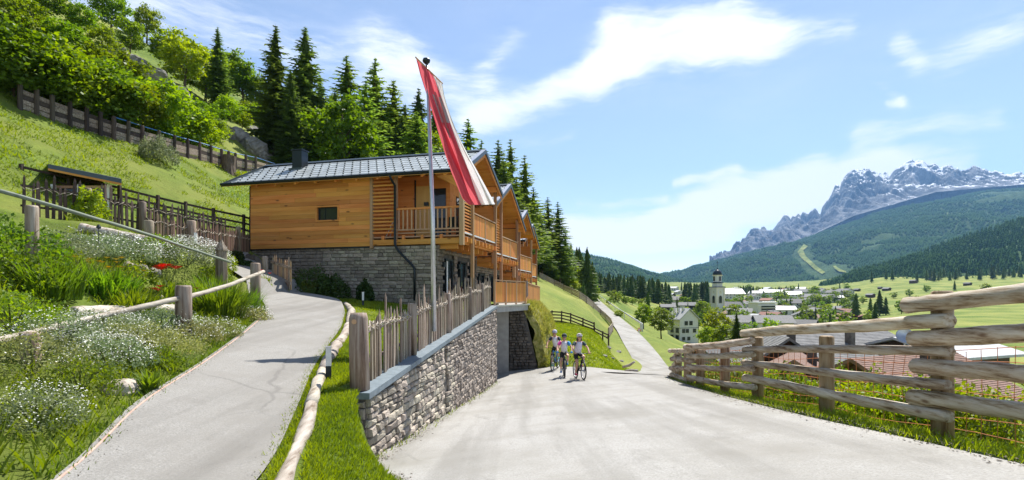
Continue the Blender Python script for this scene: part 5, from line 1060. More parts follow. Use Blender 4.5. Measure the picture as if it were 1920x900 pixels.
def plant(kind, x, y, h, label, group=None, wid=1.0, mat=None, z=None, proto=None):
    global tcount; tcount += 1
    ps = PROTO[kind]; H, me, tm = ps[(tcount*7+int(abs(x)*3)) % len(ps) if proto is None else proto]; s = h/H; r = random.Random(tcount)
    t = thing(NAME[kind], label, CAT[kind], (x, y, gz(x, y) if z is None else z), r.uniform(0, 6.28), group); t.scale = (s*wid, s*wid, s)
    c = put('crown', me, t); put('trunk', tm, t)
    if mat: c.material_slots[0].link = 'OBJECT'; c.material_slots[0].material = M[mat]
    return t
def at_top(kind, px, top, Y, label, group=None, wid=1.0, mat=None):
    x = (px-960)/FPX*Y; z = gz(x, Y); zt = EYE+(HZ-top)/FPX*Y; return plant(kind, x, Y, max(2, zt-z), label, group, wid, mat)
def at_base(kind, px, py, hpx, label, group=None, wid=1.0, mat=None, fn=None):
    p = None
    if fn is None:
        p = hit(upper, px, py, 8, 50); 
        if p is None or p.y > 47 or p.x > float(xb(np.array(p.y))): p = hit(ground, px, py, 45)
    else: p = hit(fn, px, py)
    if p is None: return None
    return plant(kind, p.x, p.y, hpx*p.y/FPX, label, group, wid, mat, p.z)
# individually placed trees on the forested slope, left to right
HT = [('spruce', 408, 50, 70, 'dark spruce standing alone above the bright bushes left of the tall spruces', .8), ('spruce', 516, 46, 60, 'tall open-branched spruce at the left edge of the forest gap', .95), ('spruce', 572, 50, 66, 'tallest full spruce above the chalet chimney', 1.05), ('spruce', 545, 130, 58, 'dark spruce between the two tallest spruces', .9), ('spruce', 600, 140, 78, 'narrow dark spruce right of the tallest full spruce', .9),
 ('larch', 650, 104, 70, 'tall light green larch right of the sky gap', 1.05), ('larch', 686, 150, 62, 'larch low before the pointed larch', 1.0), ('larch', 703, 108, 72, 'pointed larch beside the tall light green larch', .9), ('larch', 738, 150, 74, 'yellowish larch left of the flagpole', 1.1), ('spruce', 760, 195, 74, 'dense spruce just left of the flagpole above the roof', 1.0), ('spruce', 785, 165, 94, 'thin dark spruce directly behind the flagpole', .9), ('larch', 722, 195, 72, 'bright larch above the middle of the slate roof', 1.0), ('spruce', 665, 225, 62, 'short dark spruce right above the roof ridge', 1.1), ('spruce', 628, 165, 64, 'bushy spruce above the roof right of the chimney', .95),
 ('larch', 815, 185, 100, 'larch half hidden behind the red of the flag', 1.0), ('larch', 850, 238, 96, 'larch seen just right of the white of the flag', 1.0), ('larch', 878, 222, 104, 'pale larch top right above the flag', 1.0), ('larch', 903, 262, 100, 'low larch touching the apex of the nearest gable', .9), ('larch', 934, 262, 100, 'larch with a forked top above the second gable', .95), ('larch', 957, 260, 108, 'slim larch top beside the forked larch', .8), ('larch', 945, 300, 92, 'larch low behind the second chalet roof', 1.1), ('larch', 984, 290, 104, 'tall leaning larch behind the third gable', .95), ('larch', 968, 330, 94, 'bushy larch between second and third gable', 1.1), ('larch', 1000, 350, 110, 'larch right behind the farthest chalet', 1.0), ('larch', 1027, 369, 118, 'tall dark larch first right of the farthest chalet', .95), ('larch', 1046, 378, 122, 'last tall larch before the open valley', .95), ('larch', 1060, 428, 124, 'short larch at the right end of the larch row', .9), ('larch', 1013, 400, 112, 'larch squeezed between the chalet and the taller larches', 1.0)]
for k, px, top, Y, lab, w in HT: at_top(k, px, top, Y, lab, None, w*(1.2 if px > 600 else 1.05))
fill = random.Random(5)
for i in range(105):
    px = fill.uniform(585, 1052); Y = fill.uniform(58, 125) if px < 860 else fill.uniform(88, 132); kd = fill.choice(('spruce', 'spruce', 'larch', 'larch', 'larch', 'larch', 'tree')) if px < 850 else fill.choice(('spruce', 'larch', 'larch'))
    sil = np.interp(px, [590, 700, 800, 900, 960, 1000, 1052], [165, 165, 205, 285, 300, 350, 425]); x = (px-960)/FPX*Y
    if qof(x, Y) < 19: continue
    at_top(kd, px, sil+fill.uniform(8, 95), Y, ' '.join(({'tree': 'bright broadleaf tree', 'larch': 'light green larch', 'spruce': 'dark green spruce'}[kd]+' deep in the forest behind the '+min(HT, key=lambda q: abs(q[1]-px))[4]).split()[:16]), 'trees deep in the forest behind the chalets', {'tree': 1.0}.get(kd, 1.5), 'leaf' if kd == 'tree' else None)
BU = [  # px, base, height px, material, kind, label
 (185, 232, 120, 'leaf', 'shrub', 'dark leafy bush above the left end of the plank wall'), (235, 250, 105, 'leaf', 'shrub', 'big bush behind the plank wall, second from its left end'), (290, 262, 120, 'leaf_y', 'shrub', 'bright bush above the middle of the plank wall'), (340, 278, 90, 'leaf_y', 'shrub', 'sunny bush behind the plank wall near the rounded hedge'), (375, 282, 66, 'leaf_y', 'shrub', 'small sunny bush at the right end of the bush mass'), (205, 182, 95, 'leaf', 'shrub', 'dark bush in the second row left of the rock band'), (262, 208, 58, 'leaf_y', 'shrub', 'bush under the rock band in the second row'), (316, 236, 48, 'leaf', 'shrub', 'bush at the foot of the rock band'),
 (190, 130, 80, 'leaf', 'tree', 'broadleaf tree top left above the dark bushes'), (245, 110, 74, 'leaf', 'tree', 'broadleaf tree at the top left behind the grey rock'), (312, 140, 85, 'leaf_y', 'tree', 'bright broadleaf tree above the rock band'), (348, 178, 118, 'leaf_y', 'tree', 'bright slender tree with visible pale trunk mid-slope'), (385, 190, 110, 'leaf_y', 'tree', 'bright tree left of the lone dark spruce'), (425, 195, 105, 'leaf', 'tree', 'tree before the lone dark spruce'), (455, 205, 95, 'leaf', 'tree', 'rounded broadleaf tree at the edge of the sky gap'), (480, 212, 70, 'leaf', 'tree', 'low broadleaf tree touching the sky gap'), (430, 225, 44, 'leaf_y', 'shrub', 'small bush on the grassy slope below the lone spruce'), (492, 240, 48, 'leaf_y', 'shrub', 'small bright bush above the rocks'), (535, 258, 50, 'leaf_y', 'shrub', 'bright bush above the chimney left'), (560, 280, 40, 'leaf', 'shrub', 'low bush right beside the chimney'), (590, 290, 36, 'leaf_y', 'shrub', 'low bush right of the chimney'), (505, 272, 30, 'leaf', 'shrub', 'tiny bush under the rocks'), (640, 290, 40, 'leaf', 'shrub', 'bush low above the roof ridge'),
 (405, 264, 40, 'leaf_y', 'shrub', 'low bush on the grass right of the bush mass'), (388, 242, 52, 'leaf', 'shrub', 'bush above the right end of the bush mass'), (455, 240, 30, 'leaf_y', 'shrub', 'little bush left of the upright rock'), (522, 286, 32, 'leaf_y', 'shrub', 'little bush right of the dark rock face'), (470, 226, 38, 'leaf', 'shrub', 'bush under the rounded broadleaf tree'), (548, 276, 36, 'leaf', 'shrub', 'bush under the tall open spruce'),
 (130, 215, 120, 'leaf', 'shrub', 'bush left beyond the plank wall posts'), (80, 195, 130, 'leaf_y', 'shrub', 'bush further left on the slope'), (25, 180, 140, 'leaf', 'shrub', 'leftmost bush low on the slope'), (120, 130, 100, 'leaf', 'tree', 'broadleaf tree upper left'), (60, 105, 110, 'leaf_y', 'tree', 'bright broadleaf tree near the left edge'), (10, 90, 110, 'leaf', 'tree', 'leftmost broadleaf tree of the hillside'), (150, 80, 80, 'leaf', 'tree', 'broadleaf tree high at the top edge'), (90, 50, 80, 'leaf', 'tree', 'broadleaf tree above at the top edge left'), (210, 70, 90, 'leaf', 'tree', 'broadleaf tree rising beyond the top of the slope'), (330, 110, 80, 'leaf', 'tree', 'hazier broadleaf tree behind the bright slender tree'), (275, 80, 70, 'leaf', 'tree', 'tree at the top edge above the rock band')]
for px, b, h, mt, k, lab in BU: at_base(k, px, b, h, lab, 'bushes and trees on the hillside', 1.25 if k == 'shrub' else 1.15, mt)
# rounded hedge and low plants at the plank wall
def mound(name, label, cat, p, sx, sz, mat, n=900, leaf=.06, seed=0, group=None, flowers=None):
    r = np.random.default_rng(seed+int(abs(p[0])*50)); d = rdir(n, r); d[:, 2] = np.abs(d[:, 2]); rad = r.uniform(.55, 1.03, n)**.6; c = d*rad[:, None]*np.array([sx, sx, sz])*(1+.18*np.sin(d[:, 0:1]*7+seed)*np.cos(d[:, 1:2]*5))
    a = rdir(n, r); b = np.cross(a, rdir(n, r)); s = leaf*r.uniform(.6, 1.5, n)[:, None]; v, f = quads(c, a*s, b*s)
    t = thing(name, label, cat, p, 0, group); put('foliage', npmesh('foliage', v, f, M[mat]), t)
    m = MB()
    for i in range(7): a_ = i*.9; m.tube([(0, 0, -.05), (math.cos(a_)*sx*.3, math.sin(a_)*sx*.3, sz*.5), (math.cos(a_)*sx*.6, math.sin(a_)*sx*.6, sz*.8)], [.012, .009, .004], 4, cap=False)
    m.build('stem', M['stem'], t)
    if flowers:
        fm_, k, fs, lift = flowers; d = rdir(k, r); d[:, 2] = np.abs(d[:, 2])*.9+.15; c = d*np.array([sx, sx, sz])*r.uniform(.85, 1.1, (k, 1)); c[:, 2] += lift
        a = rdir(k, r); a[:, 2] *= .4; b = np.cross(a, np.array([0, 0, 1.])+.5*rdir(k, r)); b /= np.linalg.norm(b, axis=1, keepdims=True)+1e-6; s = fs*r.uniform(.6, 1.3, k)[:, None]; v, f = quads(c, a*s, b*s*1.4); tag(put('flowers', npmesh('flowers', v, f, M[fm_]), t), kind='stuff')
    return t
p = hit(upper, 294, 304); mound('hedge', 'rounded dull green hedge bush before the plank wall', 'shrub', p, 1.05, 1.35, 'sage', 3500, .11)
for px, py, s, lab in ((455, 336, .75, 'bright low shrub right of the tree stump'), (470, 332, .6, 'second bright low shrub left of the roof eave')): p = hit(upper, px, py); mound('shrub', lab, 'shrub', p, s, s*.7, 'leaf_y', 900, .1)
for i, (px, py, s, lab, fl) in enumerate([(215, 112, (1.6, 1.2, 2.4), 'pale pointed rock at the top of the rock band', 1), (255, 128, (2.6, 1.6, 1.3), 'dark overhanging rock in the rock band', 1), (283, 152, (2.8, 1.5, 1.4), 'light grey slab in the middle of the rock band', 1), (318, 180, (2.4, 1.2, 1.1), 'grey rock lower in the rock band', 1), (345, 205, (2, 1, .9), 'lowest grey rock of the rock band', 1), (448, 262, (1.4, 1.1, 1.4), 'upright grey rock on the open slope', 1), (478, 282, (2.3, 1.4, 1.4), 'dark rock face above the slate roof', 1), (505, 300, (1.7, 1.1, 1), 'rock half covered by grass near the roof', 1), (415, 248, (1.4, 1, .9), 'small rock left on the open slope', 1), (470, 245, (1.5, 1, 1.1), 'small rock above the upright grey rock', 1)]):
    q = hit(upper, px, py, 8, 50); 
    if q is None or q.y > 47: q = hit(ground, px, py, 45)
    o = rock(px, py, 50, s, lab, 'rock_outcrop', seed=i); o.location = q+Vector((0, 0, -.1))
# boulders at the house corner, garden logs
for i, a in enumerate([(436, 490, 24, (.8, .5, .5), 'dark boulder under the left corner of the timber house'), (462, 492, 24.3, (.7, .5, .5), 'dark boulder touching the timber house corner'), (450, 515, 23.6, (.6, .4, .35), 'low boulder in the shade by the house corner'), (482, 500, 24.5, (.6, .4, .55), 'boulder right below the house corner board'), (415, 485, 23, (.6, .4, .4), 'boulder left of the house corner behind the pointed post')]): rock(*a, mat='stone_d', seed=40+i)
def lying_log(a, b, r, label):
    m = log_tube(a, b, r, int(a.x*10) % 97, sag=.01); tag(m.build('garden_log', M['kerb'], None, True), label, 'log')
def on_g(px, py, dz=0): q = hit(upper, px, py); return q+Vector((0, 0, dz))
lying_log(on_g(150, 436, .1), on_g(284, 458, .1), .14, 'long bleached log lying across the top of the flower garden')
lying_log(on_g(140, 592, .06), on_g(330, 585, .06), .1, 'bleached log half hidden under the plants behind the front post')
for i, (px, py, s, lab) in enumerate([(230, 736, (.22, .16, .16), 'tan sandstone block at the path edge under the flowers'), (265, 462, .2, 'brown stone by the top garden log'), (262, 510, .3, 'flat pale stone in the middle of the flower garden'), (285, 512, .22, 'flat stone beside the yellow flowers'), (240, 498, .22, 'grey garden stone left among white flowers'), (295, 560, .16, 'small stone below the red lily')]):
    o = rock(px, py, None, s, lab, 'garden_stone', 'stone', mat='stone', seed=60+i)
# ------------------------------------------------------------------ flower garden
def _fl(fl, i, fm_, t):
    m = MB(); m.add(fl.v[i*24:i*24+24], [tuple(q) for q in np.arange(24).reshape(6, 4)]); m.build('flower', M[fm_], t)
def blades_clump(name, label, cat, p, n, L_, w, mat, seed, spread=.25, arch=.8, flowers=None, group=None):
    r = np.random.default_rng(seed); a = r.uniform(0, 6.283, n); ll = L_*r.uniform(.55, 1.15, n); ar = arch*r.uniform(.3, 1.1, n); b0 = np.stack([np.cos(a)*spread*r.uniform(0, 1, n), np.sin(a)*spread*r.uniform(0, 1, n), 0*a-.03], 1); d = np.stack([np.cos(a), np.sin(a), 0*a], 1); s = np.stack([-np.sin(a), np.cos(a), 0*a], 1); V = []
    for t in (0, .35, .7, 1):
        c = b0+d*(ll*ar*t**1.6*.75)[:, None]; c[:, 2] += ll*(t-ar*.55*t**2.2); ww = w*(1-t**2.5)*.5+.0015; V += [c-s*ww, c+s*ww]
    v = np.stack(V, 1).reshape(-1, 3); k = np.arange(n)[:, None]*8; f = np.concatenate([k+np.array([[2*i, 2*i+1, 2*i+3, 2*i+2]]) for i in range(3)])
    t = thing(name, label, cat, p, 0, group); put('leaf', npmesh('leaf', v, f, M[mat]), t)
    if flowers:
        fm_, k, h, sz = flowers; m = MB(); fl = MB()
        for i in range(k):
            a_ = r.uniform(0, 6.28); q = Vector((math.cos(a_)*spread*1.3*r.uniform(0, 1), math.sin(a_)*spread*1.3*r.uniform(0, 1), h*r.uniform(.8, 1.1))); m.tube([(0, 0, 0), (q.x*.6, q.y*.6, q.z*.6), q], .005, 4, cap=False)
            for j in range(6):
                b = j*1.047+a_; e = q+Vector((math.cos(b)*sz, math.sin(b)*sz, sz*.45)); s_ = Vector((-math.sin(b), math.cos(b), 0))*sz*.3; mid = q.lerp(e, .55)+Vector((0, 0, sz*.2)); fl.add([q, mid-s_, e, mid+s_], [(0, 1, 2, 3)])
        m.build('stem', M['stem'], t); [_fl(fl, i, fm_, t) for i in range(k)]
    return t
gd = [('b', 210, 560, 'broad daylily clump with yellow flowers left in the garden', dict(n=330, L_=.75, w=.028, mat='lily', spread=.5, flowers=('yfl', 9, .68, .07))), ('b', 175, 545, 'yellow flowered daylily clump at the far left of the garden', dict(n=260, L_=.7, w=.028, mat='lily', spread=.45, flowers=('yfl', 8, .65, .07))),
      ('b', 312, 560, 'red lily with a large open bloom in the middle of the garden', dict(n=120, L_=.6, w=.03, mat='leaf', spread=.25, flowers=('rfl', 6, .74, .16))), ('b', 415, 592, 'long bladed grass clump arching over the path beside the round post', dict(n=620, L_=1.05, w=.022, mat='lily', spread=.62)), ('b', 450, 588, 'second arching grass clump nearer the end of the handrail', dict(n=420, L_=.9, w=.02, mat='lily', spread=.5)), ('b', 280, 735, 'small bright sword-leaved plant beside the tan stone', dict(n=60, L_=.36, w=.035, mat='lily', spread=.07)), ('b', 390, 560, 'upright bright grass clump behind the front post', dict(n=300, L_=.85, w=.02, mat='lily', spread=.4)), ('b', 255, 590, 'grass clump under the handrail left of the red lily', dict(n=260, L_=.7, w=.02, mat='leaf', spread=.4)),
      ('m', 350, 500, 'large white flowering cushion below the upper handrail', dict(sx=1.2, sz=.8, mat='sage', n=4600, leaf=.05, flowers=('wfl', 4200, .045, .04))), ('m', 225, 490, 'silvery white flowered cushion left of the stones', dict(sx=1.0, sz=.65, mat='sage', n=3600, leaf=.05, flowers=('wfl', 1500, .045, .05))), ('m', 300, 470, 'green cushion beside the top garden log', dict(sx=.7, sz=.45, mat='leaf', n=1600, leaf=.06)), ('m', 180, 480, 'silver cushion plant at the upper left of the garden', dict(sx=.8, sz=.5, mat='sage', n=2600, leaf=.05, flowers=('wfl', 350, .035, .05))), ('m', 285, 498, 'yellow flowered small cushion among the garden stones', dict(sx=.4, sz=.3, mat='leaf_y', n=900, leaf=.045, flowers=('yfl', 160, .03, .02))), ('m', 400, 535, 'leafy bush behind the arching grass', dict(sx=.55, sz=.6, mat='leaf', n=1700, leaf=.06)), ('m', 250, 535, 'leafy bush between daylilies and red lily', dict(sx=.5, sz=.5, mat='leaf', n=1500, leaf=.06, flowers=('yfl', 40, .035, .05))), ('m', 420, 520, 'light shrub beside the pointed post', dict(sx=.45, sz=.6, mat='leaf_y', n=1200, leaf=.06)),
      ('m', 190, 640, 'white flowered mound at the left end of the front border', dict(sx=.62, sz=0.43, mat='sage', n=3600, leaf=.032, flowers=('wfl', 1500, .02, .05))), ('m', 210, 690, 'loose white flowered mound above the tan stone', dict(sx=.5, sz=0.39, mat='sage', n=3000, leaf=.03, flowers=('wfl', 1300, .02, .05))), ('m', 255, 660, 'olive flowering mound in the front border', dict(sx=.62, sz=0.43, mat='straw', n=3600, leaf=.03, flowers=('wfl', 500, .018, .05))), ('m', 310, 665, 'straw green mound hanging over the path edge', dict(sx=.55, sz=0.39, mat='straw', n=3400, leaf=.03, flowers=('wfl', 300, .018, .05))), ('m', 300, 620, 'bluish white flowering mound under the handrail', dict(sx=.62, sz=0.39, mat='sage', n=3200, leaf=.035, flowers=('wfl', 900, .02, .05))), ('m', 360, 640, 'straw green mound right at the foot of the round post', dict(sx=.55, sz=0.36, mat='straw', n=3200, leaf=.032, flowers=('wfl', 700, .02, .05))), ('m', 405, 632, 'white dotted mound between the post and the grass clump', dict(sx=.5, sz=0.33, mat='straw', n=2600, leaf=.034, flowers=('wfl', 700, .022, .05))), ('m', 470, 600, 'low white flowers at the path edge below the second post', dict(sx=.5, sz=0.30, mat='straw', n=2400, leaf=.04, flowers=('wfl', 700, .025, .04))), ('m', 285, 690, 'green mound at the edge of the border by the path', dict(sx=.4, sz=0.30, mat='leaf', n=2000, leaf=.035)),
      ('m', 110, 660, 'white flowered mound left of the netting', dict(sx=.6, sz=.5, mat='sage', n=3000, leaf=.032, flowers=('wfl', 900, .02, .05))), ('m', 60, 700, 'straw mound near the left corner', dict(sx=.55, sz=.5, mat='straw', n=3000, leaf=.03, flowers=('wfl', 400, .018, .05))), ('m', 150, 735, 'green mound near the lower left path edge', dict(sx=.4, sz=.35, mat='leaf', n=2200, leaf=.03)), ('m', 70, 800, 'white flowered mound low at the left corner', dict(sx=.4, sz=.35, mat='sage', n=2600, leaf=.025, flowers=('wfl', 700, .015, .04))), ('b', 100, 560, 'tall daylily clump beyond the left rail post', dict(n=300, L_=.9, w=.028, mat='lily', spread=.5)), ('m', 60, 540, 'green bush far left in the garden', dict(sx=.7, sz=.6, mat='leaf', n=2200, leaf=.06)), ('m', 110, 480, 'silver bush far left in the upper garden', dict(sx=.8, sz=.55, mat='sage', n=2600, leaf=.05, flowers=('wfl', 300, .035, .05))), ('m', 20, 620, 'leafy bush behind the left rail', dict(sx=.6, sz=.55, mat='leaf_y', n=2200, leaf=.045)), ('m', 15, 500, 'large green bush at the left edge of the garden', dict(sx=.9, sz=.8, mat='leaf', n=2600, leaf=.07))]
for i, (k, px, py, lab, kw) in enumerate(gd):
    q = hit(upper, px, py)
    if k == 'b': blades_clump('daylily' if kw['mat'] == 'lily' else 'lily_plant', lab, 'plant', q, seed=i, **kw)
    else: mound('flower_cushion' if kw.get('flowers') else 'garden_shrub', lab, 'plant', q, seed=i, **kw)
for i, (px, py, lab, n_) in enumerate([(355, 578, 'small red flowered plant under the handrail near the round post', 5), (300, 575, 'low red flowers just below the big red lily', 4), (500, 530, 'pink red flowers at the foot of the gate post', 4)]):
    blades_clump('lily_plant', lab, 'plant', hit(upper, px, py), 60, .4, .025, 'leaf', 300+i, .2, .8, ('rfl', n_, .42, .09))
# climbing leaves on the shed corner, dark shrubs by the stone house, red flowers by gate
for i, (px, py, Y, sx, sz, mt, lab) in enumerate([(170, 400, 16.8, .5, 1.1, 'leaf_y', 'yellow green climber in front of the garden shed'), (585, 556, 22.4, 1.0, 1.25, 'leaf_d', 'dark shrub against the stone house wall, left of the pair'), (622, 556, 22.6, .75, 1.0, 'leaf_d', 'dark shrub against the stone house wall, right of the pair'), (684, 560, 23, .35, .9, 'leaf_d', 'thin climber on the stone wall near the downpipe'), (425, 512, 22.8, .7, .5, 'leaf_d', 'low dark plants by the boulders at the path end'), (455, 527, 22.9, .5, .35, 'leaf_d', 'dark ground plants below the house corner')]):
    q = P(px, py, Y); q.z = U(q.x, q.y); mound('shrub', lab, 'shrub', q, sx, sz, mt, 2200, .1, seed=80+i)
m = MB(); q = hit(upper, 185, 497); m.tube([q, q+Vector((0, 0, .85))], .008, 5); m.lathe([(.0, .85), (.05, .87), (.05, .9), (.02, .96)], 8, q); tag(m.build('garden_stake', M['dark']), 'thin black garden stake with a small lantern head', 'stake')
# ------------------------------------------------------------------ grass and ground cover
def grass(name, label, x, y, z, h, w, mat, lean=.5):
    n = len(x); a = rng.uniform(0, 6.283, n); hh = h*rng.uniform(.5, 1.3, n); ww = w*rng.uniform(.7, 1.3, n); b = np.stack([x, y, z-.015], 1); s = np.stack([np.cos(a), np.sin(a), 0*a], 1)*ww[:, None]*.5
    t = b+np.stack([np.cos(a*3.1)*hh*lean, np.sin(a*3.1)*hh*lean, hh*.85], 1); md = b*.5+t*.5+np.stack([0*a, 0*a, hh*.12], 1)
    v = np.stack([b-s, b+s, md+s*.7, md-s*.7, t], 1).reshape(-1, 3); k = np.arange(n)[:, None]*5
    f = np.concatenate([k+np.array([[0, 1, 2]]), k+np.array([[0, 2, 3]]), k+np.array([[3, 2, 4]])]); tag(put(name, npmesh(name, v, f, mat)), label, kind='stuff')
def lawn_strip():
    n = 75000; y = 3+21*rng.uniform(0, 1, n)**1.7; xr = np.interp(y, pathR[:, 1][:-2], pathR[:, 0][:-2]); xw = -2.03+.0945*(y-7.5)-.42; xw = np.where(y < 7.4, -1.16-.95*sm(5.6, 7.35, y), xw); u = rng.uniform(0, 1, n); x = xr+.0+(xw-xr)*u
    kx = np.abs(x-(xr+.16)) > .07; nz = fbm(x*2, y*2, 3, 2) > .18; k = kx & nz; x, y = x[k], y[k]; grass('grass', 'bright lawn grass between the kerb log and the picket fence wall', x, y, upper(x, y), .085, .011, M['grass'])
lawn_strip()
def scat(n, reg, fn, cond, *a):
    x0, x1, y0, y1 = reg; x = rng.uniform(x0, x1, n); y = rng.uniform(y0, y1, n); k = cond(x, y); x, y = x[k], y[k]; grass(*a[:2], x, y, fn(x, y), *a[2:])
gl = lambda x, y: dist_poly(x, y, pathL)
scat(70000, (-16, -2, 2, 22), upper, lambda x, y: (gl(x, y) > .12) & (gl(x, y) < 5) & (fbm(x*1.2, y*1.2, 3, 7) > .42) & (qof(x, y) < 17.5), 'ground_cover', 'mixed low green ground cover in the flower garden', .2, .022, M['leaf'], .6)
scat(50000, (-30, -12, 18, 48), upper, lambda x, y: (qof(x, y) > 18.6) & (fbm(x*.7, y*.7, 4, 17) > .47), 'meadow_grass', 'tufted grass on the steep meadow left of the house', .16, .05, M['grass'], .7)
scat(40000, (4.5, 8.5, 3, 19), ground, lambda x, y: (y < np.where(x < 5.9, 16.6, 19)) & (x > xf(4)-.28+.14*np.maximum(0, y-15)) & (fbm(x*1.5, y*1.5, 3, 12) > .4), 'verge_grass', 'long grass under the log fence at the drive edge', .17, .014, M['grass'], .5)
def bank_grass():
    k = bankg.reshape(-1, 3); n = 26000; i = rng.integers(6, bankg.shape[0]-1, n); j = rng.integers(6, bankg.shape[1]-3, n); p = bankg[i, j]+rng.normal(size=(n, 3))*np.array([.03, .06, .05]); keep = fbm(p[:, 1]*1.5, p[:, 2]*2, 3, 4) > .4; p = p[keep]
    grass('bank_grass', 'long yellowish grass hanging on the steep bank', p[:, 0]+.02, p[:, 1], p[:, 2], .2, .03, M['dry'], .8)
bank_grass()
scat(42000, (1.6, 7.5, 22, 46), ground, lambda x, y: (x < np.interp(y, [22, 25, 29, 36, 43], [4.7, 5.6, 6.6, 8.2, 9])) & (x > np.interp(y, [22, 25, 26, 32, 42], [4.2, 2.6, 1.8, 2.5, 3.4])) & (y > np.interp(x, [1.6, 3.6, 4.8], [25.3, 24.3, 22])), 'lawn_grass', 'mown sunny lawn behind the cyclists', .12, .035, M['grass'], .6)
scat(26000, (-3, 1, 21, 24.5), upper, lambda x, y: (x < -2.8) & (x > -9), 'wall_grass', 'grass strip in front of the stone house wall', .1, .02, M['grass'])
scat(18000, (-9, -3, 19, 23), upper, lambda x, y: (dist_poly(x, y, pathR[:-1]) < -.05) & (y < 22.8), 'wall_grass', 'grass strip in front of the stone house wall', .1, .02, M['grass'])

def grit(name, label, n, pts_fn, size, mats):
    x, y, z = pts_fn(n); n = len(x); s = size*rng.uniform(.4, 1.6, n); d = rdir(n*4, rng).reshape(n, 4, 3)*s[:, None, None]; d[:, :, 2] = np.abs(d[:, :, 2])*.7; c = np.stack([x, y, z], 1)
    v = (c[:, None]+d).reshape(-1, 3); k = np.arange(n)[:, None]*4; f = np.concatenate([k+np.array([q]) for q in ([0, 1, 2], [0, 2, 3], [0, 3, 1], [1, 3, 2])]); tag(put(name, npmesh(name, v, f, M[mats])), label, kind='stuff')
def along(pl, spread, fn, side=0):
    pl = np.array(pl)
    def g(n):
        i = rng.uniform(0, len(pl)-1.001, n); k = i.astype(int); p = pl[k]*(1-(i-k))[:, None]+pl[k+1]*(i-k)[:, None]; off = rng.normal(size=(n, 2))*spread; x, y = p[:, 0]+off[:, 0]+side, p[:, 1]+off[:, 1]; return x, y, fn(x, y)
    return g
up_ = lambda x, y: upper(x, y)+.05; rz_ = lambda x, y: road_z(x, y)+.002
wallfoot = [(-1.25-.95*float(sm(5.6, 7.35, q)), q) for q in (3, 4, 5, 6, 6.8, 7.3)]+[(-2.03+.0945*(q-7.5)+.05, q) for q in (7.6, 10, 14, 18, 22)]
grit('gravel', 'loose grit along both edges of the footpath', 1300, along(pathR[1:9], .06, up_, -.06), .007, 'stone'); grit('gravel', 'loose soil crumbs along the garden edge of the footpath', 1500, along(pathL[1:9], .06, up_, .06), .007, 'soil')
grit('gravel', 'loose grit at the foot of the retaining wall', 2600, along(wallfoot, .1, rz_, .1), .016, 'stone'); grit('gravel', 'loose grit on the drive edge under the log fence', 2600, along([(4.3, 3), (4.33, 8), (4.45, 11.4), (4.95, 16)], .13, rz_, -.1), .014, 'stone')
def weeds():
    g = along(wallfoot, .06, rz_, .04); x, y, z = g(900); grass('weeds', 'weeds growing at the foot of the retaining wall', x, y, z, .1, .012, M['grass']); g = along([(4.3, 3), (4.33, 8), (4.45, 11.4), (4.95, 16)], .07, rz_, -.04); x, y, z = g(1600); grass('weeds', 'grass creeping onto the drive edge', x, y, z, .07, .01, M['grass']); g = along(pathR[1:9], .04, up_, -.02); x, y, z = g(1800); grass('weeds', 'grass creeping over the right path edge', x, y, z-.02, .07, .01, M['grass'])
    g = along(pathL[1:9], .07, up_, -.04); x, y, z = g(2600); grass('weeds', 'small plants creeping over the left path edge', x, y, z-.02, .07, .014, M['leaf'])
weeds()

# ------------------------------------------------------------------ village
M['rf_grey'] = m_noise('grey_roof', [(.3, (.1, .1, .1)), (.7, (.18, .178, .175))], 2, .8, bmp=.2, var=(.75, 1.3)); M['rf_red'] = m_noise('red_roof', [(.3, (.2, .085, .06)), (.7, (.32, .15, .11))], 2, .8, bmp=.2, var=(.8, 1.2)); M['rf_white'] = m_noise('pale_metal_roof', [(.3, (.36, .365, .37)), (.7, (.5, .5, .5))], 2, .55, bmp=.1)
M['rf_brown'] = m_noise('brown_tiles', [(.3, (.17, .1, .075)), (.7, (.29, .18, .14))], 3, .8, bmp=.2, var=(.8, 1.2)); M['render'] = m_noise('white_render', [(.3, (.62, .6, .55)), (.7, (.74, .72, .67))], 1.5, .9, bmp=.1, var=(.85, 1.05)); M['cream'] = m_noise('cream_render', [(.3, (.6, .54, .4)), (.7, (.72, .65, .5))], 1.5, .9, bmp=.1); M['dkwood'] = m_wood('dark_house_wood', [(.25, (.05, .03, .02)), (.55, (.11, .07, .045)), (.8, (.17, .11, .075))], 'x', 6)
WIN = {}
def win_mesh(w, h, fm='dark'):
    k = (round(w, 2), round(h, 2), fm)
    if k not in WIN:
        a = MB()
        for lo, hi in (((-w/2, -.06, 0), (-w/2+.1, .05, h)), ((w/2-.1, -.06, 0), (w/2, .05, h)), ((-w/2+.1, -.06, 0), (w/2-.1, .05, .1)), ((-w/2+.1, -.06, h-.1), (w/2-.1, .05, h))): a.box(lo, hi)
        b = MB(); b.box((-w/2+.1, -.02, .1), (w/2-.1, .02, h-.1)); WIN[k] = (a.mesh('window', M[fm]), b.mesh('pane', M['glass']))
    return WIN[k]
def window(t, x, y, z, rz, w=1.0, h=1.3, fm='dark'):
    a, b = win_mesh(w, h, fm); o = put('window', a, t, (x, y, z), (0, 0, rz)); put('pane', b, o); return o
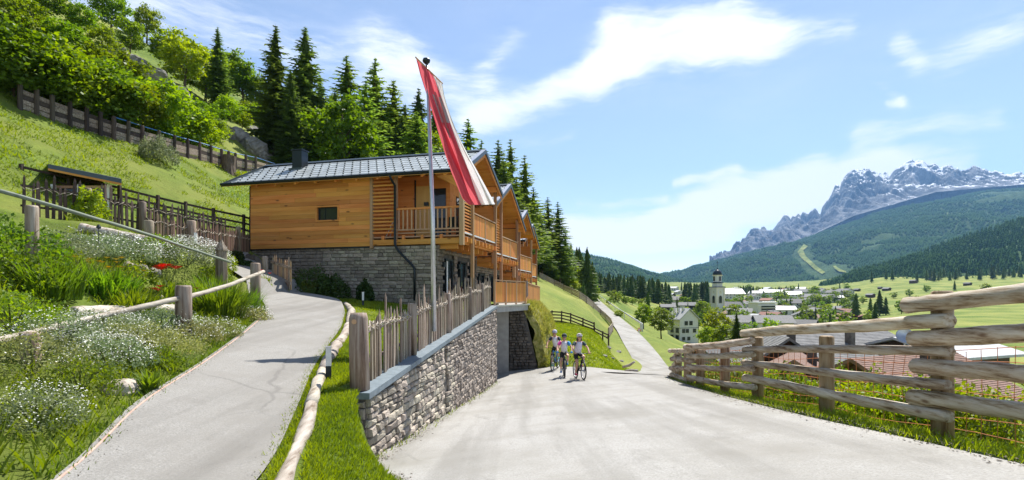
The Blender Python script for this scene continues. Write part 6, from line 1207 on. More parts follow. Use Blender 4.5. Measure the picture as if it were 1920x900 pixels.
def house(label, loc, w, d, hw, pitch, rz, wall, roof, nwin=2, floors=2, base=2.0, over=.7, chim=True, wood=False, name='house', group='houses of the village', balc=False):
    """gable faces local -y; ridge along y; w = width across the gable."""
    t = thing(name, label, 'house', loc, rz, group); rh = w/2*pitch; m = MB()
    m.prism([(-w/2, 0, -base), (w/2, 0, -base), (w/2, 0, hw), (0, 0, hw+rh), (-w/2, 0, hw)], (0, d, 0)); m.build('wall', M[wall], t)
    if wood: m = MB(); m.prism([(-w/2-.02, -.03, hw*.55), (w/2+.02, -.03, hw*.55), (w/2+.02, -.03, hw-.02), (0, -.03, hw+rh-.05), (-w/2-.02, -.03, hw-.02)], (0, d+.06, 0)); m.build('timber_storey', M['dkwood'], t)
    for s in (-1, 1):
        e = w/2+over; zb = hw-over*pitch; m = MB(); m.prism([(0, -over, hw+rh+.06), (s*e, -over, zb+.06), (s*e, -over, zb+.26), (0, -over, hw+rh+.26)], (0, d+2*over, 0)); r = m.build('roof', M[roof], t)
    if chim: m = MB(); m.box((w*.14, d*.45, hw+rh*.5), (w*.14+.55, d*.45+.55, hw+rh+.5)); m.build('chimney', M['stone_d' if wood or wall == 'dkwood' else 'render'], r)
    fh = hw/floors
    for f in range(floors):
        for i in range(nwin):
            x = -w/2+w*(i+.5)/nwin; window(t, x, -.05, f*fh+fh*.3, 0, min(1.3, w/nwin*.5), fh*.5)
        n2 = max(1, int(d/4))
        for i in range(n2): window(t, -w/2-.05, d*(i+.5)/n2, f*fh+fh*.3, -math.pi/2, 1.1, fh*.5); 
    if balc: m = MB(); m.box((-w/2-.1, -1.2, fh*.98), (w/2+.1, -.04, fh*1.03)); m.box((-w/2-.1, -1.2, fh*1.031), (w/2+.1, -1.13, fh*1.35)); m.build('balcony', M['dkwood'], t)
    return t
HPX = []
def vh(px, py, wpx, kind, label, dy=None, hpx=None, rz=0, group='houses of the village', **k):
    q = hit(ground, px, py, 60, 5000)
    if q is None: return
    HPX.append((px, py, label))
    w = wpx*q.y/FPX*.9; h = (hpx or wpx*.34)*q.y/FPX; roof, wall = kind
    return house(label, q, w, dy or w*1.1, h, .42, rz, wall, roof, max(2, int(w/3.6)), max(1, int(h/2.8)), 2.5, .08*w, group=group, **k)
WH = [(1243, 564, 26, ('rf_red', 'cream'), 'cream house with a red roof in front of the spruce band', .5), (1226, 566, 12, ('rf_grey', 'render'), 'small grey roofed house beside the cream house', -.3), (1275, 572, 30, ('rf_grey', 'render'), 'wide grey roofed house left behind the white house', 1.2), (1301, 573, 14, ('rf_white', 'render'), 'pale gabled house between white house and church tower', .3), (1312, 575, 12, ('rf_grey', 'render'), 'narrow house at the left foot of the church tower', .8), (1284, 580, 22, ('rf_grey', 'render'), 'grey roof right behind the white house ridge', 1.3), (1388, 566, 46, ('rf_white', 'render'), 'long low building with a white roof right of the church tower', 1.45),
 (1408, 600, 40, ('rf_grey', 'render'), 'broad grey roof left below the modern hotel', 1.2), (1462, 604, 34, ('rf_red', 'render'), 'house with reddish roof right of the modern hotel', .7), (1466, 588, 28, ('rf_red', 'cream'), 'red roofed house behind the modern hotel', .9), (1488, 592, 34, ('rf_white', 'render'), 'pale flat roofed house behind the second fence post', 1.4), (1500, 580, 36, ('rf_grey', 'render'), 'large grey roofed inn in mid village', 1.1), (1512, 606, 44, ('rf_grey', 'render'), 'grey gabled house with dark windows right of mid village', -.4), (1542, 606, 24, ('rf_white', 'render'), 'bright white house left of the blue-grey block', .4), (1597, 606, 32, ('rf_red', 'dkwood'), 'dark timber house with a salmon red roof', .2), (1620, 604, 24, ('rf_red', 'dkwood'), 'second dark timber house beside the salmon roofed one', -.5), (1530, 622, 40, ('rf_grey', 'render'), 'grey roof just above the top fence log', .9), (1560, 624, 26, ('rf_grey', 'render'), 'small pale house near the top fence log', .1), (1418, 622, 56, ('rf_grey', 'render'), 'long grey roof behind the left end of the long top log', 1.4), (1480, 624, 60, ('rf_grey', 'render'), 'broad slate roof with skylight behind the top log', 1.35), (1383, 606, 26, ('rf_grey', 'render'), 'grey roof at the right foot of the church', .6), (1350, 600, 20, ('rf_grey', 'render'), 'roof in the trees left of the church', .9),
 (1500, 562, 30, ('rf_white', 'render'), 'white row house far in mid village', 1.3), (1520, 556, 26, ('rf_grey', 'render'), 'grey roofed house in the upper village', .9), (1545, 554, 24, ('rf_grey', 'render'), 'grey roof near the meadow foot', .6), (1475, 556, 24, ('rf_white', 'render'), 'white roof in the upper village left', 1.2), (1452, 557, 26, ('rf_white', 'render'), 'white long house beyond the hotel', 1.4), (1430, 557, 22, ('rf_white', 'render'), 'white house above the long white roof', .9), (1420, 562, 18, ('rf_grey', 'render'), 'grey house between white roof and hotel', .3), (1576, 556, 22, ('rf_grey', 'render'), 'house at the left edge of the meadow', .7), (1594, 554, 24, ('rf_grey', 'render'), 'chalet on the lower meadow edge', .3), (1564, 566, 26, ('rf_grey', 'render'), 'low house below the meadow edge', 1.0), (1535, 566, 28, ('rf_grey', 'cream'), 'cream house with grey roof below the upper village', .5), (1375, 549, 16, ('rf_white', 'render'), 'small white house right behind the tower', .8), (1388, 547, 16, ('rf_white', 'render'), 'small white house on the far green', .4), (1270, 545, 14, ('rf_white', 'render'), 'tiny white house far between the spruce bands', .8), (1276, 552, 14, ('rf_white', 'render'), 'tiny white house lower between the spruce bands', .2), (1362, 556, 14, ('rf_white', 'render'), 'tiny house at the right edge of the tower', 1.1), (1445, 547, 16, ('rf_white', 'render'), 'small white house far behind the hotel', .2), (1510, 548, 18, ('rf_white', 'render'), 'small white house highest in the village', .9), (1490, 550, 18, ('rf_grey', 'render'), 'small grey house high in the village', .5), (1402, 578, 24, ('rf_grey', 'render'), 'grey house beside the church nave', 1.1), (1448, 570, 20, ('rf_red', 'render'), 'small red roofed house behind the hotel roof', .6), (1583, 585, 20, ('rf_grey', 'render'), 'house among trees above the blue-grey block', .4), (1140, 543, 12, ('rf_white', 'render'), 'tiny pale house among the spruces left', .7)]
for px, py, w, k, lab, rz in WH: vh(px, py, w, k, lab, rz=rz)
hr = random.Random(77); placed = [(p[0], p[1]) for p in WH]+[(1345, 575), (1438, 590), (1567, 596), (1290, 620)]; k_ = 0
while k_ < 62:
    py = 547+hr.random()**1.2*80; px = hr.uniform(1262, 1600) if py > 556 else hr.uniform(1360, 1600); w = 12+(py-546)*.3
    if px < 1375 and py > 585: continue
    if any(abs(px-a)*.75 < w*.6 and abs(py-b) < 4+w*.12 for a, b in placed): k_ += .02; continue
    placed.append((px, py)); k_ += 1; hx, hy, hl = min(HPX[:46], key=lambda q: (q[0]-px)**2+4*(q[1]-py)**2); rf = hr.choice(('rf_grey', 'rf_grey', 'rf_grey', 'rf_red', 'rf_white', 'rf_brown')); wl = hr.choice(('render', 'render', 'cream', 'dkwood'))
    nm = {'rf_grey': 'grey', 'rf_red': 'red', 'rf_white': 'pale', 'rf_brown': 'brown'}[rf]; nw = {'render': 'white', 'cream': 'cream', 'dkwood': 'dark timber'}[wl]
    vh(px, py, w*hr.uniform(.8, 1.25), (rf, wl), ' '.join(('%s house with %s roof %s the %s' % (nw, nm, 'below' if py > hy+4 else 'left of' if px < hx else 'right of', hl)).split()[:16]), rz=hr.uniform(-.9, 1.5), wood=hr.random() < .35 and wl != 'dkwood')
for px, py, w, lab in ((1611, 546, 9, 'tiny hay barn left on the sunny meadow'), (1668, 545, 11, 'dark hay barn in the middle of the sunny meadow'), (1653, 541, 6, 'smallest hay barn high on the meadow'), (1718, 530, 10, 'pale hay barn at the wood edge on the meadow'), (1638, 557, 12, 'pale barn on the lower meadow'), (1750, 526, 8, 'barn at the right end of the meadow'), (1820, 535, 10, 'barn far right on the meadow')):
    vh(px, py, w, ('rf_grey', 'dkwood'), lab, rz=.4, group='hay barns on the meadow', chim=False)
# modern hotel and blue-grey block
def blocks():
    q = hit(ground, 1438, 594, 60); s = q.y/FPX; t = thing('hotel', 'modern white flat roofed hotel with dark balcony bands', 'hotel', q, .3); w = 40*s; d = 26*s; h = 26*s
    m = MB(); m.box((-w/2, 0, -3), (w/2, d, h)); m.build('wall', M['render'], t); m = MB(); m.box((-w/2-.8, -1.2, h), (w/2+.8, d+.8, h+.6)); m.box((-w/2-.8, -1.2, h*.80), (w/2+.8, -.3, h*.84)); m.build('roof', M['whitep'], t)
    for k in range(4):
        m = MB(); z = h*(.03+.2*k); m.box((-w/2+w*.18, -1.0, z), (w/2, -.01, z+h*.045)); b = m.build('balcony', M['render'], t); m = MB(); m.box((-w/2+w*.18, -.08, z+h*.05), (w/2-.2, -.02, z+h*.17)); m.build('glazing', M['glass'], b)
    q = hit(ground, 1567, 600, 60); s = q.y/FPX; t = thing('apartment_block', 'blue-grey glazed apartment block in the right of the village', 'building', q, -.3); w = 26*s; d = 22*s; h = 20*s
    m = MB(); m.prism([(-w/2, 0, -3), (w/2, 0, -3), (w/2, 0, h*.8), (0, 0, h), (-w/2, 0, h*.8)], (0, d, 0)); m.build('wall', M['render'], t); m = MB(); m.prism([(-w/2-.6, -.8, h*.8), (0, -.8, h), (w/2+.6, -.8, h*.8), (w/2+.6, -.8, h*.8+.4), (0, -.8, h+.4), (-w/2-.6, -.8, h*.8+.4)], (0, d+1.4, 0)); m.build('roof', M['trim'], t)
    for k in range(3): m = MB(); z = h*(.06+.26*k); m.box((-w/2+.3, -.06, z), (w/2-.3, -.02, z+h*.16)); m.build('glazing', M['glass'], t); m = MB(); m.box((-w/2, -.9, z-h*.05), (w/2, -.07, z-.02)); m.build('balcony', M['steel'], t)
blocks()
def white_house():
    q = P(1292, 641, 165); q.z = G(q.x, q.y); s = q.y/FPX; t = thing('white_house', 'large white gabled house right of the round trees by the lane', 'house', q, .42); w = 44*s; d = 34*s; h = 44*s; rh = 18*s
    m = MB(); m.prism([(-w/2, 0, -4), (w/2, 0, -4), (w/2, 0, h), (0, 0, h+rh), (-w/2, 0, h)], (0, d, 0)); m.build('wall', M['render'], t)
    for sg in (-1, 1): m = MB(); e = w/2+3*s; m.prism([(0, -3*s, h+rh+.1), (sg*e, -3*s, h-3*s*.82+.1), (sg*e, -3*s, h-3*s*.82+.4), (0, -3*s, h+rh+.4)], (0, d+6*s, 0)); r = m.build('roof', M['rf_white'], t)
    for y in (.25, .5, .7): m = MB(); m.box((-.35-y*3, d*y, h+rh*.6), (.35-y*3, d*y+.6, h+rh+.5)); m.build('chimney', M['render'], r)
    m = MB(); m.box((-w/2-.05, -.08, h*.62), (w/2+.05, d+.05, h*.64)); m.build('string_course', M['trim'], t)
    for x, z, ww, hh in ((-.16, .74, 1.25, 1.3), (.1, .74, 1.25, 1.3), (-.1, .42, 1.2, 1.2), (-.3, .42, 1.1, 1.2), (-.02, .1, 1.1, 1.1), (-.3, .1, 1.1, 1.1), (.3, .42, 1.2, 1.2)): window(t, x*w, -.05, z*h, 0, ww, hh)
    for y, z in ((.2, .42), (.2, .12), (.62, .42), (.62, .12), (.62, .74)): window(t, w/2+.05, y*d, z*h, math.pi/2, 1.3, 1.5); window(t, -w/2-.05, y*d, z*h, -math.pi/2, 1.3, 1.5)
    m = MB(); m.tube([(w/2+.15, -.1, h-1), (w/2+.15, -.1, -1)], .09, 6); m.build('downpipe', M['dark'], t)
white_house()
def church():
    q = P(1345, 585, 400); q.z = G(q.x, q.y); s = .4; zt = lambda py: P(1345, py, 400).z-q.z
    t = thing('church', 'pale church with a tall clock tower and dark onion dome', 'church', q, .33); hw = 3.3
    m = MB(); m.box((-hw, -hw, -4), (hw, hw, zt(541))); m.build('tower', M['render'], t)
    for x in (-hw, hw):
        for y in (-hw, hw): m = MB(); m.box((x-.5-.12*np.sign(-x), y-.5, -3), (x+.5, y+.5, zt(541)-.1)); m.build('corner_pilaster', M['cream'], t)
    m = MB(); z = zt(541); m.box((-hw-.9, -hw-.9, z), (hw+.9, hw+.9, z+.8)); m.build('cornice', M['cream'], t); m = MB(); m.box((-hw-.7, -hw-.7, z+.801), (hw+.7, hw+.7, z+1.4)); m.build('cornice_roof', M['dark'], t)
    z2 = zt(531); m = MB(); m.lathe([(hw*1.12, z+1.4), (hw*1.05, z2)], 8); m.build('lantern_base', M['render'], t); m = MB(); m.lathe([(hw*1.3, z2), (hw*1.3, z2+.5), (hw*1.15, z2+.9)], 8); m.build('lantern_cornice', M['dark'], t)
    z3 = zt(517); m = MB(); m.lathe([(hw*.92, z2+.9), (hw*.92, z3)], 8); m.build('lantern', M['render'], t); m = MB(); m.lathe([(hw*1.15, z3), (hw*1.2, z3+.5)], 8); m.build('lantern_cornice', M['cream'], t)
    m = MB(); H = zt(505)-z3-.5; m.lathe([(hw*1.0, z3+.5), (hw*1.02, z3+.5+H*.3), (hw*.85, z3+.5+H*.6), (hw*.45, z3+.5+H*.88), (hw*.16, z3+.5+H), (.12, z3+.5+H*1.3), (.1, z3+.5+H*1.75)], 14); dm = m.build('dome', M['dark'], t, True); m = MB(); zz = z3+.5+H*1.8; m.box((-.1, -.1, zz), (.1, .1, zz+2.6)); m.box((-.8, -.1, zz+1.5), (.8, .1, zz+1.75)); m.build('cross', M['dark'], dm)
    arch = lambda w, h, n=7: [(-w/2, 0, 0), (w/2, 0, 0)]+[(w/2*math.cos(a), 0, h-w/2+w/2*math.sin(a)) for a in np.linspace(0, math.pi, n)]
    for rz in (0, math.pi/2, -math.pi/2):
        R3 = Matrix.Rotation(rz, 3, 'Z'); mk = lambda poly, off, e, z: [R3@(Vector(p)+Vector((0, off, z))) for p in poly]
        m = MB(); m.prism(mk(arch(3.6, 6.2), -hw-.1, 0, zt(569)), R3@Vector((0, .09, 0))); f = m.build('belfry_window', M['cream'], t); m = MB(); m.prism(mk(arch(2.6, 5.4), -hw-.16, 0, zt(568)), R3@Vector((0, .05, 0))); m.build('opening', M['glass'], f)
        m = MB(); c = [(1.3*math.cos(a), 0, 1.3*math.sin(a)) for a in np.linspace(0, 6.283, 17)[:-1]]; m.prism(mk(c, -hw-.12, 0, zt(548)), R3@Vector((0, .1, 0))); k = m.build('clock_face', m_plain('clock_paint', (.7, .63, .45), .6), t); m = MB(); m.prism(mk([(-.08, 0, 0), (.08, 0, 0), (.05, 0, 1.05), (-.05, 0, 1.05)], -hw-.16, 0, zt(548)), R3@Vector((0, .03, 0))); m.prism(mk([(0, 0, -.08), (.75, 0, -.04), (.75, 0, .05), (0, 0, .08)], -hw-.19, 0, zt(548)), R3@Vector((0, .02, 0))); m.build('hands', M['dark'], k)
        m = MB(); m.prism(mk(arch(1.9, 3.6), -hw*.93, 0, zt(527)), R3@Vector((0, .1, 0))); m.build('lantern_window', M['glass'], t)
    m = MB(); w = 6; z = zt(580); zr = zt(567); m.prism([(hw+.5, -w, -4), (hw+.5, w, -4), (hw+.5, w, z), (hw+.5, 0, zr), (hw+.5, -w, z)], (17, 0, 0)); m.build('nave', M['render'], t)
    for sg in (-1, 1): m = MB(); m.prism([(hw+.2, 0, zr+.1), (hw+.2, sg*(w+.8), z-.4), (hw+.2, sg*(w+.8), z-.1), (hw+.2, 0, zr+.5)], (17.8, 0, 0)); m.build('nave_roof', M['rf_grey'], t)
church()
# roofs close below the log fence
def near_house(label, rx, Y, zr, wid, ln, pitch, wall, roof, rz, tiles=True):
    t = house(label, (rx, Y, zr-wid/2*pitch-2.8), wid, ln, 2.8, pitch, rz, wall, roof, 2, 1, 4, .9, True, False, 'house', 'houses just below the fence')
    if tiles:   # visible tile courses
        m = MB(); n = 30; e = wid/2+.9
        for s in (-1, 1):
            for i in range(n):
                a, b = e*i/n, e*(i+1)/n-.008; z = lambda q: 2.8+wid/2*pitch-q*pitch+.262; m.prism([(s*a, -.9, z(a)), (s*b, -.9, z(b)+.012), (s*b, -.9, z(b)+.035), (s*a, -.9, z(a)+.01)], (0, ln+1.8, 0))
        tag(m.build('tile_courses', M[roof], t), kind='stuff')
    return t
near_house('long grey roofed house between the top two fence logs', 22.8, 45, 1.7-.076*45, 11, 12, .5, 'dkwood', 'rf_grey', -1.2)
near_house('small timber gable in front of the long grey roof', 20.6, 40.0, 1.7-.083*40, 5.2, 6, .75, 'dkwood', 'rf_grey', -.25)
near_house('brown tiled house low behind the second and third log', 19.3, 29.5, 1.7-.124*29.5, 7, 8, .55, 'dkwood', 'rf_brown', -1.15)
near_house('smaller brown tiled roof left of the big brown roof', 17.2, 32.5, 1.7-.125*32.5, 5, 5.5, .6, 'dkwood', 'rf_brown', -.5)
near_house('grey roof at the left end of the long panel of logs', 19, 52, 1.7-.098*52, 9, 10, .4, 'render', 'rf_grey', -1.3)
near_house('white metal roofed shed house beside the satellite dish', 32, 44, 1.7-.082*44, 7, 8, .3, 'dkwood', 'rf_white', -1.2, False)
q = P(1696, 628, 38); t = thing('satellite_dish', 'grey satellite dish on a pole above the white metal roof', 'satellite dish', (q.x, q.y, q.z-2.2)); m = MB(); m.tube([(0, 0, -3), (0, 0, 2.0)], .05, 6); m.build('pole', M['steel'], t); m = MB(); m.lathe([(.05, 0), (.3, .05), (.5, .15), (.55, .22), (.5, .2), (.28, .1), (.02, .05)], 14); m.build('dish', M['steel'], t, True, loc=(-.15, -.2, 2.1), rot=(1.2, 0, -.5))
# ------------------------------------------------------------------ valley trees
VT = [('tree', 1207, 567, 110, 'round bright broadleaf tree by the lane, left of the pair', 1.05, 'leaf_y'), ('tree', 1240, 574, 98, 'larger round broadleaf tree by the lane, right of the pair', 1.15, 'leaf'), ('far_spruce', 1215, 545, 150, 'dark spruce rising behind the pair of round trees', 1.1, None), ('far_spruce', 1094, 527, 125, 'dark spruce by the plank fence at the lane bend', 1.15, None), ('far_spruce', 1086, 540, 120, 'smaller spruce beside the dark spruce at the lane bend', 1.2, None), ('tree', 1347, 578, 105, 'yellow green loose tree in front of the church tower', 1.1, 'leaf_y'), ('spruce', 1381, 584, 78, 'young spruce right behind the start of the top log', 1.25, None), ('tree', 1330, 606, 95, 'bushy tree at the right corner of the white house', 1.2, 'leaf_y'), ('tree', 1362, 600, 88, 'bushy green tree between yellow green tree and young spruce', 1.2, 'leaf'), ('tree', 1318, 560, 260, 'dark round tree left of the church tower', 1.1, 'leaf'), ('tree', 1400, 606, 84, 'green tree behind the left end of the top log', 1.1, 'leaf'),
 ('far_spruce', 1605, 549, 320, 'tall dark spruce on the lower meadow, left of three', 1.9, None), ('far_spruce', 1632, 557, 300, 'middle spruce left of the darkest meadow spruce', 1.5, None), ('far_spruce', 1649, 543, 330, 'tallest spruce right on the lower meadow', 1.6, None), ('far_spruce', 1661, 556, 330, 'broad dark spruce right of the tallest meadow spruce', 1.7, None), ('far_spruce', 1641, 566, 210, 'near dark spruce just above the top log', 1.6, None), ('far_tree', 1690, 558, 330, 'round tree on the meadow right of the spruces', 1.0, 'leaf'), ('far_tree', 1628, 578, 240, 'round tree left under the near dark spruce', 1.0, 'leaf_y'), ('far_tree', 1720, 552, 420, 'round tree far right on the meadow', 1.2, 'leaf'), ('far_tree', 1565, 596, 190, 'green tree before the blue-grey block', 1.0, 'leaf_y'), ('far_tree', 1505, 585, 260, 'tree beside the grey inn', 1.0, 'leaf'), ('far_tree', 1445, 592, 200, 'bright tree in front of the modern hotel', 1.0, 'leaf_y'), ('far_tree', 1470, 582, 300, 'tree right of the modern hotel', 1.0, 'leaf'), ('far_tree', 1560, 612, 130, 'leafy tree above the top log at right', 1.1, 'leaf_y'), ('far_tree', 1440, 612, 130, 'leafy tree above the top log at left', 1.1, 'leaf')]
for k, px, top, Y, lab, w, mt in VT: at_top(k, px, top, Y, lab, None, w, mt)
vr = random.Random(21)
for i in range(120):      # spruce band across the valley
    px = vr.uniform(1066, 1256); Y = vr.uniform(330, 440); top = np.interp(px, [1066, 1100, 1150, 1200, 1256], [508, 512, 513, 518, 530])+vr.uniform(-4, 9)
    at_top('far_spruce', px, top, Y, 'spruce standing in the dense band across the valley', 'spruces of the band left of the church', 1.5)
for i in range(40):
    px = vr.uniform(1283, 1332); Y = vr.uniform(420, 500); at_top('far_spruce', px, 527+vr.uniform(-2, 8), Y, 'spruce in the group left of the church tower', 'spruces left of the church tower', 1.4)
for i in range(34):
    px = vr.uniform(1388, 1500); Y = vr.uniform(800, 950); at_top('far_spruce', px, 536+vr.uniform(-2, 6), Y, 'spruce in the far row behind the village', 'spruces behind the village', 1.7)
for i in range(190):
    px = vr.uniform(1255, 1600); py = vr.uniform(546, 622)
    if 1325 < px < 1362 or (1410 < px < 1462 and 572 < py < 600): continue
    kd = 'far_spruce' if vr.random() < .28 else 'far_tree'; hx, hy, hl = min(HPX, key=lambda q: (q[0]-px)**2+4*(q[1]-py)**2)
    sd = 'in front of' if py > hy+2 and abs(px-hx) < 9 else 'left of' if px < hx-5 else 'right of' if px > hx+5 else 'behind'
    b = at_base(kd, px, py, vr.uniform(10, 19)*(1+(py-546)/75), ' '.join((('dark spruce ' if kd == 'far_spruce' else 'leafy tree ')+sd+' the '+hl).split()[:16]), 'trees among the village houses', 1.0 if vr.random() < .6 else 1.3, None, ground)
for i in range(30):
    px = vr.uniform(1140, 1250); py = vr.uniform(556, 572); at_base('far_tree', px, py, vr.uniform(8, 18), 'bushy tree at the foot of the spruce band', 'trees at the foot of the spruce band', 1.3, None, ground)
for px, py, h, lab in ((1160, 594, 13, 'single bush on the meadow beside the guard rail'), (1045, 528, 26, 'bright bush at the upper end of the plank fence'), (1062, 538, 26, 'rounded bush left of the spruce at the lane bend'), (1030, 522, 28, 'bush just right of the farthest chalet'), (1015, 512, 26, 'bush touching the farthest chalet'), (1075, 545, 20, 'small bush by the lane bend fence')): 
    x = (px-960)/FPX; q = hit(ground, px, py, 50, 300); plant('shrub', q.x, q.y, h*q.y/FPX, lab, None, 1.3, 'leaf_y' if px != 1015 else 'leaf', q.z)
for i in range(40):
    px = vr.uniform(1625, 1925); Y = vr.uniform(900, 1000); x = (px-960)/FPX*Y; plant('far_spruce', x, Y, vr.uniform(15, 24), 'spruce at the lower edge of the dark wood above the meadow', 'spruces along the meadow edge', 1.2) if px > 1690 or vr.random() < .5 else None
for i in range(34):
    px = vr.uniform(1064, 1118); Y = vr.uniform(136, 260); x = (px-960)/FPX*Y; k = vr.choice(('far_spruce', 'far_spruce', 'far_tree'))
    plant(k, x, Y, vr.uniform(9, 15) if k != 'far_tree' else vr.uniform(4, 7), {'far_spruce': 'spruce', 'far_tree': 'leafy tree'}[k]+' on the slope where the lane disappears', 'trees on the slope above the lane', 1.3)
for px, py, h, k, lab in ((1705, 556, 16, 'far_tree', 'small round tree left of two on the right meadow'), (1738, 548, 15, 'far_tree', 'small round tree above the stacked logs on the meadow'), (1600, 566, 18, 'far_tree', 'bush at the left foot of the sunny meadow'), (1618, 570, 16, 'far_tree', 'bush right at the meadow foot'), (1676, 560, 14, 'far_tree', 'small tree behind the broad dark spruce'), (1790, 545, 20, 'far_spruce', 'spruce on the meadow far right'), (1850, 552, 22, 'far_tree', 'round tree on the meadow near the right edge'), (1760, 560, 18, 'far_tree', 'round tree above the right log ends'), (1585, 575, 20, 'far_tree', 'tree between village and meadow')):
    at_base(k, px, py, h, lab, None, 1.2, None, ground)
# leafy shrubs behind the log fence
for i, (px, py, Y, s, h, mt, lab) in enumerate([(1440, 715, 14.5, .6, .7, 'leaf_y', 'leafy shrub behind the log fence left of the thick post'), (1475, 712, 12.5, .6, .75, 'leaf', 'young shrub between the two lower logs'), (1505, 722, 11.5, .55, .7, 'leaf_y', 'bright shrub just left of the thick post'), (1430, 695, 17, .8, .7, 'leaf_y', 'spreading shrub further down the bank'), (1560, 700, 13, .5, .6, 'leaf', 'shrub right of the thick post'), (1600, 735, 10.0, .7, .75, 'leaf_y', 'large leafy shrub under the third log'), (1650, 745, 9.2, .7, .7, 'leaf_y', 'bright leafy shrub in front of the brown house'), (1700, 735, 9.2, .7, .85, 'leaf', 'green shrub right behind the lowest log'), (1745, 725, 8.8, .7, .9, 'leaf_y', 'shrub behind the stacked log ends'), (1800, 735, 8.6, .8, .9, 'leaf', 'shrub beyond the stacked log ends'), (1860, 745, 8.0, .8, .9, 'leaf_y', 'bright shrub near the right end of the fence'), (1390, 690, 19, .7, .7, 'leaf_y', 'low shrub behind the shorter log panel'), (1630, 715, 12, .7, .8, 'leaf', 'shrub between the third log and the brown roof'), (1340, 700, 20, .6, .4, 'leaf_y', 'low shrub behind the far fence posts')]):
    q = P(px, py, Y); q.z = min(q.z, G(q.x, q.y)+.5)-.15; q.z = G(q.x, q.y); hh = max(h, P(px, py-20, Y).z-q.z); mound('shrub', lab, 'shrub', q, s, hh, mt, int(1100*(1+hh)), .075, seed=120+i)

# ------------------------------------------------------------------ cyclists
def skin_obj(name, nodes, edges, mat, parent, root=0, sub=2):
    me = bpy.data.meshes.new(name); me.from_pydata([n[0] for n in nodes], edges, []); me.materials.append(mat); o = put(name, me, parent)
    md = o.modifiers.new('skin', 'SKIN'); md.use_smooth_shade = True
    for i, n in enumerate(nodes):
        r = n[1] if isinstance(n[1], tuple) else (n[1], n[1]); me.skin_vertices[0].data[i].radius = r; me.skin_vertices[0].data[i].use_root = (i == root)
    s = o.modifiers.new('sub', 'SUBSURF'); s.levels = sub-1; s.render_levels = sub; return o
SKIN = m_plain('skin', (.55, .31, .21), .55); HAIR = m_plain('dark_hair', (.05, .03, .02), .6)
def bicycle(label, loc, rz, fc, steer=0.):
    t = thing('bicycle', label, 'bicycle', loc, rz); fr_ = m_plain('frame_paint', fc, .35)
    def wheel(x):
        w = MB(); n = 28; w.tube([(.325*math.cos(a), 0, .325*math.sin(a)) for a in np.linspace(0, 6.2832, n+1)], .026, 8, cap=False); o = w.build('wheel', M['black'], t, True, loc=(x, 0, .345))
        r = MB(); r.tube([(.295*math.cos(a), 0, .295*math.sin(a)) for a in np.linspace(0, 6.2832, n+1)], .012, 6, cap=False); r.build('rim', M['alu'], o, True)
        s = MB()
        for k in range(16): a = k*.3927; s.tube([(.03*math.cos(a), .02*(-1)**k, .03*math.sin(a)), (.29*math.cos(a), 0, .29*math.sin(a))], .0022, 3, cap=False)
        s.tube([(0, -.05, 0), (0, .05, 0)], .025, 8); s.tube([(0, .028, 0), (0, .032, 0)], .08, 12); s.build('spokes', M['steel'], o); return o
    wheel(.56); wheel(-.52)
    H = Vector((.42, 0, .88)); h2 = Vector((.455, 0, .76)); S = Vector((-.2, 0, .82)); B = Vector((-.06, 0, .33)); m = MB(); m.tube([H, h2], .026, 8); m.tube([h2, B], .024, 8); m.tube([H-Vector((0, 0, .03)), S-Vector((0, 0, .06))], .02, 8); m.tube([B, S], .02, 8); m.tube([S+Vector((0, 0, 0)), Vector((-.23, 0, .93))], .015, 8)
    for y in (-.055, .055): m.tube([B+Vector((0, y*.6, 0)), (-.52, y, .345)], .012, 6); m.tube([S+Vector((.01, y*.4, -.06)), (-.52, y, .345)], .010, 6)
    m.build('frame', fr_, t, True)
    m = MB(); m.tube([H, H+Vector((-.02, 0, .07))], .02, 8); m.tube([(.47, -.05, .72), (.47, .05, .72)], .024, 8)
    for y in (-.062, .062): m.tube([(.465, y, .74), (.53, y, .5), (.56, y, .345)], [.02, .018, .014], 7)
    m.build('fork', M['dark'], t, True)
    m = MB(); m.tube([H+Vector((-.02, 0, .07)), H+Vector((.06, 0, .1))], .018, 7); b = H+Vector((.06, 0, .1)); m.tube([b+Vector((-.05, -.33, .02)), b+Vector((-.01, -.12, .015)), b, b+Vector((-.01, .12, .015)), b+Vector((-.05, .33, .02))], .013, 8); hb = m.build('handlebar', M['dark'], t, True)
    for y in (-1, 1): m = MB(); m.tube([b+Vector((-.03, .22*y, .018)), b+Vector((-.05, .335*y, .02))], .018, 8); m.build('grip', M['black'], hb, True)
    m = MB(); m.lathe([(.0, 0), (1, .12), (1, .3), (.85, .5), (0, .55)], 12); o = m.build('saddle', M['black'], t, True, loc=(-.25, 0, .925), sc=(.135, .07, .08))
    m = MB(); m.tube([B+Vector((0, -.06, 0)), B+Vector((0, .06, 0))], .022, 8); m.tube([B+Vector((0, -.065, 0)), B+Vector((0, -.07, 0))], .09, 16); m.tube([B+Vector((0, -.08, 0)), B+Vector((.05, -.09, -.16))], .012, 6); m.tube([B+Vector((0, .08, 0)), B+Vector((-.05, .09, .16))], .012, 6); cr = m.build('crankset', M['dark'], t, True)
    for y, x, z in ((-1, .05, -.16), (1, -.05, .16)): m = MB(); c = B+Vector((x, y*.14, z)); m.box(c+Vector((-.05, -.045, -.012)), c+Vector((.05, .045, .012))); m.build('pedal', M['black'], cr)
    return t
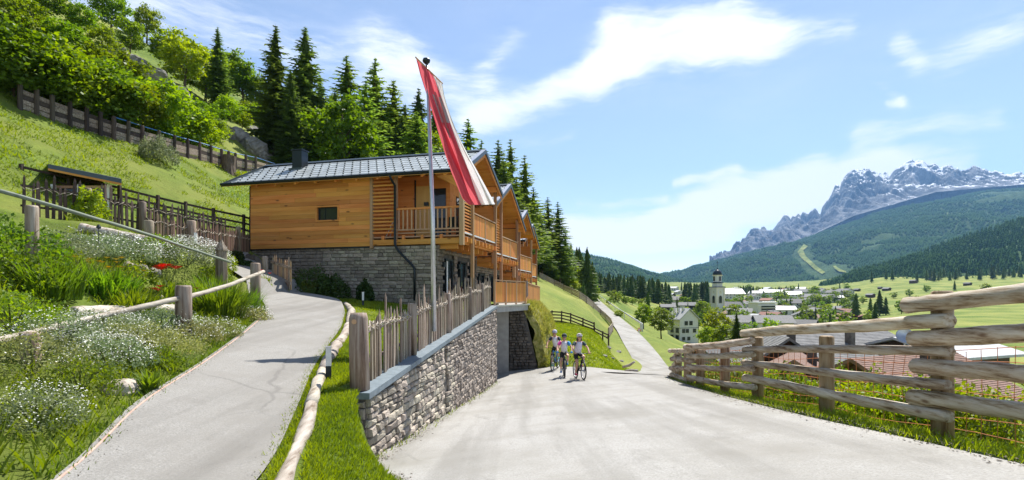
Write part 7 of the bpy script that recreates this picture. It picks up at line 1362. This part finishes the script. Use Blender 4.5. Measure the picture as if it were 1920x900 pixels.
def cyclist(label, loc, rz, jersey, sleeveL, sleeveR, accent, helmet, shoe, glove, k=1.0, hair=False, sox=None, turn=0):
    t = thing('person', label, 'person', loc, rz, None); J = lambda *c: m_plain('jersey', c, .75)
    hip = Vector((-.2, 0, .99)); che = Vector((-.02, 0, 1.28)); nk = Vector((.085, 0, 1.47)); hd = Vector((.15, 0, 1.585)); 
    V = []; E = []
    def ad(p, r, pa=None): V.append((tuple(Vector(p)), r)); 
    def node(p, r, pa=None):
        V.append((tuple(Vector(p)), r)); i = len(V)-1
        if pa is not None: E.append((pa, i))
        return i
    h = node(hip, (.13, .155)); w = node(hip.lerp(che, .5), (.105, .135), h); c = node(che, (.12, .16), w); s_ = node(che.lerp(nk, .6), (.1, .12), c); n = node(nk, .055, s_); n2 = node(nk.lerp(hd, .45), .052, n); hh = node(hd, (.085, .075), n2); node(hd+Vector((.01, 0, .085)), (.085, .072), hh)
    arms = {}; legs = {}; feet = {-1: Vector((-.01, -.135, .2)), 1: Vector((-.11, .135, .52))}
    for y in (-1, 1):
        sh = Vector((.035, .175*y, 1.40)); el = Vector((.22, .30*y, 1.2)); wr = Vector((.41, .285*y, 1.04)); a = node(sh, .06, s_); b = node(sh.lerp(el, .5), .046, a); e = node(el, .039, b); f = node(el.lerp(wr, .5), .036, e); g = node(wr, .026, f); hn = node(wr+Vector((.035, .0, -.02)), (.02, .034), g); arms[y] = (sh, el, wr)
        hp = hip+Vector((.01, .085*y, -.03)); kn = Vector((.19, .13*y, .62)) if y < 0 else Vector((.23, .14*y, .86)); an = feet[y]+Vector((-.03, 0, .06)); a = node(hp, .085, h); b = node(hp.lerp(kn, .5), .074, a); q = node(kn, .054, b); d = node(kn.lerp(an, .38), .05, q); e = node(an.lerp(kn, .12), .034, d); node(an+Vector((.02, 0, -.035)), .034, e); legs[y] = (hp, kn, an)
    body = skin_obj('body', V, E, SKIN, t)
    def garment(name, nodes, edges, mat): return skin_obj(name, nodes, edges, mat, t)
    garment('jersey', [(tuple(hip+Vector((0, 0, .04))), (.145, .175)), (tuple(hip.lerp(che, .5)), (.135, .175)), (tuple(che), (.155, .2)), (tuple(che.lerp(nk, .55)), (.135, .185)), (tuple(che.lerp(nk, .85)), (.115, .15)), (tuple(nk+Vector((-.005, 0, .0))), .074)], [(0, 1), (1, 2), (2, 3), (3, 4), (4, 5)], J(*jersey))
    for y, cc in ((-1, sleeveR), (1, sleeveL)):
        sh, el, wr = arms[y]; garment('sleeve', [(tuple(sh+Vector((-.01, -.07*y, .0))), .09), (tuple(sh+Vector((.01, .01*y, -.01))), .08), (tuple(sh.lerp(el, .62)), .057)], [(0, 1), (1, 2)], J(*cc))
        hp, kn, an = legs[y]; garment('shorts_leg', [(tuple(hp+Vector((-.03, -.02*y, .03))), .105), (tuple(hp.lerp(kn, .3)), .092), (tuple(hp.lerp(kn, .72)), .074)], [(0, 1), (1, 2)], M['black'])
        f = feet[y]; garment('shoe', [(tuple(f+Vector((-.1, 0, -.01))), .036), (tuple(f+Vector((0, 0, -.005))), (.036, .042)), (tuple(f+Vector((.13, 0, -.02))), (.026, .038))], [(0, 1), (1, 2)], J(*shoe))
        if sox: garment('sock', [(tuple(an+Vector((.02, 0, -.03))), .04), (tuple(an.lerp(kn, .2)), .043)], [(0, 1)], J(*sox))
        gm = J(*glove) if glove else SKIN
        b = wr+Vector((.06, .0, -.02))
        for i in range(4):     # fingers curled round the bar
            yy = (.03-.021*i); L_ = (.9, 1.0, .95, .78)[i]; m = MB(); m.tube([b+Vector((-.01, yy, .012)), b+Vector((.028*L_, yy, .008)), b+Vector((.042*L_, yy, -.02)), b+Vector((.022, yy, -.04*L_))], [.0105, .0105, .0095, .008], 6); m.build('finger', gm, t, True)
        m = MB(); m.tube([b+Vector((-.025, -.03*y, -.005)), b+Vector((.005, -.045*y, -.022)), b+Vector((.022, -.04*y, -.036))], [.012, .0115, .009], 6); m.build('thumb', gm, t, True)
        if glove: garment('glove', [(tuple(wr+Vector((-.02, 0, .01))), .031), (tuple(wr+Vector((.03, 0, -.012))), (.026, .042)), (tuple(b+Vector((.01, 0, .0))), (.02, .044))], [(0, 1), (1, 2)], gm)
    garment('shorts', [(tuple(hip+Vector((-.03, 0, -.06))), (.12, .14)), (tuple(hip+Vector((0, 0, .06))), (.13, .155))], [(0, 1)], M['black'])
    if accent: m = MB(); m.prism([che+Vector((.16, -.1, .07)), che+Vector((.16, .1, .07)), che+Vector((.17, 0, -.02))], (.012, 0, 0)); m.build('chest_print', J(*accent), t)
    hc = hd+Vector((.0, 0, .06)); m = MB(); m.lathe([(.118, -.01), (.122, .03), (.11, .075), (.08, .11), (.035, .13), (.0, .132)], 16); o = m.build('helmet', J(*helmet), t, True, loc=hc, sc=(1.18, .92, 1)); 
    for y in (-1, 0, 1): m = MB(); m.box((-.09, y*.055-.011, .06), (.1, y*.055+.011, .118-.02*abs(y))); m.build('vent', M['black'], o)
    m = MB(); m.prism([(.13, -.08, .0), (.13, .08, .0), (.19, .05, -.01), (.19, -.05, -.01)], (0, 0, .012)); m.build('visor', M['black'], o)
    for y in (-1, 1): m = MB(); m.tube([hc+Vector((.0, .085*y, 0)), hd+Vector((.03, .05*y, -.085))], .005, 4); m.build('helmet_strap', M['black'], t)
    f = hd+Vector((.085, 0, .03)); m = MB(); m.tube([f+Vector((.0, -.07, .012)), f+Vector((.012, -.035, .012)), f+Vector((.016, 0, .012)), f+Vector((.012, .035, .012)), f+Vector((.0, .07, .012))], .014, 6); m.build('sunglasses', M['glass'], t, True)
    m = MB(); m.tube([f+Vector((.0, 0, .012)), f+Vector((.022, 0, -.02)), f+Vector((.005, 0, -.03))], [.008, .014, .008], 6); m.build('nose', SKIN, t, True); m = MB(); m.tube([f+Vector((-.002, -.022, -.055)), f+Vector((.004, 0, -.057)), f+Vector((-.002, .022, -.055))], .006, 5); m.build('mouth', m_plain('lips', (.42, .16, .13), .5), t, True)
    for y in (-1, 1): m = MB(); m.lathe([(.0, -.025), (.02, -.012), (.022, .01), (.0, .025)], 8); m.build('ear', SKIN, t, True, loc=hd+Vector((-.005, .078*y, .02)), sc=(1, .5, 1))
    if hair: m = MB(); m.tube([hd+Vector((-.06, .05, .04)), hd+Vector((-.05, .085, -.06)), nk+Vector((.0, .07, -.02))], [.03, .035, .012], 8); m.tube([hd+Vector((-.06, -.05, .04)), hd+Vector((-.05, -.085, -.06)), nk+Vector((.0, -.07, -.02))], [.03, .035, .012], 8); m.build('hair', HAIR, t, True)
    t.scale = (k, k, k); return t
NV = (.02, .03, .06); WT = (.72, .72, .76)
for px, Y, hd_, fc, lb, args in ((1036, 24.0, -.3, (.05, .2, .45), 'mountain bike under the cyclist nearest the grass bank', ('cyclist at left by the grass bank in white and navy jersey with red chest stripe', WT, NV, NV, (.6, .03, .05), (.5, .48, .6), (.1, .45, .4), None, 1.04)),
        (1059, 20.6, -.06, (.03, .03, .035), 'dark mountain bike under the middle cyclist', ('middle cyclist in white jersey with one pink and one blue sleeve and blue gloves', WT, (.03, .28, .62), (.6, .04, .3), None, (.03, .04, .06), (.04, .25, .65), (.05, .3, .65), .96, False, (.7, .72, .75))),
        (1095, 18.9, .16, (.02, .02, .022), 'black mountain bike with pink hub under the right cyclist', ('right cyclist with long hair in grey white jersey, dark sleeves and pink shoes', (.66, .64, .76), (.03, .06, .07), (.03, .06, .07), None, (.62, .56, .56), (.65, .02, .14), None, .94, True))):
    x = (px-960)/FPX*Y; z = float(road_z(x, Y)); k = args[8]; loc = (x, Y+.5, z+.0); rz = -math.pi/2+hd_
    loc = (x-.56*math.cos(rz), Y-.56*math.sin(rz), float(road_z(x-.56*math.cos(rz), Y-.56*math.sin(rz)))+.0)
    b = bicycle(lb, loc, rz, fc); pe = cyclist(args[0], loc, rz, *args[1:]); b.scale = (k, k, k)
    dz = float(road_z(x, Y)-road_z(2*loc[0]-x, 2*loc[1]-Y)); 
    for o in (b, pe): o.rotation_euler = (0, -math.atan2(dz, 1.1), rz)
# ------------------------------------------------------------------ air
def haze():
    m = bpy.data.materials.new('valley_air'); m.use_nodes = True; N = m.node_tree.nodes; N.clear(); o = N.new('ShaderNodeOutputMaterial'); v = N.new('ShaderNodeVolumePrincipled'); v.inputs['Color'].default_value = (.26, .54, 1, 1); v.inputs['Density'].default_value = HAZE; v.inputs['Anisotropy'].default_value = .1; m.node_tree.links.new(v.outputs[0], o.inputs['Volume'])
    b = MB(); b.box((-9000, -400, -1900), (12500, 10200, 2500)); me = b.mesh('haze', m); tag(put('haze', me), 'thin bluish air filling the valley', kind='stuff')
HAZE = 5.5e-5
haze()
